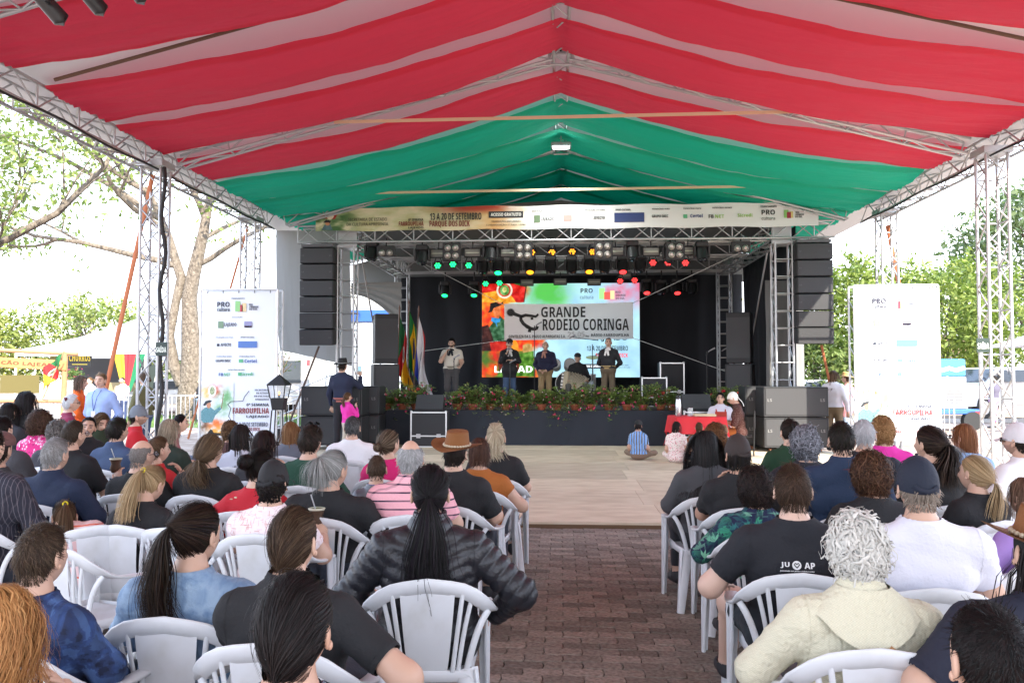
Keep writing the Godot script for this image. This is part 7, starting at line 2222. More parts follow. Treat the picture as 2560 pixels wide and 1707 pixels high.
func right_side(galv: StandardMaterial3D) -> void:
	dense_tree("leafy tree behind the hanging speakers with lilac blossom", Vector3(11.6, 0, -36), 6.2, 3.2, Color(0.07, 0.12, 0.015), Color(0.25, 0.29, 0.06), 401, 900, 0.13)
	dense_tree("broad leafy tree behind the sunlit sponsor banner", Vector3(16.4, 0, -37), 6.3, 4.0, Color(0.08, 0.13, 0.018), Color(0.25, 0.29, 0.06), 402, 1000, 0.13)
	dense_tree("tall bluish-green tree beyond the lattice tower", Vector3(25.5, 0, -46), 11.5, 5.0, Color(0.06, 0.1, 0.04), Color(0.16, 0.2, 0.09), 403, 800, 0.19)
	dense_tree("low dark shrub below the hanging speakers", Vector3(10.0, 0, -34), 3.6, 2.2, Color(0.04, 0.08, 0.015), Color(0.16, 0.2, 0.05), 404, 400, 0.12)
	# white tent
	var t := thing("white_party_tent", "white pyramid party tent past the lattice tower", "marquee", Vector3(18.4, 0, -27.5))
	var g := Geo.new()
	var e := [Vector3(-3.4, 2.6, 3), Vector3(3.4, 2.6, 3), Vector3(3.4, 2.6, -3), Vector3(-3.4, 2.6, -3)]
	for i in 4:
		var a: Vector3 = e[i]
		var b: Vector3 = e[(i + 1) % 4]
		g.grid(8, 8, func(u, v): return a.lerp(b, u).lerp(Vector3(0, 4.7, 0), v) - Vector3(0, 0.3 * sin(v * PI), 0))
	part(g, "canopy", M(0.78, 0.78, 0.78, 0.5, {"cull_mode": BaseMaterial3D.CULL_DISABLED}), t)
	for p in e: bar(t, "post", p - Vector3(0, 2.6, 0), p, 0.04, galv)
	bar(t, "stay", Vector3(-3.4, 2.1, 3), Vector3(-2.6, 2.6, 3), 0.02, galv)
	bar(t, "eave_rail", Vector3(-3.4, 2.58, 3), Vector3(3.4, 2.58, 3), 0.03, galv)
	# generator on a trailer
	t = thing("generator_trailer", "grey generator on a low blue trailer with a painted blue cover", "trailer", Vector3(11.0, 0, -25.6), 0.1)
	slab(t, "trailer_bed", Vector3(0, 0.55, 0), Vector3(2.3, 0.14, 1.5), M(0.03, 0.12, 0.45, 0.5), Basis.IDENTITY, 0.02)
	slab(t, "generator_body", Vector3(-0.55, 1.2, 0), Vector3(1.1, 1.2, 1.1), M(0.12, 0.12, 0.125, 0.6), Basis.IDENTITY, 0.03)
	slab(t, "cabinet", Vector3(0.5, 1.1, 0), Vector3(0.8, 0.95, 1.0), M(0.45, 0.45, 0.44, 0.5), Basis.IDENTITY, 0.03)
	for i in 9: slab(t, "louvre", Vector3(0.52, 0.8 + 0.045 * i, 0.51), Vector3(0.5, 0.026, 0.012), M(0.2, 0.2, 0.2, 0.6), Basis(Vector3.RIGHT, 0.4))
	slab(t, "painted_cover", Vector3(0.5, 1.84, 0), Vector3(0.82, 0.5, 0.9), M(0.05, 0.3, 0.6, 0.4), Basis.IDENTITY, 0.03)
	g = Geo.new(); g.sweep([Vector3(0.15, 1.75, 0.46), Vector3(0.4, 1.82, 0.465), Vector3(0.6, 1.76, 0.465), Vector3(0.88, 1.84, 0.46)], [Vector3.UP], [0.06], [0.004])
	part(g, "painted_wave", M(0.7, 0.75, 0.8, 0.5), t)
	for x in [-0.7, 0.9]:
		g = Geo.new(); g.tube(PackedVector3Array([Vector3(x, 0.28, 0.6), Vector3(x, 0.28, 0.78)]), PackedFloat32Array([0.28]), 18)
		part(g, "wheel", M(0.02, 0.02, 0.02, 0.8), t)
	slab(t, "tail_lamp", Vector3(-0.95, 0.52, 0.76), Vector3(0.3, 0.08, 0.03), M(0.5, 0.03, 0.02, 0.4))
	slab(t, "tail_lamp", Vector3(1.05, 0.52, 0.76), Vector3(0.16, 0.08, 0.03), M(0.5, 0.03, 0.02, 0.4))
	car("white pickup parked with its nose at the lattice tower", Vector3(15.6, 0.1, -31.5), PI / 2 + 0.5, Color(0.78, 0.78, 0.78), 1.25)
	car("white car parked behind the subwoofers", Vector3(9.3, 0, -33.0), PI / 2, Color(0.75, 0.76, 0.78), 1.0)
	t = thing("white_counter", "white draped counter beneath the party tent", "counter", Vector3(14.6, 0, -24.0), 0.0)
	slab(t, "drape", Vector3(0, 0.5, 0), Vector3(2.6, 1.0, 0.7), M(0.75, 0.75, 0.76, 0.8), Basis.IDENTITY, 0.02)
	slab(t, "top", Vector3(0, 1.02, 0), Vector3(2.7, 0.04, 0.8), M(0.7, 0.7, 0.7, 0.6))
	# kerb of the lawn strip beyond
	g = Geo.new(); g.box(Vector3(20, 0.05, -29.5), Vector3(30, 0.13, 0.18), Basis.IDENTITY, 0.01)
	struct(g, "kerb", M(0.4, 0.38, 0.35, 0.9))
	# low houses beyond the trees
	for q in [[Vector3(30, 0, -70), 8.0, 3.4, "pale low house far behind the party tent"], [Vector3(7, 0, -60), 10.0, 3.0, "low house with a brown roof behind the white car"], [Vector3(-40, 0, -75), 12.0, 4.0, "pale house far behind the food stalls"]]:
		t = thing("house", q[3], "house", q[0])
		slab(t, "wall", Vector3(0, q[2] / 2, 0), Vector3(q[1], q[2], 5.0), M(0.5, 0.46, 0.4, 0.9))
		g = Geo.new()
		var w: float = q[1] / 2 + 0.4
		var h: float = q[2]
		g.quad(Vector3(-w, h, 3), Vector3(w, h, 3), Vector3(w, h + 1.5, 0), Vector3(-w, h + 1.5, 0), Vector3(0, 1, 1))
		g.quad(Vector3(-w, h, -3), Vector3(w, h, -3), Vector3(w, h + 1.5, 0), Vector3(-w, h + 1.5, 0), Vector3(0, 1, -1))
		part(g, "roof", M(0.22, 0.11, 0.07, 0.9), t)
		for i in 3: slab(t, "window", Vector3(-w * 0.5 + w * 0.5 * i, h * 0.55, 2.52), Vector3(1.0, 1.0, 0.05), M(0.05, 0.06, 0.07, 0.2))
	# overhead wires and a pole
	t = thing("utility_pole", "grey utility pole far behind the marquee", "pole", Vector3(-29, 0, -48))
	bar(t, "shaft", Vector3.ZERO, Vector3(0, 8, 0), 0.14, M(0.4, 0.39, 0.37, 0.9))
	bar(t, "lamp_arm", Vector3(0, 6.6, 0), Vector3(2.6, 4.9, 0), 0.04, M(0.4, 0.39, 0.37, 0.9))

func banner_wash(im: Image) -> Image:
	# soft watercolour: flag washes, rider with a raised arm, orange hill
	var w := im.get_width()
	var h := im.get_height()
	for y in h:
		for x in w:
			var u := float(x) / w
			var v := float(y) / h
			var a := wash.get_noise_2d(u * 120.0, v * 190.0)
			var c := Color(0.885, 0.91, 0.94)
			for q in [[0.42, 0.16, 0.05, 0.012, Color(0.85, 0.3, 0.22), 0.7], [0.15, 0.2, 0.03, 0.012, Color(0.9, 0.75, 0.35), 0.6], [0.75, 0.32, 0.06, 0.03, Color(0.45, 0.68, 0.45), 0.75], [0.62, 0.5, 0.04, 0.02, Color(0.5, 0.7, 0.5), 0.6], [0.45, 0.8, 0.09, 0.008, Color(0.9, 0.42, 0.2), 0.95], [0.5, 0.9, 0.1, 0.01, Color(0.93, 0.66, 0.25), 0.9], [0.05, 0.75, 0.03, 0.05, Color(0.35, 0.24, 0.16), 0.6]]:
				var g := exp(-((u - q[0]) * (u - q[0]) / q[2] + (v - q[1]) * (v - q[1]) / q[3])) * (1.0 + a * 1.6)
				c = c.lerp(q[4], clampf(g * q[5], 0, 1))
			im.set_pixel(x, y, c)
	fill_poly(im, oval(0.34, 0.17, 0.13, 0.105), Color(0.93, 0.92, 0.88))
	fill_poly(im, oval(0.34, 0.17, 0.08, 0.075), Color(0.62, 0.66, 0.5), 0.3)
	fill_poly(im, pv([0.62, 0.5, 0.68, 0.22, 0.7, 0.22, 0.65, 0.5]), Color(0.55, 0.4, 0.3))
	fill_poly(im, pv([0.0, 0.55, 0.12, 0.48, 0.3, 0.47, 0.42, 0.53, 0.58, 0.46, 0.64, 0.5, 0.45, 0.62, 0.36, 0.75, 0.08, 0.76, 0.0, 0.7]), Color(0.36, 0.55, 0.58), 0.2)
	fill_poly(im, oval(0.24, 0.43, 0.07, 0.065), Color(0.78, 0.55, 0.42), 0.1)
	fill_poly(im, pv([0.06, 0.43, 0.1, 0.4, 0.14, 0.36, 0.26, 0.34, 0.34, 0.35, 0.3, 0.38, 0.2, 0.4, 0.12, 0.45]), Color(0.16, 0.18, 0.2))
	fill_poly(im, pv([0.2, 0.96, 0.3, 0.88, 0.36, 0.89, 0.4, 0.94, 0.62, 0.95, 0.62, 0.99, 0.18, 0.99]), Color(0.06, 0.06, 0.06))
	return im
# ---------- cloth patterns ----------
func pattern(nm: String) -> StandardMaterial3D:
	if mcache.has(nm): return mcache[nm]
	var S := 192
	var im := Image.create(S, S, false, Image.FORMAT_RGB8)
	var f := FastNoiseLite.new(); f.seed = 17; f.frequency = 0.03
	var sc := 3.0
	var rg := RandomNumberGenerator.new(); rg.seed = hash(nm)
	var base := {"scribble": Color(0.92, 0.86, 0.87), "frill": Color(0.93, 0.8, 0.8), "floralpink": Color(0.78, 0.12, 0.45), "leaf": Color(0.06, 0.09, 0.22), "floralwhite": Color(0.93, 0.88, 0.86), "shawl": Color(0.28, 0.14, 0.11), "knit": Color(0.86, 0.84, 0.74)}
	for y in S:
		for x in S:
			var c: Color = base.get(nm, Color.GRAY)
			var u := float(x) / S
			var v := float(y) / S
			var tx := TAU * u
			var n := f.get_noise_3d(cos(tx) * 40.0, sin(tx) * 40.0, cos(TAU * v) * 40.0 + 90.0 + sin(TAU * v) * 23.0)
			match nm:
				"plaid":
					var a := 1.0 if fmod(u * 4.0, 1.0) < 0.4 else 0.0
					var b := 1.0 if fmod(v * 4.0, 1.0) < 0.4 else 0.0
					c = Color(0.75, 0.76, 0.8).lerp(Color(0.1, 0.12, 0.2), (a + b) * 0.45)
					if fmod(u * 4.0, 1.0) > 0.68 and fmod(u * 4.0, 1.0) < 0.74: c = Color(0.2, 0.25, 0.4)
				"camo":
					c = Color(0.16, 0.24, 0.4)
					if n > 0.12: c = Color(0.07, 0.1, 0.2)
					elif n < -0.16: c = Color(0.3, 0.42, 0.62)
					elif n < -0.02: c = Color(0.17, 0.27, 0.47)
				"denim":
					c = Color(0.42, 0.53, 0.66).lerp(Color(0.6, 0.69, 0.78), clampf(0.5 + n * 1.4, 0, 1))
					if (x + y) % 3 == 0: c = c * 0.93
				"pinstripe":
					c = Color(0.14, 0.14, 0.19)
					if x % 12 < 2: c = Color(0.4, 0.38, 0.4)
				"pinkstripe":
					c = Color(0.93, 0.68, 0.72)
					if y % 32 < 6: c = Color(0.12, 0.12, 0.2)
				"jersey":
					var m := x % 48
					c = Color(0.36, 0.62, 0.9) if m < 22 else (Color(0.9, 0.9, 0.92) if m < 26 or m > 43 else Color(0.1, 0.1, 0.12))
				"frill":
					if y % 48 < 7: c = Color(0.9, 0.42, 0.32)
					elif y % 48 < 10: c = Color(0.95, 0.93, 0.92)
				"knit":
					c = c * (0.93 + 0.07 * sin(x * 1.1) * sin(y * 1.6))
			im.set_pixel(x, y, c)
	if nm in ["scribble", "floralpink", "leaf", "floralwhite", "shawl"]:
		for i in {"scribble": 150, "floralpink": 120, "leaf": 60, "floralwhite": 80, "shawl": 260}[nm]:
			var p := Vector2(rg.randf(), rg.randf())
			var a := rg.randf() * TAU
			var d := Vector2(cos(a), sin(a))
			var q := Vector2(-d.y, d.x)
			if nm == "scribble":
				if rg.randf() < 0.7: d = Vector2(1, 0) if rg.randf() < 0.5 else Vector2(0, 1)
				q = Vector2(-d.y, d.x)
				fill_poly(im, [p, p + d * 0.09, p + d * 0.09 + q * 0.009, p + q * 0.009], Color(0.78, 0.55, 0.52))
			elif nm == "leaf":
				var L := rg.randf_range(0.1, 0.17)
				var cc: Color = [Color(0.2, 0.55, 0.42), Color(0.5, 0.75, 0.62), Color(0.14, 0.4, 0.4)][rg.randi() % 3]
				for k in 4:
					var b := a + (k - 1.5) * 0.55
					var e := Vector2(cos(b), sin(b))
					var r := Vector2(-e.y, e.x)
					fill_poly(im, [p, p + e * L * 0.5 + r * 0.018, p + e * L, p + e * L * 0.5 - r * 0.018], cc)
			elif nm == "shawl":
				fill_poly(im, oval(p.x, p.y, 0.008, 0.008, 6), Color(0.8, 0.72, 0.68))
			else:
				var cc: Color = [Color(0.85, 0.5, 0.55), Color(0.75, 0.3, 0.4), Color(0.55, 0.62, 0.5)][rg.randi() % 3] if nm == "floralwhite" else [Color(0.95, 0.8, 0.88), Color(0.5, 0.05, 0.3), Color(0.9, 0.9, 0.92)][rg.randi() % 3]
				for k in 4: fill_poly(im, oval(p.x + cos(k * 1.57) * 0.018, p.y + sin(k * 1.57) * 0.018, 0.015, 0.015, 7), cc)
	var m := StandardMaterial3D.new()
	m.albedo_texture = ImageTexture.create_from_image(im); m.roughness = 0.85
	m.uv1_triplanar = true
	m.uv1_scale = Vector3.ONE * {"pinkstripe": 3.2, "pinstripe": 2.5, "camo": 1.6, "jersey": 4.0, "leaf": 2.2, "shawl": 3.0, "plaid": 3.5, "frill": 3.0}.get(nm, 2.8)
	m.normal_enabled = true; m.normal_texture = cloth_n; m.normal_scale = 1.2 if nm == "knit" else 0.6
	mcache[nm] = m
	return m
func wear(k, rgh := 0.85) -> StandardMaterial3D:
	if k is String: return pattern(k)
	return cloth(k[0], k[1], k[2], rgh)

# ---------- hats, glasses and what people hold ----------
func dome(g: Geo, a: Vector3, ymin: float, f := 1.0) -> void:
	g.grid(32, 12, func(u, v):
		var la: float = v * acos(ymin)
		var lo: float = -u * TAU
		return Vector3(sin(la) * sin(lo), cos(la), sin(la) * cos(lo)) * a * f)
func hat(d: Dictionary, hd: Node3D) -> void:
	var kind: String = d["cap"]
	var c: Array = d["capc"]
	var m := cloth(c[0], c[1], c[2], 0.8)
	var a := HA + Vector3(0.012, 0.024, 0.014)
	var t := Node3D.new(); t.name = "hat"; hd.add_child(t)
	match kind:
		"cap":
			var g := Geo.new(); dome(g, a * Vector3(1.02, 0.97, 1.0), -0.12)
			var o := part(g, "crown", m, t)
			o.position = Vector3(0, 0.012, 0.002); o.rotation.x = 0.12
			g = Geo.new()
			g.grid(14, 5, func(u, v):
				var s: float = (u - 0.5) * 2.0
				return Vector3(s * 0.078, 0.022 - 0.016 * s * s - 0.02 * v, -0.07 - (0.035 + 0.065 * v) * sqrt(maxf(1.0 - s * s * 0.8, 0.0))))
			o = part(g, "peak", m, t)
			g = Geo.new()
			for i in 6: g.tube(PackedVector3Array([Vector3(0, a.y * 0.985 + 0.012, 0), Vector3(sin(i * TAU / 6) * a.x * 0.72, a.y * 0.72 + 0.012, cos(i * TAU / 6) * a.z * 0.72), Vector3(sin(i * TAU / 6) * a.x * 1.02, 0.03, cos(i * TAU / 6) * a.z * 1.0)]), PackedFloat32Array([0.002]), 4, false)
			g.ball(Vector3(0, a.y + 0.012, 0), Vector3(0.008, 0.005, 0.008), 8, 4)
			part(g, "seams", m, t)
			g = Geo.new(); g.sweep([Vector3(-0.05, 0.02, 0.098), Vector3(-0.03, 0.005, 0.11), Vector3(0, 0.0, 0.116), Vector3(0.03, 0.005, 0.11), Vector3(0.05, 0.02, 0.098)], [Vector3.UP], [0.011], [0.003])
			part(g, "strap", m, t)
		"hat", "gaucho", "straw":
			var br: float = {"hat": 0.2, "gaucho": 0.19, "straw": 0.18}[kind]
			var g := Geo.new()
			g.grid(40, 8, func(u, v):
				var lo: float = -u * TAU
				var r: float = lerpf(0.9, br / 0.1, v)
				var lift: float = (0.035 if kind == "hat" else 0.02) * v * v * absf(sin(lo)) - 0.015 * v * absf(cos(lo))
				return Vector3(sin(lo) * a.x * r * 1.05, 0.045 + lift, cos(lo) * a.z * r * 0.95))
			part(g, "brim", m, t)
			g = Geo.new()
			g.grid(40, 10, func(u, v):
				var lo: float = -u * TAU
				var q: float = 1.0 - v
				var r: float = 1.0 - 0.22 * q - 0.75 * smoothstep(0.78, 1.0, q)
				var y: float = 0.045 + 0.115 * minf(q / 0.85, 1.0) - 0.03 * smoothstep(0.8, 1.0, q) * (1.0 - 0.5 * absf(cos(lo)))
				return Vector3(sin(lo) * a.x * 1.02 * r, y, cos(lo) * a.z * 1.0 * r))
			part(g, "crown", m, t)
			g = Geo.new()
			for i in 28:
				var lo := TAU * i / 28.0
				g.ball(Vector3(sin(lo) * a.x * 1.02, 0.058, cos(lo) * a.z * 1.0), Vector3(0.012, 0.009, 0.012), 6, 4)
			part(g, "band", M(0.5, 0.42, 0.3, 0.8) if kind == "hat" else M(0.3, 0.3, 0.3, 0.8), t)
			t.rotation.x = 0.08
		"flat", "beret":
			var g := Geo.new(); dome(g, a * Vector3(1.12, 0.62, 1.12), -0.25)
			var o := part(g, "crown", m, t)
			o.position = Vector3(0, 0.055, -0.005)
			if kind == "flat":
				g = Geo.new()
				g.grid(12, 4, func(u, v):
					var s: float = (u - 0.5) * 2.0
					return Vector3(s * 0.075, 0.045 - 0.012 * s * s - 0.015 * v, -0.07 - (0.03 + 0.04 * v) * sqrt(maxf(1.0 - s * s * 0.8, 0.0))))
				part(g, "peak", m, t)
		"scarf":
			var g := Geo.new(); dome(g, a * Vector3(1.03, 1.0, 1.05), -0.2)
			var o := part(g, "wrap", m, t)
			o.rotation.x = 0.5
			g = Geo.new()
			g.grid(6, 8, func(u, v): return Vector3((u - 0.5) * (0.1 + 0.06 * v), -0.02 - 0.2 * v, 0.1 + 0.05 * sin(v * 2.0) + 0.01 * sin(u * 9.0)))
			part(g, "tail", m, t)
func dress(d: Dictionary, o: Dictionary, t: Node3D) -> void:
	var hd := Node3D.new()
	hd.name = "head_wear"
	hd.transform = o.head
	var any := false
	if d.has("cap"): hat(d, hd); any = true
	var bk := M(0.012, 0.012, 0.013, 0.25)
	if d.has("glasses") or d.has("headglasses"):
		any = true
		var gl := Node3D.new(); gl.name = "glasses"; hd.add_child(gl)
		var g := Geo.new()
		for sd in [-1.0, 1.0]:
			var ring := PackedVector3Array()
			for i in 13: ring.append(Vector3(0.033 * sd + cos(TAU * i / 12) * 0.024, 0.004 + sin(TAU * i / 12) * 0.019, -0.107 + 0.006 * absf(cos(TAU * i / 12))))
			g.tube(ring, PackedFloat32Array([0.0022]), 5, false)
			g.tube(PackedVector3Array([Vector3(0.056 * sd, 0.008, -0.1), Vector3(0.078 * sd, 0.01, -0.05), Vector3(0.083 * sd, 0.006, 0.01)]), PackedFloat32Array([0.0022]), 5, false)
		g.rod(Vector3(-0.01, 0.008, -0.112), Vector3(0.01, 0.008, -0.112), 0.002, 5)
		part(g, "frame", bk, gl)
		g = Geo.new()
		for sd in [-1.0, 1.0]: g.ball(Vector3(0.033 * sd, 0.004, -0.107), Vector3(0.023, 0.018, 0.003), 10, 6)
		part(g, "lenses", bk if String(d.n).find("sunglass") >= 0 else M(0.9, 0.95, 1.0, 0.05, {"transparency": BaseMaterial3D.TRANSPARENCY_ALPHA, "albedo_color": Color(0.8, 0.85, 0.9, 0.2)}), gl)
		if d.has("headglasses"): gl.transform = Transform3D(Basis(Vector3.RIGHT, 0.75), Vector3(0, 0.075, 0.035))
	if d.has("flower"):
		any = true
		var g := Geo.new()
		for i in 9: g.ball(Vector3(0.06, 0.06, 0.075) + Vector3(cos(i * 2.4), sin(i * 2.4), sin(i * 1.3) * 0.6) * 0.012, Vector3.ONE * 0.014, 6, 5)
		part(g, "hair_flower", M(0.12, 0.005, 0.015, 0.7), hd)
	if d.has("elastic"):
		any = true
		var c: Color = d.elastic
		var g := Geo.new()
		var ring := PackedVector3Array()
		var tie := Vector3(d.get("tx", 0.0), d.get("ty", 0.02), 0.118).normalized() * 0.118 * Vector3(0.8, 1.05, 1.05)
		for i in 13: ring.append(tie + Vector3(cos(TAU * i / 12) * 0.016, sin(TAU * i / 12) * 0.016, 0.012))
		g.tube(ring, PackedFloat32Array([0.006]), 6, false)
		part(g, "hair_elastic", M(c.r, c.g, c.b, 0.7), hd)
	if any: t.add_child(hd)
	else: hd.free()
	var U := func(x: float, y: float, z: float) -> Vector3:
		var tl: float = d.get("tl", 1.0)
		return o.pel + o.up * Vector3(x, y * tl if y < 0.44 else y - 0.44 + 0.44 * tl, z)
	var w: float = d.get("w", 1.0)
	if d.has("collar"):
		var c: Color = d.collar
		var g := Geo.new()
		g.grid(24, 4, func(u, v):
			var lo: float = u * TAU
			var r: float = lerpf(0.064, 0.095, v)
			return U.call(sin(lo) * r * 1.1, lerpf(0.565, 0.515, v), 0.01 + cos(lo) * r * 1.0))
		part(g, "collar", cloth(c.r, c.g, c.b, 0.8), t)
	if d.has("kerchief"):
		var c: Array = d.kerchief
		var g := Geo.new()
		g.grid(24, 4, func(u, v):
			var lo: float = u * TAU
			var r: float = lerpf(0.066, 0.1, v)
			return U.call(sin(lo) * r * 1.1, lerpf(0.565, 0.5, v) - 0.03 * v * maxf(-cos(lo), 0.0), 0.01 + cos(lo) * r * 1.05))
		for sd in [-1.0, 1.0]:
			g.sweep([U.call(0, 0.5, -0.11), U.call(0.025 * sd, 0.44, -0.13), U.call(0.05 * sd, 0.34, -0.135)], [Vector3.RIGHT], [0.018, 0.03, 0.022], [0.006])
		g.ball(U.call(0, 0.5, -0.112), Vector3(0.022, 0.02, 0.016), 8, 6)
		part(g, "neckerchief", cloth(c[0], c[1], c[2], 0.8), t)
	if d.has("sash"):
		var c: Array = d.sash
		var g := Geo.new()
		var bl: float = d.get("belly", 1.0)
		g.grid(28, 3, func(u, v):
			var lo: float = u * TAU
			return U.call(sin(lo) * (0.13 * bl + 0.07 * w), lerpf(0.085, 0.005, v), cos(lo) * 0.14 * bl))
		part(g, "sash", cloth(c[0], c[1], c[2], 0.8), t)
		g = Geo.new()
		g.grid(28, 1, func(u, v):
			var lo: float = u * TAU
			return U.call(sin(lo) * (0.132 * bl + 0.07 * w), lerpf(0.058, 0.035, v), cos(lo) * 0.142 * bl))
		part(g, "sash_stripe", cloth(c[0] * 0.25, c[1] * 0.25, c[2] * 0.25, 0.8), t)
	if d.has("lace"):
		var g := Geo.new()
		for i in 40:
			var s := -1.0 if i % 2 else 1.0
			var k := i / 40.0
			g.ball(U.call(s * (0.07 + 0.16 * k) * w, 0.5 - 0.09 * k * k, 0.05 + 0.035 * sin(i * 2.3)), Vector3(0.02, 0.007, 0.016), 6, 4)
		part(g, "lace_trim", cloth(0.6, 0.5, 0.36, 0.9), t)
	if d.has("strap"):
		var g := Geo.new()
		g.sweep([U.call(0.06, 0.4, 0.175), U.call(0.02, 0.33, 0.186), U.call(-0.05, 0.2, 0.186), U.call(-0.12, 0.08, 0.18)], [Vector3.RIGHT], [0.016], [0.003])
		part(g, "bag_strap", M(0.4, 0.2, 0.08, 0.6), t)
		g = Geo.new()
		g.grid(26, 8, func(u, v):
			var lo: float = (u - 0.5) * 4.6
			var r: float = lerpf(0.07, 0.15, v)
			return U.call(sin(lo) * r * 1.25, lerpf(0.575, 0.44 + 0.05 * absf(sin(lo)) - 0.07 * maxf(cos(lo * 1.6), 0.0), v), 0.02 + cos(lo) * r * 0.95 + 0.015))
		part(g, "knitted_collar", wear("knit"), t)
	if d.has("lanyard"):
		var g := Geo.new()
		for sd in [-1.0, 1.0]: g.tube(PackedVector3Array([U.call(0.06 * sd, 0.53, -0.06), U.call(0.045 * sd, 0.42, -0.13), U.call(0.0, 0.2, -0.138)]), PackedFloat32Array([0.004]), 5)
		part(g, "lanyard", M(0.03, 0.05, 0.15, 0.8), t)
		slab(t, "name_badge", U.call(0, 0.15, -0.138), Vector3(0.07, 0.1, 0.006), M(0.7, 0.65, 0.65, 0.5))
		slab(t, "belt", U.call(0, 0.005, 0), Vector3(0.37, 0.035, 0.27), M(0.16, 0.06, 0.025, 0.6), o.up, 0.12)
	if d.has("apron"):
		var g := Geo.new()
		g.grid(10, 10, func(u, v): return U.call((u - 0.5) * 0.24, 0.4 - 0.3 * v, -0.128 - 0.01 * cos((u - 0.5) * 3.0)))
		part(g, "pinafore_bib", cloth(0.45, 0.05, 0.03), t)
		for sd in [-1, 1]: bar(t, "pinafore_strap", U.call(0.09 * sd, 0.4, -0.128), U.call(0.1 * sd, 0.5, 0.0), 0.014, cloth(0.45, 0.05, 0.03))
	if d.has("print"):
		var p := Node3D.new(); p.name = "shirt_print"; t.add_child(p)
		p.transform = Transform3D(o.up * Basis(Vector3.RIGHT, -0.32), o.pel + o.up * Vector3(-0.012, 0.335, 0.137))
		var wm := M(0.75, 0.75, 0.75, 0.7)
		letter(p, "JU", -0.052, 0.0, 0.027, 0.04, wm); letter(p, "AP", 0.056, 0.0, 0.027, 0.045, wm)
		letter(p, "Juventude em Jesus e Adolescente", 0.0, -0.026, 0.007, 0.15, wm)
		var g := Geo.new()
		g.tube(PackedVector3Array([Vector3(0, 0, 0), Vector3(0, 0, 0.005)]), PackedFloat32Array([0.02]), 18)
		part(g, "emblem_disc", wm, p)
		g = Geo.new()
		for i in 2: g.tube(PackedVector3Array([Vector3(0, -0.012, 0.007), Vector3(0.012 * (i * 2 - 1), 0.003, 0.007), Vector3(0.006 * (i * 2 - 1), 0.01, 0.007), Vector3(0, 0.004, 0.007)]), PackedFloat32Array([0.002]), 4)
		part(g, "emblem_heart", M(0.02, 0.02, 0.025), p)
	var rh: Array = o.hands[0]
	if d.has("phone") and d.get("ar", "") == "phone":
		var ph := thing("phone", "phone held up by the %s" % ("person in the black hat" if d.has("cap") else "dark-haired person at the row end"), "phone", t.transform * (rh[1] + Vector3(-0.02, 0.03, -0.015)), t.rotation.y)
		slab(ph, "casing", Vector3.ZERO, Vector3(0.075, 0.15, 0.009), M(0.02, 0.02, 0.022, 0.3), Basis.IDENTITY, 0.004)
		slab(ph, "lit_display", Vector3(0, 0, 0.0055), Vector3(0.068, 0.138, 0.002), M(0.1, 0.12, 0.14, 0.1, {"emission_enabled": true, "emission": Color(0.35, 0.5, 0.55), "emission_energy_multiplier": 0.6}))
	if d.get("ar", "") == "mate":
		var mg := thing("mate_gourd", "mate gourd with a pale rim held by the %s" % ("person in the black baseball cap" if d.has("cap") else "bespectacled person in black"), "gourd", t.transform * (rh[1] + Vector3(-0.035, -0.03, -0.02)), 0.0)
		var g := Geo.new()
		g.lathe([Vector2(0, 0.0), Vector2(0.03, 0.005), Vector2(0.045, 0.04), Vector2(0.034, 0.075), Vector2(0.047, 0.115)], 18)
		part(g, "gourd", M(0.07, 0.035, 0.018, 0.5), mg)
		g = Geo.new(); g.lathe([Vector2(0.046, 0.11), Vector2(0.05, 0.118), Vector2(0.044, 0.122)], 18)
		part(g, "rim", M(0.55, 0.52, 0.4, 0.4), mg)
		g = Geo.new(); g.lathe([Vector2(0.044, 0.112), Vector2(0.0, 0.118)], 14)
		part(g, "leaf_filling", M(0.16, 0.22, 0.03, 0.9), mg)
		bar(mg, "straw", Vector3(0, 0.09, 0), Vector3(-0.03, 0.2, 0.02), 0.004, alu)
	if d.get("ar", "") == "mic" and d.has("kerchief"):
		var mc := thing("microphone", "hand microphone held by the %s" % ("singer in white" if d.w > 1.05 else "performer in the blazer") if d.has("w") else "hand microphone held by the performer in the blazer", "microphone", t.transform * rh[1], t.rotation.y)
		var g := Geo.new()
		g.tube(PackedVector3Array([Vector3(0.01, -0.13, 0.01), Vector3(0, -0.01, -0.01)]), PackedFloat32Array([0.011, 0.016]), 10)
		part(g, "handle", bk, mc)
		g = Geo.new(); g.ball(Vector3(0, 0.02, -0.015), Vector3.ONE * 0.027, 10, 8)
		part(g, "grille_ball", M(0.3, 0.3, 0.3, 0.4, {"metallic": 0.5}), mc)

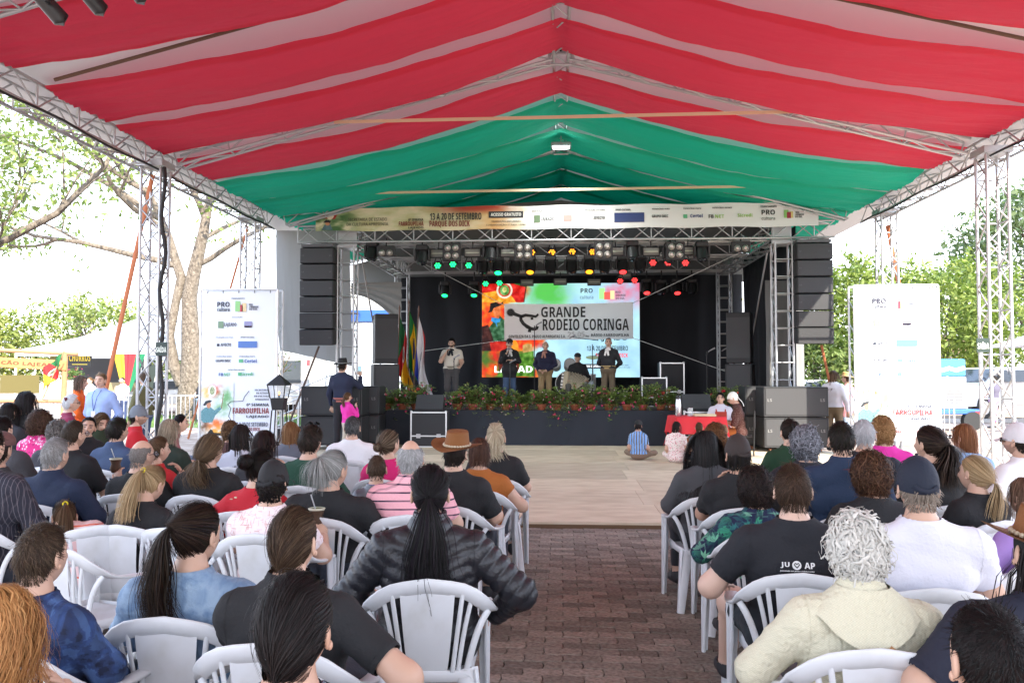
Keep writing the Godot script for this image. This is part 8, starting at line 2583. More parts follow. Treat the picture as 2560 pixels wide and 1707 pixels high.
var jobs := []
var results := []
func one_person(i: int) -> void:
	results[i] = person_meshes(jobs[i])
func crowd() -> void:
	jobs = PEOPLE
	results.resize(jobs.size())
	var id := WorkerThreadPool.add_group_task(one_person, jobs.size(), 4, true)
	WorkerThreadPool.wait_for_group_task_completion(id)
	var sk := M(1, 1, 1, 0.5, {"vertex_color_use_as_albedo": true})
	var hm := M(1, 1, 1, 0.5, {"metallic_specular": 0.24, "vertex_color_use_as_albedo": true, "cull_mode": BaseMaterial3D.CULL_DISABLED})
	for i in jobs.size():
		var d: Dictionary = jobs[i]
		var o: Dictionary = results[i]
		var t := thing("person", d.n, "person", Vector3(d.x, d.y, d.z), d.yaw)
		t.scale = Vector3.ONE * d.s
		part(o.body, "body", sk, t)
		part(o.top, "shirt", wear(d.get("top", [0.1, 0.1, 0.1]), d.get("rgh", 0.85)), t)
		if o.seams.ix.size():
			var sc = d.get("top", [0.1, 0.1, 0.1])
			part(o.seams, "seams", wear(sc), t).set_meta("kind", "stuff")
		if o.bottom.ix.size(): part(o.bottom, "trousers", wear(d.get("bot", [0.03, 0.035, 0.05])), t)
		for sd in [-1.0, 1.0]:
			var sh := Geo.new()
			var ids := {}
			for k in range(0, o.shoes.ix.size(), 3):
				if o.shoes.v[o.shoes.ix[k]].x * sd <= 0.0: continue
				for j in 3:
					var e: int = o.shoes.ix[k + j]
					if not ids.has(e): ids[e] = sh.vert(o.shoes.v[e], o.shoes.n[e])
					sh.ix.append(ids[e])
			if sh.ix.size(): part(sh, "shoe", M(0.03, 0.03, 0.035, 0.6), t)
		if o.hair.ix.size():
			var h := part(o.hair, "hair", hm, t)
			h.transform = o.head
		dress(d, o, t)
		if d.get("chair", 0) == 1 or i < 2 or (d.get("pose", "sit") == "sit" and not d.has("chair") and d.y < 0.4):
			var who := String(d.n).replace("person with ", "the one with ").replace("person in ", "the one in ").replace("older person with ", "the elder with ").replace("child ", "the child ")
			var wd := Array(who.replace(",", "").split(" ")).slice(0, 11)
			while wd[-1] in ["and", "a", "with", "in", "the", "of", "to", "on", "at", "an", "by", "white", "black", "one", "under", "beside", "before"]: wd.pop_back()
			put_chair(d.x + sin(d.yaw) * -0.05, d.z - cos(d.yaw) * 0.05 + 0.02, clampf(d.yaw, -0.5, 0.5) if absf(d.yaw) < 1.2 else d.yaw, "white plastic armchair under " + " ".join(wd))
		elif d.get("chair", 0) == 2:
			var c := thing("black_chair", "black chair under the %s at the red table" % ("knitting person" if d.has("cap") else "person in the pinafore"), "chair", Vector3(d.x, 0.066, d.z), d.yaw, "black chairs at the red table")
			var bk := M(0.015, 0.015, 0.016, 0.5)
			slab(c, "seat", Vector3(0, 0.37, 0), Vector3(0.42, 0.03, 0.42), bk, Basis.IDENTITY, 0.01)
			for s in [-1, 1]:
				bar(c, "leg", Vector3(0.19 * s, 0.0, -0.19), Vector3(0.19 * s, 0.37, -0.19), 0.013, bk)
				bar(c, "rear_post", Vector3(0.19 * s, 0.0, 0.24), Vector3(0.19 * s, 0.85, 0.26), 0.013, bk)
			slab(c, "backrest", Vector3(0, 0.68, 0.27), Vector3(0.4, 0.32, 0.02), bk, Basis.IDENTITY, 0.01)
	# chairs without a sitter
	for q in EMPTY: put_chair(q[0], q[1], q[2], q[3])
const PEOPLE := [
	{"n": "person with wavy ginger hair in the back row, hand at the chin", "x": -1.318, "y": 0.055, "z": -1.881, "yaw": 0.17, "s": 0.875, "hair": "long", "hc": Color(0.3, 0.13, 0.045), "hc2": Color(0.62, 0.34, 0.14), "hl": 0.22, "wave": 1.2, "th": 0.02, "ar": "chin", "top": [0.3, 0.2, 0.15], "q": 0.014, "hn": 800, "lw": 0.004, "tl": 0.76, "seed": 3},
	{"n": "person with thick straight black hair and a checked flannel shirt, hearing aid in the ear", "x": -0.584, "y": 0.031, "z": -1.813, "yaw": -0.08, "s": 0.93, "hair": "slick", "hc": Color(0.012, 0.01, 0.01), "hc2": Color(0.035, 0.03, 0.03), "hl": 0.12, "th": 0.013, "top": "plaid", "q": 0.013, "hn": 1100, "lw": 0.0034, "skin": 1, "w": 0.95, "hy": -0.078, "sl": 1.9, "tl": 0.793, "seed": 4},
	{"n": "child with cropped brown hair in a blue camouflage jacket", "x": -1.708, "y": 0.057, "z": -2.651, "yaw": -0.13, "s": 0.87, "hair": "short", "hc": Color(0.035, 0.024, 0.018), "hc2": Color(0.12, 0.08, 0.05), "top": "camo", "seam": 1, "sl": 1.9, "q": 0.013, "hn": 1000, "lw": 0.0032, "hl": 0.045, "w": 0.95, "wr": "thick", "hy": -0.13, "chair": 1, "tl": 0.796, "seed": 5},
	{"n": "person with a long dark ponytail in a pale blue denim jacket", "x": -1.341, "y": 0.04, "z": -2.983, "yaw": -0.03, "s": 0.909, "hair": "pony", "hc": Color(0.014, 0.01, 0.009), "hc2": Color(0.06, 0.035, 0.022), "hl": 0.44, "wave": 1.1, "ty": 0.04, "tx": -0.03, "spread": 0.03, "top": "denim", "seam": 1, "sl": 1.6, "q": 0.013, "hn": 900, "tn": 420, "lw": 0.0036, "w": 1.18, "hy": -0.325, "hp": -0.1, "wr": "thick", "bot": [0.05, 0.09, 0.19], "chair": 1, "tl": 0.76, "seed": 6},
	{"n": "person with slicked-back brown hair in a black polo shirt, arm over the chair back", "x": -0.9, "y": 0.031, "z": -2.731, "yaw": -0.08, "s": 0.93, "hair": "slick", "hc": Color(0.03, 0.018, 0.012), "hc2": Color(0.14, 0.09, 0.055), "hl": 0.14, "top": [0.012, 0.012, 0.014], "q": 0.013, "hn": 1100, "lw": 0.0032, "w": 1.1, "ar": "out", "al": "knee", "hy": -0.13, "skin": 0, "neck": 0.54, "lean": 0.02, "chair": 1, "tl": 0.787, "seed": 7},
	{"n": "person in a black quilted puffer jacket with a long black ponytail", "x": -0.565, "y": 0.031, "z": -3.552, "yaw": 0.12, "s": 0.93, "hair": "pony", "hc": Color(0.01, 0.009, 0.01), "hc2": Color(0.03, 0.028, 0.03), "hl": 0.5, "wave": 0.7, "ty": -0, "spread": 0.036, "top": [0.016, 0.016, 0.021], "rgh": 0.42, "wr": "puff", "sl": 1.95, "q": 0.0105, "hn": 900, "tn": 500, "lw": 0.0038, "w": 1.16, "belly": 1.12, "ar": "akimbo", "al": "rest", "neck": 0.56, "bot": [0.012, 0.012, 0.014], "chair": 1, "tl": 0.915, "seed": 8},
	{"n": "person in a black baseball cap and a white shirt with pink scribble print, drinking mate", "x": -1.573, "y": 0.043, "z": -4.456, "yaw": -0.08, "s": 0.902, "hair": "curly", "cap": "cap", "capc": [0.012, 0.012, 0.014], "hc": Color(0.012, 0.01, 0.01), "hc2": Color(0.02, 0.015, 0.012), "hl": 0.05, "curl": 0.006, "top": "scribble", "q": 0.014, "hn": 300, "ar": "mate", "al": "knee", "w": 1.08, "hy": -0.13, "beard": 0.35, "sl": 0.6, "chair": 1, "tl": 0.76, "seed": 9},
	{"n": "child with a blonde ponytail in a black T-shirt looking down", "x": -2.421, "y": 0.069, "z": -4.654, "yaw": -0.08, "s": 0.844, "hair": "pony", "hc": Color(0.28, 0.18, 0.09), "hc2": Color(0.6, 0.45, 0.26), "hl": 0.4, "wave": 0.4, "ty": 0.07, "spread": 0.026, "top": [0.012, 0.012, 0.014], "q": 0.015, "hp": -0.45, "hy": -0.2275, "hn": 600, "tn": 260, "lw": 0.0045, "w": 0.92, "elastic": Color(0.75, 0.6, 0.02), "lean": -0.1, "chair": 1, "tl": 0.76, "seed": 10},
	{"n": "child in a pink and orange frilled dress bending over sideways, long brown ponytail", "x": -2.62, "y": 0.104, "z": -4.614, "yaw": 0.6, "s": 0.764, "hair": "pony", "hc": Color(0.06, 0.035, 0.02), "hc2": Color(0.16, 0.1, 0.06), "hl": 0.36, "ty": 0.05, "top": "frill", "q": 0.018, "lean": -0.75, "tip": 0.5, "hp": -0.6, "w": 0.8, "sl": 0.5, "bot": [0.5, 0.08, 0.04], "elastic": Color(0.75, 0.6, 0.02), "hem": -0.1, "chair": 1, "ar": "knee", "al": "knee", "tl": 0.76, "seed": 11},
	{"n": "person in a dark shirt with thin pale stripes at the row end", "x": -3.304, "y": 0.031, "z": -4.625, "yaw": -0.03, "s": 0.93, "hair": "short", "hc": Color(0.02, 0.015, 0.012), "top": "pinstripe", "sl": 1.9, "w": 1.15, "chair": 1, "q": 0.017, "tl": 1.133, "seed": 12},
	{"n": "grey-haired person in a dark blue denim jacket", "x": -3.372, "y": 0.031, "z": -5.353, "yaw": -0.13, "s": 0.93, "hair": "short", "hc": Color(0.2, 0.19, 0.18), "hc2": Color(0.5, 0.5, 0.5), "top": [0.012, 0.022, 0.055], "seam": 1, "sl": 1.95, "wr": "thick", "w": 1.22, "hy": -0.0975, "q": 0.014, "hn": 700, "lw": 0.004, "neck": 0.54, "chair": 1, "tl": 0.857, "seed": 13},
	{"n": "person with glasses and receding brown hair in a black T-shirt, holding a mate gourd", "x": -3.759, "y": 0.031, "z": -6.193, "yaw": -0.13, "s": 0.93, "hair": "fade", "hc": Color(0.035, 0.025, 0.018), "hc2": Color(0.08, 0.06, 0.045), "top": [0.012, 0.012, 0.014], "glasses": 1, "ar": "mate", "hy": -0.2275, "beard": 0.3, "q": 0.017, "chair": 1, "tl": 1.039, "seed": 14},
	{"n": "bald person with glasses in a black jacket", "x": -3.015, "y": 0.034, "z": -5.801, "yaw": -0.18, "s": 0.923, "hair": "bald", "hc": Color(0.16, 0.14, 0.13), "hc2": Color(0.3, 0.28, 0.26), "th": 0.003, "hl": 0.015, "top": [0.01, 0.01, 0.011], "sl": 1.95, "glasses": 1, "hy": -0.26, "w": 1.08, "q": 0.016, "wr": "thick", "chair": 1, "tl": 0.76, "seed": 15},
	{"n": "child in a red shirt with brown hair resting a hand on the chin", "x": -3.172, "y": 0.057, "z": -6.358, "yaw": -0.33, "s": 0.87, "hair": "short", "hc": Color(0.07, 0.04, 0.022), "hc2": Color(0.16, 0.1, 0.06), "top": [0.5, 0.02, 0.025], "ar": "chin", "hy": -0.325, "w": 0.9, "q": 0.018, "chair": 1, "tl": 0.827, "seed": 16},
	{"n": "person with shoulder-length ash blonde hair in a dark green top", "x": -3.642, "y": 0.031, "z": -7.508, "yaw": -0.23, "s": 0.93, "hair": "long", "hc": Color(0.2, 0.15, 0.1), "hc2": Color(0.5, 0.42, 0.32), "hl": 0.22, "wave": 0.6, "top": [0.02, 0.033, 0.022], "sl": 1.9, "hy": -0.195, "q": 0.019, "chair": 1, "tl": 0.886, "seed": 17, "hn": 220, "lw": 0.009},
	{"n": "person with brown hair gathered low in a black hooded jumper", "x": -2.506, "y": 0.031, "z": -5.801, "yaw": -0.18, "s": 0.93, "hair": "pony", "hc": Color(0.07, 0.045, 0.028), "hc2": Color(0.24, 0.16, 0.09), "hl": 0.2, "ty": -0.07, "wave": 1, "spread": 0.05, "top": [0.012, 0.012, 0.013], "sl": 1.95, "wr": "thick", "w": 1.15, "q": 0.016, "hn": 600, "hy": -0.195, "chair": 1, "tl": 0.844, "seed": 18},
	{"n": "person in a red blouse with lace shoulders and a black curly bun", "x": -1.896, "y": 0.038, "z": -5.128, "yaw": -0.28, "s": 0.913, "hair": "bun", "hc": Color(0.012, 0.01, 0.01), "hc2": Color(0.02, 0.015, 0.012), "ty": 0.06, "tx": 0.05, "bun": 0.055, "messy": true, "top": [0.48, 0.012, 0.025], "lace": 1, "sl": 1.9, "hy": -0.325, "al": "out", "q": 0.015, "w": 1.05, "chair": 1, "tl": 0.76, "seed": 19},
	{"n": "person with short dark hair, sunglasses on the head and a dark green top", "x": -1.933, "y": 0.031, "z": -6.305, "yaw": -0.13, "s": 0.93, "hair": "short", "hc": Color(0.018, 0.013, 0.011), "hc2": Color(0.06, 0.04, 0.03), "hl": 0.09, "th": 0.026, "top": [0.012, 0.06, 0.035], "sl": 1.9, "hy": -0.195, "headglasses": 1, "q": 0.017, "neck": 0.5, "chair": 1, "tl": 0.908, "seed": 20},
	{"n": "person with a grey ponytail in a black coat", "x": -1.391, "y": 0.031, "z": -4.961, "yaw": -0.13, "s": 0.93, "hair": "pony", "hc": Color(0.22, 0.22, 0.21), "hc2": Color(0.5, 0.5, 0.48), "hl": 0.2, "ty": 0.08, "tx": -0.06, "spread": 0.06, "top": [0.012, 0.012, 0.014], "wr": "thick", "sl": 1.95, "hy": -0.3575, "hp": -0.2, "w": 1.3, "belly": 1.1, "q": 0.014, "hn": 700, "lw": 0.0045, "chair": 1, "tl": 0.76, "seed": 21},
	{"n": "child with cropped hair in a satin grey jacket with a blue collar", "x": -1.29, "y": 0.087, "z": -5.741, "yaw": 0.07, "s": 0.801, "hair": "fade", "hc": Color(0.05, 0.032, 0.022), "hc2": Color(0.12, 0.08, 0.055), "hl": 0.03, "top": [0.09, 0.09, 0.105], "rgh": 0.3, "sl": 1.9, "w": 0.85, "q": 0.016, "collar": Color(0.03, 0.06, 0.4), "chair": 1, "tl": 0.76, "seed": 22},
	{"n": "person with a bald crown and grey hair in a pink polo shirt with navy stripes", "x": -0.931, "y": 0.031, "z": -5.073, "yaw": 0.12, "s": 0.93, "hair": "bald", "hc": Color(0.26, 0.26, 0.26), "hc2": Color(0.5, 0.5, 0.5), "hl": 0.04, "th": 0.012, "top": "pinkstripe", "w": 1.15, "q": 0.014, "hn": 600, "neck": 0.54, "chair": 1, "tl": 0.91, "seed": 23},
	{"n": "person with streaked hair in a claw clip and a bright pink top", "x": -1.416, "y": 0.031, "z": -6.753, "yaw": -0.23, "s": 0.93, "hair": "bun", "hc": Color(0.045, 0.03, 0.02), "hc2": Color(0.3, 0.22, 0.15), "ty": -0.02, "bun": 0.04, "messy": true, "top": [0.6, 0.012, 0.14], "sl": 1.9, "hy": -0.325, "q": 0.018, "w": 0.95, "chair": 1, "tl": 0.776, "seed": 24},
	{"n": "person in a wide brown felt hat with a plaited band and a black shirt", "x": -0.704, "y": 0.031, "z": -5.465, "yaw": -0.18, "s": 0.93, "hair": "short", "hc": Color(0.02, 0.015, 0.012), "cap": "hat", "capc": [0.2, 0.075, 0.018], "top": [0.012, 0.012, 0.014], "sl": 0.9, "hr": -0.1, "hy": -0.2275, "w": 1.12, "q": 0.015, "chair": 1, "tl": 0.913, "seed": 25},
	{"n": "person with brown hair in an orange waistcoat over a pink sleeve", "x": -0.615, "y": 0.038, "z": -6.193, "yaw": -0.03, "s": 0.915, "hair": "long", "hc": Color(0.05, 0.025, 0.018), "hc2": Color(0.12, 0.06, 0.04), "hl": 0.14, "top": [0.36, 0.11, 0.018], "sl": 0.35, "sleeve": [0.42, 0.2, 0.19], "ar": "rest", "q": 0.017, "w": 1.05, "chair": 1, "tl": 0.76, "seed": 26},
	{"n": "person with a pale blonde ponytail in a black top, one leg crossed", "x": -0.547, "y": 0.031, "z": -6.865, "yaw": 0.02, "s": 0.93, "hair": "pony", "hc": Color(0.36, 0.29, 0.19), "hc2": Color(0.68, 0.6, 0.45), "hl": 0.26, "ty": 0.07, "wave": 0.8, "spread": 0.045, "top": [0.012, 0.012, 0.014], "q": 0.017, "cross": 1, "w": 1, "chair": 1, "sl": 0.8, "tl": 0.897, "seed": 27},
	{"n": "person with short dark grey hair in a white T-shirt", "x": -2.093, "y": 0.031, "z": -8.198, "yaw": 0.07, "s": 0.93, "hair": "short", "hc": Color(0.035, 0.035, 0.036), "hc2": Color(0.16, 0.16, 0.16), "top": [0.75, 0.75, 0.77], "q": 0.019, "w": 1.12, "chair": 1, "tl": 0.883, "seed": 28, "hn": 220, "lw": 0.009},
	{"n": "person with long straight auburn hair", "x": -2.841, "y": 0.047, "z": -8.542, "yaw": -0.03, "s": 0.893, "hair": "long", "hc": Color(0.13, 0.06, 0.025), "hc2": Color(0.38, 0.21, 0.1), "hl": 0.34, "top": [0.12, 0.13, 0.16], "q": 0.022, "chair": 1, "tl": 0.76, "seed": 29, "hn": 220, "lw": 0.009},
	{"n": "person with long black hair and sunglasses pushed on, chin on the hand", "x": -2.384, "y": 0.031, "z": -6.528, "yaw": -0.33, "s": 0.93, "hair": "long", "hc": Color(0.014, 0.009, 0.009), "hc2": Color(0.05, 0.025, 0.02), "hl": 0.36, "top": [0.03, 0.03, 0.035], "glasses": 1, "ar": "chin", "hy": -0.325, "q": 0.018, "chair": 1, "tl": 0.802, "seed": 30},
	{"n": "person with long dark hair in a white and blue blouse", "x": -2.957, "y": 0.031, "z": -7.508, "yaw": -0.13, "s": 0.93, "hair": "long", "hc": Color(0.012, 0.01, 0.01), "hc2": Color(0.05, 0.035, 0.03), "hl": 0.36, "top": [0.5, 0.52, 0.6], "hr": 0.08, "q": 0.02, "chair": 1, "tl": 0.775, "seed": 31, "hn": 220, "lw": 0.009},
	{"n": "person with short curly brown hair before the tall sponsor banner", "x": -3.581, "y": 0.054, "z": -8.772, "yaw": -0.03, "s": 0.878, "hair": "curly", "hc": Color(0.07, 0.038, 0.02), "hc2": Color(0.26, 0.15, 0.08), "hl": 0.1, "curl": 0.012, "top": [0.1, 0.05, 0.05], "q": 0.022, "chair": 1, "tl": 0.76, "seed": 32, "hn": 220, "lw": 0.009},
	{"n": "person with dark wavy hair in a slate blue polo shirt", "x": -4.003, "y": 0.031, "z": -7.277, "yaw": -0.28, "s": 0.93, "hair": "short", "hc": Color(0.012, 0.01, 0.01), "hc2": Color(0.04, 0.03, 0.026), "hl": 0.08, "th": 0.02, "top": [0.045, 0.075, 0.15], "hy": -0.13, "w": 1.12, "q": 0.018, "neck": 0.54, "chair": 1, "tl": 0.932, "seed": 33, "hn": 220, "lw": 0.009},
	{"n": "person in a grey cap and a red polo shirt sitting side-on", "x": -4.949, "y": 0.031, "z": -9.445, "yaw": -1.1, "s": 0.93, "hair": "short", "hc": Color(0.02, 0.015, 0.012), "cap": "cap", "capc": [0.16, 0.18, 0.21], "top": [0.5, 0.012, 0.02], "hy": -0.13, "beard": 0.5, "q": 0.021, "w": 1.05, "chair": 1, "tl": 0.984, "seed": 34, "hn": 220, "lw": 0.009},
	{"n": "person with wavy brown hair in a green shirt looking down at the lap", "x": -5.412, "y": 0.031, "z": -9.413, "yaw": -2.1, "s": 0.93, "hair": "long", "hc": Color(0.05, 0.028, 0.016), "hc2": Color(0.24, 0.14, 0.07), "hl": 0.2, "wave": 1.2, "top": [0.028, 0.055, 0.028], "hp": -0.5, "q": 0.021, "sl": 1.6, "chair": 1, "tl": 0.881, "seed": 35, "hn": 220, "lw": 0.009},
	{"n": "child with black hair in a black T-shirt turned round towards the back rows", "x": -5.004, "y": 0.057, "z": -8.489, "yaw": -2.3, "s": 0.87, "hair": "fade", "hc": Color(0.012, 0.01, 0.01), "hc2": Color(0.02, 0.015, 0.012), "hl": 0.04, "th": 0.014, "top": [0.012, 0.012, 0.014], "hy": -0.3575, "hr": 0.15, "w": 0.82, "q": 0.02, "skin": 1, "chair": 1, "tl": 0.929, "seed": 36, "hn": 220, "lw": 0.009},
	{"n": "white-haired person in a maroon dress with a white collar and hair flower", "x": -6.544, "y": 0.012, "z": -10.72, "yaw": -0.9, "s": 0.973, "hair": "short", "hc": Color(0.5, 0.5, 0.5), "hc2": Color(0.72, 0.72, 0.72), "hl": 0.06, "th": 0.02, "top": [0.2, 0.012, 0.045], "sl": 1.9, "collar": Color(0.75, 0.72, 0.68), "flower": 1, "glasses": 1, "q": 0.021, "w": 1.15, "chair": 1, "tl": 1.16, "seed": 37, "hn": 220, "lw": 0.009},
	{"n": "person with curly dark hair in a pink floral blouse", "x": -5.183, "y": 0.031, "z": -7.967, "yaw": -0.33, "s": 0.93, "hair": "curly", "hc": Color(0.04, 0.022, 0.014), "hc2": Color(0.12, 0.065, 0.045), "hl": 0.26, "curl": 0.012, "top": "floralpink", "hy": -0.13, "q": 0.019, "hn": 600, "lw": 0.006, "chair": 1, "tl": 0.994, "seed": 38},
	{"n": "person with long black hair in a black jacket", "x": -6.18, "y": -0.017, "z": -9.236, "yaw": -0.23, "s": 1.038, "hair": "long", "hc": Color(0.012, 0.01, 0.011), "hc2": Color(0.045, 0.04, 0.04), "hl": 0.36, "th": 0.024, "top": [0.016, 0.018, 0.02], "sl": 1.95, "wr": "thick", "w": 1.3, "q": 0.019, "chair": 1, "tl": 1.16, "seed": 39, "hn": 220, "lw": 0.009},
	{"n": "person with dark hair lifting a phone to film", "x": -6.225, "y": 0.031, "z": -9.003, "yaw": -0.13, "s": 0.93, "hair": "long", "hc": Color(0.012, 0.01, 0.01), "hc2": Color(0.02, 0.015, 0.012), "hl": 0.2, "top": [0.025, 0.025, 0.03], "ar": "phone", "phone": 1, "q": 0.02, "chair": 1, "sl": 0.4, "tl": 1.139, "seed": 40, "hn": 220, "lw": 0.009},
	{"n": "person with short dark hair in a charcoal jumper at the row end", "x": -4.413, "y": 0.031, "z": -6.305, "yaw": -0.13, "s": 0.93, "hair": "short", "hc": Color(0.012, 0.01, 0.01), "hc2": Color(0.02, 0.015, 0.012), "top": [0.05, 0.048, 0.055], "sl": 1.9, "w": 1.25, "q": 0.018, "chair": 1, "beard": 0.3, "tl": 1.094, "seed": 41},
	{"n": "person with curly grey-brown hair beside the bespectacled mate drinker", "x": -4.637, "y": 0.031, "z": -7.393, "yaw": -0.13, "s": 0.93, "hair": "curly", "hc": Color(0.08, 0.07, 0.065), "hc2": Color(0.26, 0.24, 0.22), "hl": 0.12, "curl": 0.012, "top": [0.03, 0.03, 0.04], "q": 0.02, "chair": 1, "tl": 0.864, "seed": 42, "hn": 220, "lw": 0.009},
	{"n": "person in a dusty pink T-shirt leaning on the knees, phone in hand", "x": -5.086, "y": 0.018, "z": -10.2, "yaw": -1, "s": 0.959, "hair": "short", "hc": Color(0.012, 0.01, 0.01), "hc2": Color(0.02, 0.015, 0.012), "top": [0.3, 0.11, 0.12], "bot": [0.2, 0.28, 0.4], "lean": -0.5, "ar": "knee", "al": "knee", "q": 0.021, "chair": 1, "phone": 1, "tl": 0.76, "seed": 43, "hn": 220, "lw": 0.009},
	{"n": "person in a dusty brown flat cap, back row by the striped shirt", "x": -3.879, "y": 0.031, "z": -5.521, "yaw": -0.03, "s": 0.93, "hair": "short", "hc": Color(0.02, 0.015, 0.012), "cap": "flat", "capc": [0.13, 0.06, 0.055], "top": [0.04, 0.04, 0.045], "sl": 1.9, "q": 0.018, "chair": 1, "tl": 0.893, "seed": 44},
	{"n": "person with curly white hair in a cream knitted cardigan with a tan strap", "x": 0.964, "y": 0.031, "z": -2.793, "yaw": -0.05, "s": 0.93, "hair": "curly", "hc": Color(0.5, 0.49, 0.45), "hc2": Color(0.72, 0.7, 0.65), "hl": 0.17, "curl": 0.011, "th": 0.01, "hn": 480, "lw": 0.0085, "wave": 0.6, "top": "knit", "sl": 1.95, "wr": "thick", "w": 1.1, "belly": 1.1, "q": 0.013, "neck": 0.56, "al": "rest", "strap": 1, "chair": 1, "bot": [0.1, 0.1, 0.11], "tl": 0.769, "seed": 45},
	{"n": "person with cropped black hair at the end of the back row", "x": 0.865, "y": 0.034, "z": -1.753, "yaw": 0, "s": 0.922, "hair": "fade", "hc": Color(0.01, 0.009, 0.009), "hc2": Color(0.028, 0.025, 0.025), "hl": 0.014, "th": 0.007, "hn": 1300, "lw": 0.0026, "mess": 0.2, "top": [0.4, 0.25, 0.18], "q": 0.013, "hy": 0.0975, "tl": 0.76, "seed": 46},
	{"n": "person in a black T-shirt with small white lettering, shorts and running shoes", "x": 1.017, "y": 0.031, "z": -3.743, "yaw": -0.1, "s": 0.93, "hair": "short", "hc": Color(0.03, 0.019, 0.013), "hc2": Color(0.1, 0.06, 0.04), "hl": 0.05, "top": [0.011, 0.012, 0.017], "q": 0.013, "hn": 1100, "lw": 0.0032, "w": 1.22, "belly": 1.12, "glasses": 1, "bot": [0.02, 0.025, 0.03], "leg": 0.75, "knees": 0.24, "af": 0.28, "print": 1, "skin": 3, "beard": 0.3, "chair": 1, "ar": "rest", "al": "rest", "tl": 0.916, "seed": 47},
	{"n": "person in a navy cap and a white T-shirt", "x": 1.463, "y": 0.031, "z": -3.531, "yaw": -0.05, "s": 0.93, "hair": "fade", "hc": Color(0.2, 0.16, 0.13), "hc2": Color(0.3, 0.25, 0.2), "cap": "cap", "capc": [0.009, 0.014, 0.03], "top": [0.68, 0.68, 0.76], "q": 0.013, "w": 1.25, "skin": 0, "chair": 1, "hn": 300, "tl": 1.014, "seed": 48},
	{"n": "person with long black hair under a brown hat in a dark navy blouse", "x": 1.388, "y": 0.031, "z": -2.633, "yaw": 0.05, "s": 0.93, "hair": "long", "hc": Color(0.012, 0.01, 0.01), "hc2": Color(0.04, 0.03, 0.03), "hl": 0.34, "cap": "hat", "capc": [0.2, 0.075, 0.02], "top": [0.012, 0.014, 0.03], "sl": 0.9, "hr": -0.12, "tip": -0.12, "w": 1.25, "q": 0.014, "al": "hip", "chair": 1, "tl": 0.828, "seed": 49},
	{"n": "person with brown ringlets and round glasses in a black top", "x": 1.721, "y": 0.031, "z": -4.737, "yaw": 0.05, "s": 0.93, "hair": "curly", "hc": Color(0.035, 0.018, 0.012), "hc2": Color(0.16, 0.08, 0.045), "hl": 0.2, "curl": 0.012, "hn": 1000, "lw": 0.0045, "top": [0.012, 0.012, 0.014], "sl": 1.9, "hy": 0.1625, "glasses": 1, "w": 1.1, "q": 0.015, "chair": 1, "tl": 0.805, "seed": 50},
	{"n": "person with dark curly hair in a navy blouse with green leaf print", "x": 1.079, "y": 0.064, "z": -4.679, "yaw": 0, "s": 0.854, "hair": "curly", "hc": Color(0.012, 0.01, 0.01), "hc2": Color(0.05, 0.03, 0.025), "hl": 0.26, "curl": 0.012, "hn": 800, "lw": 0.0045, "top": "leaf", "sl": 1.2, "hr": 0.1, "w": 1.1, "q": 0.015, "al": "rest", "chair": 1, "tl": 0.76, "seed": 51},
	{"n": "person in a brown cap and black T-shirt with the chin on a hand", "x": 1.142, "y": 0.031, "z": -5.465, "yaw": 0, "s": 0.93, "hair": "long", "hc": Color(0.012, 0.01, 0.01), "hc2": Color(0.02, 0.015, 0.012), "hl": 0.08, "cap": "cap", "capc": [0.03, 0.02, 0.018], "top": [0.012, 0.012, 0.014], "al": "chin", "hy": 0.2275, "q": 0.015, "w": 1.08, "skin": 1, "chair": 1, "tl": 0.9, "seed": 52},
	{"n": "person with very long straight black hair in a grey jumper", "x": 1.016, "y": 0.031, "z": -5.969, "yaw": 0.05, "s": 0.93, "hair": "long", "hc": Color(0.011, 0.01, 0.01), "hc2": Color(0.045, 0.042, 0.042), "hl": 0.46, "hn": 700, "lw": 0.005, "top": [0.055, 0.055, 0.06], "sl": 1.9, "q": 0.015, "w": 1, "chair": 1, "bot": [0.03, 0.03, 0.035], "tl": 0.912, "seed": 53},
	{"n": "person with copper curls beside the long-haired one in grey", "x": 1.251, "y": 0.031, "z": -6.865, "yaw": 0.05, "s": 0.93, "hair": "curly", "hc": Color(0.07, 0.03, 0.015), "hc2": Color(0.26, 0.12, 0.05), "hl": 0.14, "curl": 0.011, "top": [0.012, 0.012, 0.014], "sl": 1.9, "q": 0.019, "chair": 1, "tl": 0.904, "seed": 54},
	{"n": "person with short dark hair in a navy shirt with a burgundy collar", "x": 1.704, "y": 0.025, "z": -5.186, "yaw": -0.05, "s": 0.943, "hair": "short", "hc": Color(0.012, 0.01, 0.009), "hc2": Color(0.04, 0.03, 0.025), "hl": 0.045, "top": [0.014, 0.03, 0.07], "seam": 1, "sl": 1.9, "collar": Color(0.1, 0.012, 0.02), "hy": 0.13, "q": 0.015, "w": 1.2, "neck": 0.54, "beard": 0.4, "chair": 1, "tl": 1.16, "seed": 55},
	{"n": "person with short silver hair in a dark navy T-shirt", "x": 2.193, "y": 0.031, "z": -6.193, "yaw": -0.1, "s": 0.93, "hair": "short", "hc": Color(0.35, 0.35, 0.36), "hc2": Color(0.6, 0.6, 0.62), "hl": 0.05, "top": [0.014, 0.018, 0.03], "hy": -0.13, "q": 0.017, "w": 1.15, "chair": 1, "tl": 1.094, "seed": 56},
	{"n": "person with short curly ginger-blonde hair in a bright pink top", "x": 2.627, "y": 0.031, "z": -6.977, "yaw": -0.05, "s": 0.93, "hair": "curly", "hc": Color(0.2, 0.1, 0.04), "hc2": Color(0.5, 0.3, 0.14), "hl": 0.09, "curl": 0.013, "top": [0.68, 0.03, 0.33], "q": 0.018, "w": 1.05, "chair": 1, "tl": 1.038, "seed": 57},
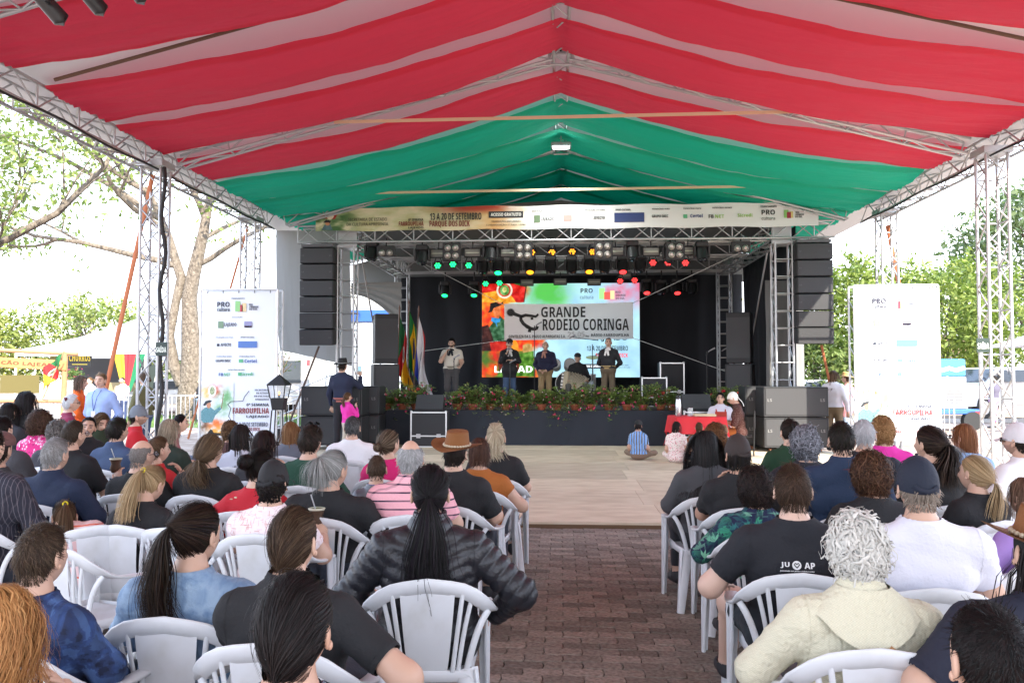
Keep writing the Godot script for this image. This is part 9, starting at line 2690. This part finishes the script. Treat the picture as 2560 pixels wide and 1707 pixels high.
	{"n": "person with curly blue-grey hair in a black top", "x": 1.686, "y": 0.031, "z": -5.857, "yaw": -0.1, "s": 0.93, "hair": "curly", "hc": Color(0.07, 0.07, 0.08), "hc2": Color(0.42, 0.43, 0.48), "hl": 0.14, "curl": 0.012, "hn": 700, "top": [0.02, 0.022, 0.03], "hr": 0.05, "q": 0.016, "w": 1.12, "chair": 1, "tl": 0.995, "seed": 58},
	{"n": "person with a dark top-knot and earring in a dark green top", "x": 2.047, "y": 0.031, "z": -7.623, "yaw": 0.05, "s": 0.93, "hair": "bun", "hc": Color(0.012, 0.01, 0.01), "hc2": Color(0.06, 0.04, 0.03), "ty": 0.09, "bun": 0.035, "top": [0.01, 0.045, 0.018], "sl": 1.2, "hy": 0.195, "q": 0.018, "chair": 1, "tl": 0.906, "seed": 59, "hn": 220, "lw": 0.009},
	{"n": "person with a dark wavy ponytail and hoop earring in a black top", "x": 2.416, "y": 0.031, "z": -5.633, "yaw": 0.2, "s": 0.93, "hair": "pony", "hc": Color(0.014, 0.01, 0.009), "hc2": Color(0.08, 0.05, 0.035), "hl": 0.3, "wave": 1, "ty": 0, "tx": 0.05, "spread": 0.06, "top": [0.012, 0.012, 0.014], "hy": 0.325, "q": 0.016, "hn": 600, "w": 1, "chair": 1, "tl": 1.05, "seed": 60},
	{"n": "person with auburn hair and sunglasses in a light blue shirt", "x": 3.276, "y": 0.031, "z": -6.976, "yaw": 0.3, "s": 0.93, "hair": "long", "hc": Color(0.13, 0.05, 0.022), "hc2": Color(0.34, 0.15, 0.07), "hl": 0.2, "top": [0.25, 0.4, 0.62], "glasses": 1, "hy": 0.325, "q": 0.018, "chair": 1, "tl": 0.914, "seed": 61},
	{"n": "child with a low blonde ponytail in a black top", "x": 2.427, "y": 0.057, "z": -5.069, "yaw": 0.35, "s": 0.87, "hair": "pony", "hc": Color(0.3, 0.2, 0.1), "hc2": Color(0.6, 0.45, 0.27), "hl": 0.28, "ty": -0.05, "tx": 0.05, "spread": 0.035, "top": [0.012, 0.012, 0.014], "hy": 0.195, "hr": -0.1, "q": 0.015, "w": 0.95, "chair": 1, "tl": 0.838, "seed": 62},
	{"n": "person in a white cap and white T-shirt with sunglasses", "x": 3.273, "y": 0.031, "z": -6.19, "yaw": 0.45, "s": 0.93, "hair": "fade", "cap": "cap", "capc": [0.6, 0.58, 0.6], "hc": Color(0.02, 0.015, 0.012), "top": [0.75, 0.75, 0.76], "glasses": 1, "hy": 0.195, "beard": 0.4, "q": 0.018, "w": 1.15, "chair": 1, "al": "out", "tl": 1.004, "seed": 63},
	{"n": "person with brown hair in a lilac frilled dress", "x": 2.361, "y": 0.069, "z": -4.396, "yaw": 0.4, "s": 0.843, "hair": "long", "hc": Color(0.08, 0.045, 0.03), "hc2": Color(0.2, 0.12, 0.08), "hl": 0.2, "top": [0.33, 0.2, 0.5], "sl": 1.9, "wr": "thick", "q": 0.016, "w": 1.1, "chair": 1, "al": "rest", "tl": 0.76, "seed": 64},
	{"n": "child in a blue striped football shirt and black beret on the floor", "x": 1.406, "y": 0.064, "z": -15.33, "yaw": -0.3, "s": 0.765, "pose": "floor", "hair": "short", "hc": Color(0.012, 0.01, 0.01), "cap": "beret", "capc": [0.012, 0.012, 0.014], "top": "jersey", "q": 0.022, "w": 0.9, "ar": "floor", "al": "floor", "bot": [0.2, 0.14, 0.1], "skin": 1, "group": 1, "seed": 65, "hn": 120, "lw": 0.012},
	{"n": "child with long dark hair in a white floral dress sitting on the floor", "x": 2.041, "y": 0.064, "z": -14.93, "yaw": -0.4, "s": 0.775, "pose": "floor", "hair": "long", "hc": Color(0.012, 0.01, 0.01), "hc2": Color(0.02, 0.015, 0.012), "hl": 0.3, "top": "floralwhite", "hem": -0.3, "bot": "floralwhite", "hy": -0.3, "q": 0.022, "w": 0.95, "ar": "floor", "al": "floor", "sl": 0.6, "seed": 66, "hn": 120, "lw": 0.012},
	{"n": "child with brown hair sitting on the floor under the red tablecloth edge", "x": 2.394, "y": 0.064, "z": -14.63, "yaw": -0.3, "s": 0.778, "pose": "floor", "hair": "short", "hc": Color(0.06, 0.032, 0.018), "top": [0.1, 0.1, 0.12], "q": 0.024, "w": 0.85, "ar": "floor", "al": "floor", "seed": 67, "hn": 120, "lw": 0.012},
	{"n": "child with light brown hair in a grey shirt sitting on the floor", "x": 2.681, "y": 0.064, "z": -13.93, "yaw": 0.1, "s": 0.776, "pose": "floor", "hair": "short", "hc": Color(0.2, 0.13, 0.07), "hc2": Color(0.35, 0.24, 0.14), "top": [0.3, 0.3, 0.31], "q": 0.024, "w": 0.9, "ar": "floor", "al": "floor", "seed": 68, "hn": 220, "lw": 0.009},
	{"n": "person in a white blouse and red pinafore seated at the red table", "x": 3.244, "y": 0.013, "z": -17.16, "yaw": 3, "s": 0.97, "hair": "long", "hc": Color(0.012, 0.01, 0.01), "hc2": Color(0.02, 0.015, 0.012), "hl": 0.1, "top": [0.6, 0.58, 0.66], "sl": 1.95, "bot": [0.4, 0.04, 0.03], "apron": 1, "hy": -0.1, "ar": "lap", "al": "lap", "q": 0.02, "hem": -0.02, "chair": 2, "leg": 1.6, "tl": 0.95, "seed": 69, "hn": 120, "lw": 0.012},
	{"n": "person in a white headscarf and brown shawl knitting at the red table", "x": 3.476, "y": 0.013, "z": -16.38, "yaw": 1.35, "s": 0.97, "hair": "none", "cap": "scarf", "capc": [0.72, 0.7, 0.64], "top": "shawl", "sl": 1.1, "wr": "thick", "bot": [0.34, 0.1, 0.02], "hp": -0.35, "lean": -0.15, "ar": "knit", "al": "knit", "glasses": 1, "q": 0.019, "w": 1.15, "hem": -0.12, "chair": 2, "leg": 1.8, "tl": 1.042, "seed": 70, "hn": 120, "lw": 0.012},
	{"n": "person with a braid in a bright pink top standing by the speakers", "x": -3.916, "y": 0.064, "z": -15.02, "yaw": -0.7, "s": 0.702, "pose": "stand", "hair": "pony", "hc": Color(0.1, 0.055, 0.03), "hc2": Color(0.2, 0.12, 0.07), "hl": 0.26, "ty": -0.02, "top": [0.72, 0.03, 0.35], "sl": 1.9, "bot": [0.5, 0.44, 0.36], "ar": "mic", "al": "fold", "q": 0.021, "w": 0.9, "seed": 71, "hn": 120, "lw": 0.012},
	{"n": "person in a black hat and navy shirt with red sash, filming", "x": -4.453, "y": 0.064, "z": -16.64, "yaw": -0.35, "s": 1.063, "pose": "stand", "hair": "short", "hc": Color(0.02, 0.015, 0.012), "cap": "gaucho", "capc": [0.012, 0.012, 0.013], "top": [0.012, 0.017, 0.045], "sl": 1.9, "bot": [0.015, 0.015, 0.02], "sash": [0.34, 0.1, 0.08], "ar": "phone", "phone": 1, "al": "down", "w": 1.06, "q": 0.019, "seed": 72, "hn": 120, "lw": 0.012},
	{"n": "person in an orange blouse with long brown hair standing by the barrier", "x": -7.315, "y": 0, "z": -12.21, "yaw": -1.2, "s": 0.917, "pose": "stand", "hair": "long", "hc": Color(0.07, 0.045, 0.03), "hc2": Color(0.16, 0.11, 0.08), "hl": 0.3, "top": [0.85, 0.12, 0.006], "sl": 1.9, "bot": [0.14, 0.085, 0.05], "hy": -0.2, "q": 0.019, "ar": "clasp", "al": "clasp", "seed": 73, "hn": 220, "lw": 0.009},
	{"n": "person in a light blue shirt with a lanyard facing the audience", "x": -6.836, "y": 0, "z": -11.87, "yaw": 3, "s": 0.936, "pose": "stand", "hair": "bun", "hc": Color(0.16, 0.1, 0.055), "hc2": Color(0.3, 0.2, 0.12), "ty": 0, "bun": 0.03, "top": [0.3, 0.4, 0.68], "sl": 1.9, "bot": [0.36, 0.29, 0.21], "hy": 0.25, "q": 0.018, "ar": "back", "al": "back", "lanyard": 1, "w": 1.05, "seed": 74, "hn": 220, "lw": 0.009},
	{"n": "person in an olive jacket and jeans behind the lattice tower", "x": -7.382, "y": 0, "z": -14.21, "yaw": 1.2, "s": 0.944, "pose": "stand", "hair": "bun", "hc": Color(0.08, 0.05, 0.03), "ty": -0.02, "bun": 0.035, "top": [0.12, 0.11, 0.045], "sl": 1.9, "bot": [0.05, 0.09, 0.19], "q": 0.022, "ar": "clasp", "al": "down", "seed": 75, "hn": 120, "lw": 0.012},
	{"n": "person in a white T-shirt and jeans holding a drink beyond the barrier", "x": -13.11, "y": 0, "z": -23.97, "yaw": 2.9, "s": 0.891, "pose": "stand", "hair": "short", "hc": Color(0.02, 0.015, 0.012), "top": [0.75, 0.75, 0.77], "bot": [0.03, 0.05, 0.12], "glasses": 1, "ar": "mic", "q": 0.026, "beard": 0.5, "seed": 76, "hn": 120, "lw": 0.012},
	{"n": "person in a white top and dark trousers beyond the barrier", "x": -14.4, "y": 0, "z": -24.47, "yaw": 2.7, "s": 0.883, "pose": "stand", "hair": "bun", "hc": Color(0.13, 0.075, 0.04), "top": [0.75, 0.75, 0.77], "bot": [0.03, 0.04, 0.07], "glasses": 1, "q": 0.026, "ar": "down", "al": "down", "sl": 0.3, "seed": 77, "hn": 120, "lw": 0.012},
	{"n": "person in a black top standing beyond the tree trunk", "x": -12.06, "y": 0, "z": -26.98, "yaw": 2.4, "s": 0.871, "pose": "stand", "hair": "short", "hc": Color(0.02, 0.015, 0.012), "top": [0.012, 0.012, 0.014], "bot": [0.3, 0.36, 0.45], "q": 0.028, "seed": 78, "hn": 120, "lw": 0.012},
	{"n": "person in a white shirt with long brown hair standing beside the subwoofers", "x": 5.762, "y": 0, "z": -17.93, "yaw": -0.6, "s": 0.977, "pose": "stand", "hair": "long", "hc": Color(0.06, 0.035, 0.022), "hc2": Color(0.18, 0.11, 0.07), "hl": 0.34, "top": [0.75, 0.72, 0.78], "sl": 1.9, "bot": [0.2, 0.14, 0.08], "q": 0.02, "ar": "down", "al": "fold", "seed": 79, "hn": 120, "lw": 0.012},
	{"n": "person in a straw hat and pink shirt with folded arms", "x": 6.147, "y": 0, "z": -18.32, "yaw": 0.9, "s": 0.943, "pose": "stand", "hair": "short", "hc": Color(0.06, 0.032, 0.018), "cap": "straw", "capc": [0.5, 0.34, 0.14], "top": [0.55, 0.25, 0.28], "sl": 1.9, "bot": [0.25, 0.32, 0.42], "q": 0.02, "ar": "fold", "al": "fold", "hem": -0.2, "seed": 80, "hn": 120, "lw": 0.012},
	{"n": "person in a khaki uniform with a red belt beyond the generator", "x": 15.14, "y": 0, "z": -31.97, "yaw": 2.6, "s": 0.988, "pose": "stand", "hair": "fade", "hc": Color(0.02, 0.015, 0.012), "cap": "cap", "capc": [0.2, 0.16, 0.1], "top": [0.24, 0.19, 0.12], "sl": 1.9, "bot": [0.24, 0.19, 0.12], "sash": [0.4, 0.03, 0.03], "q": 0.027, "ar": "fold", "al": "fold", "w": 1.1, "seed": 81, "hn": 120, "lw": 0.012},
	{"n": "person in jeans and a dark top beyond the lattice tower", "x": 16.02, "y": 0, "z": -33.02, "yaw": 1, "s": 0.884, "pose": "stand", "hair": "short", "hc": Color(0.02, 0.015, 0.012), "top": [0.05, 0.05, 0.06], "bot": [0.1, 0.2, 0.3], "q": 0.03, "seed": 82, "hn": 120, "lw": 0.012},
	{"n": "person in a lilac skirt and dark top by the white pickup", "x": 13.13, "y": 0, "z": -26.03, "yaw": 0.6, "s": 0.921, "pose": "stand", "hair": "long", "hc": Color(0.02, 0.015, 0.012), "hl": 0.2, "top": [0.1, 0.09, 0.13], "bot": [0.4, 0.24, 0.42], "q": 0.028, "leg": 1.7, "seed": 83, "hn": 120, "lw": 0.012},
	{"n": "singer in a white T-shirt and black neckerchief holding a microphone", "x": -2.721, "y": 0.84, "z": -20.36, "yaw": 3.05, "s": 0.965, "pose": "stand", "hair": "curly", "hc": Color(0.012, 0.01, 0.01), "hc2": Color(0.02, 0.015, 0.012), "hl": 0.05, "curl": 0.008, "th": 0.016, "top": [0.62, 0.58, 0.5], "bot": [0.075, 0.07, 0.072], "sash": [0.4, 0.36, 0.28], "kerchief": [0.012, 0.016, 0.024], "beard": 0.9, "ar": "mic", "al": "micdown", "w": 1.12, "q": 0.016, "hp": -0.25, "seed": 84, "hn": 120, "lw": 0.012},
	{"n": "performer in sunglasses and a black blazer over jeans with a microphone", "x": -1.314, "y": 0.84, "z": -20.87, "yaw": 3.3, "s": 0.963, "pose": "stand", "hair": "none", "cap": "beret", "capc": [0.012, 0.012, 0.014], "hc": Color(0.012, 0.01, 0.01), "top": [0.014, 0.014, 0.016], "sl": 1.95, "bot": [0.05, 0.09, 0.17], "hem": -0.22, "wr": "thick", "kerchief": [0.68, 0.66, 0.64], "glasses": 1, "ar": "mic", "al": "fold", "q": 0.017, "seed": 85, "hn": 120, "lw": 0.012},
	{"n": "performer with thinning hair in a navy jumper and khaki trousers, hands clasped", "x": -0.423, "y": 0.84, "z": -21.27, "yaw": 2.8, "s": 0.939, "pose": "stand", "hair": "bald", "hc": Color(0.05, 0.035, 0.025), "hl": 0.03, "top": [0.012, 0.013, 0.04], "sl": 1.95, "bot": [0.27, 0.19, 0.095], "kerchief": [0.42, 0.2, 0.15], "hy": 0.45, "ar": "clasp", "al": "clasp", "q": 0.017, "w": 1.15, "belly": 1.12, "seed": 86, "hn": 120, "lw": 0.012},
	{"n": "seated musician in a flat cap behind the accordion", "x": 0.419, "y": 0.853, "z": -21.57, "yaw": 3.1, "s": 0.97, "pose": "sit", "hair": "fade", "hc": Color(0.02, 0.015, 0.012), "cap": "flat", "capc": [0.02, 0.022, 0.03], "top": [0.02, 0.02, 0.022], "sl": 1.9, "bot": [0.1, 0.095, 0.085], "ar": "play", "al": "play", "q": 0.019, "knees": 0.24, "tl": 1.15, "seed": 87, "hn": 120, "lw": 0.012},
	{"n": "performer in a black jumper with a white neckerchief and brown gaucho trousers", "x": 1.147, "y": 0.84, "z": -20.47, "yaw": 2.75, "s": 0.968, "pose": "stand", "hair": "short", "hc": Color(0.012, 0.01, 0.01), "hc2": Color(0.02, 0.015, 0.012), "top": [0.014, 0.015, 0.019], "sl": 1.95, "bot": [0.12, 0.088, 0.055], "sash": [0.42, 0.3, 0.13], "kerchief": [0.75, 0.74, 0.72], "hy": 0.35, "ar": "back", "al": "back", "q": 0.017, "w": 1.02, "seed": 88, "hn": 120, "lw": 0.012},
]
const EMPTY := [
	[-3.10, -5.00, -0.45, "white plastic armchair standing empty behind the child in frills"],
	[-2.40, -4.15, -0.35, "white plastic armchair standing empty beside the camouflage jacket"],
	[1.95, -3.90, 0.30, "white plastic armchair standing empty past the white T-shirt"],
	[-2.05, -4.60, -0.30, "white plastic armchair standing empty before the red blouse"],
]
func _ready() -> void:
	# camera, sky, sun, exposure
	var cam := Camera3D.new()
	add_child(cam)
	cam.position = Vector3(0, 1.6, 0)
	cam.rotation_degrees = Vector3(2.38, 3.43, 0)
	cam.fov = 44.85
	cam.far = 900.0
	cam.near = 0.05
	var we := WorldEnvironment.new()
	var en := Environment.new()
	we.environment = en
	add_child(we)
	en.background_mode = Environment.BG_SKY
	var ps := ProceduralSkyMaterial.new()
	ps.sky_top_color = Color(0.72, 0.82, 0.97)
	ps.sky_horizon_color = Color(0.97, 0.975, 0.985)
	ps.sky_curve = 0.25
	ps.ground_horizon_color = Color(0.6, 0.57, 0.54)
	ps.ground_bottom_color = Color(0.4, 0.36, 0.33)
	ps.energy_multiplier = 1.0
	var sky := Sky.new()
	sky.sky_material = ps
	en.sky = sky
	en.tonemap_mode = Environment.TONE_MAPPER_LINEAR
	en.tonemap_exposure = 5.2
	en.sdfgi_enabled = true; en.ssao_enabled = true; en.ssil_enabled = true
	var sun := DirectionalLight3D.new()
	sun.name = "sun"
	sun.light_energy = 0.9
	sun.light_angular_distance = 1.0
	sun.light_color = Color(1.0, 0.965, 0.9)
	sun.shadow_enabled = true
	add_child(sun)
	sun.rotation_degrees = Vector3(-36, 33, 0)
	# textures and fonts shared by many things
	wash.seed = 5; wash.frequency = 0.03; wash.fractal_octaves = 4
	cloth_n = noise_tex(2, 0.05, 256, 4.0)
	bold_font = SystemFont.new(); bold_font.font_names = PackedStringArray(["Droid Sans"]); bold_font.font_weight = 700
	thin_font = SystemFont.new(); thin_font.font_names = PackedStringArray(["Droid Sans"])
	var t0 := Time.get_ticks_msec()
	setting()
	print("setting ", Time.get_ticks_msec() - t0)
	stage()
	print("stage ", Time.get_ticks_msec() - t0)
	outside()
	print("outside ", Time.get_ticks_msec() - t0)
	make_chair()
	crowd()
	print("crowd ", Time.get_ticks_msec() - t0)
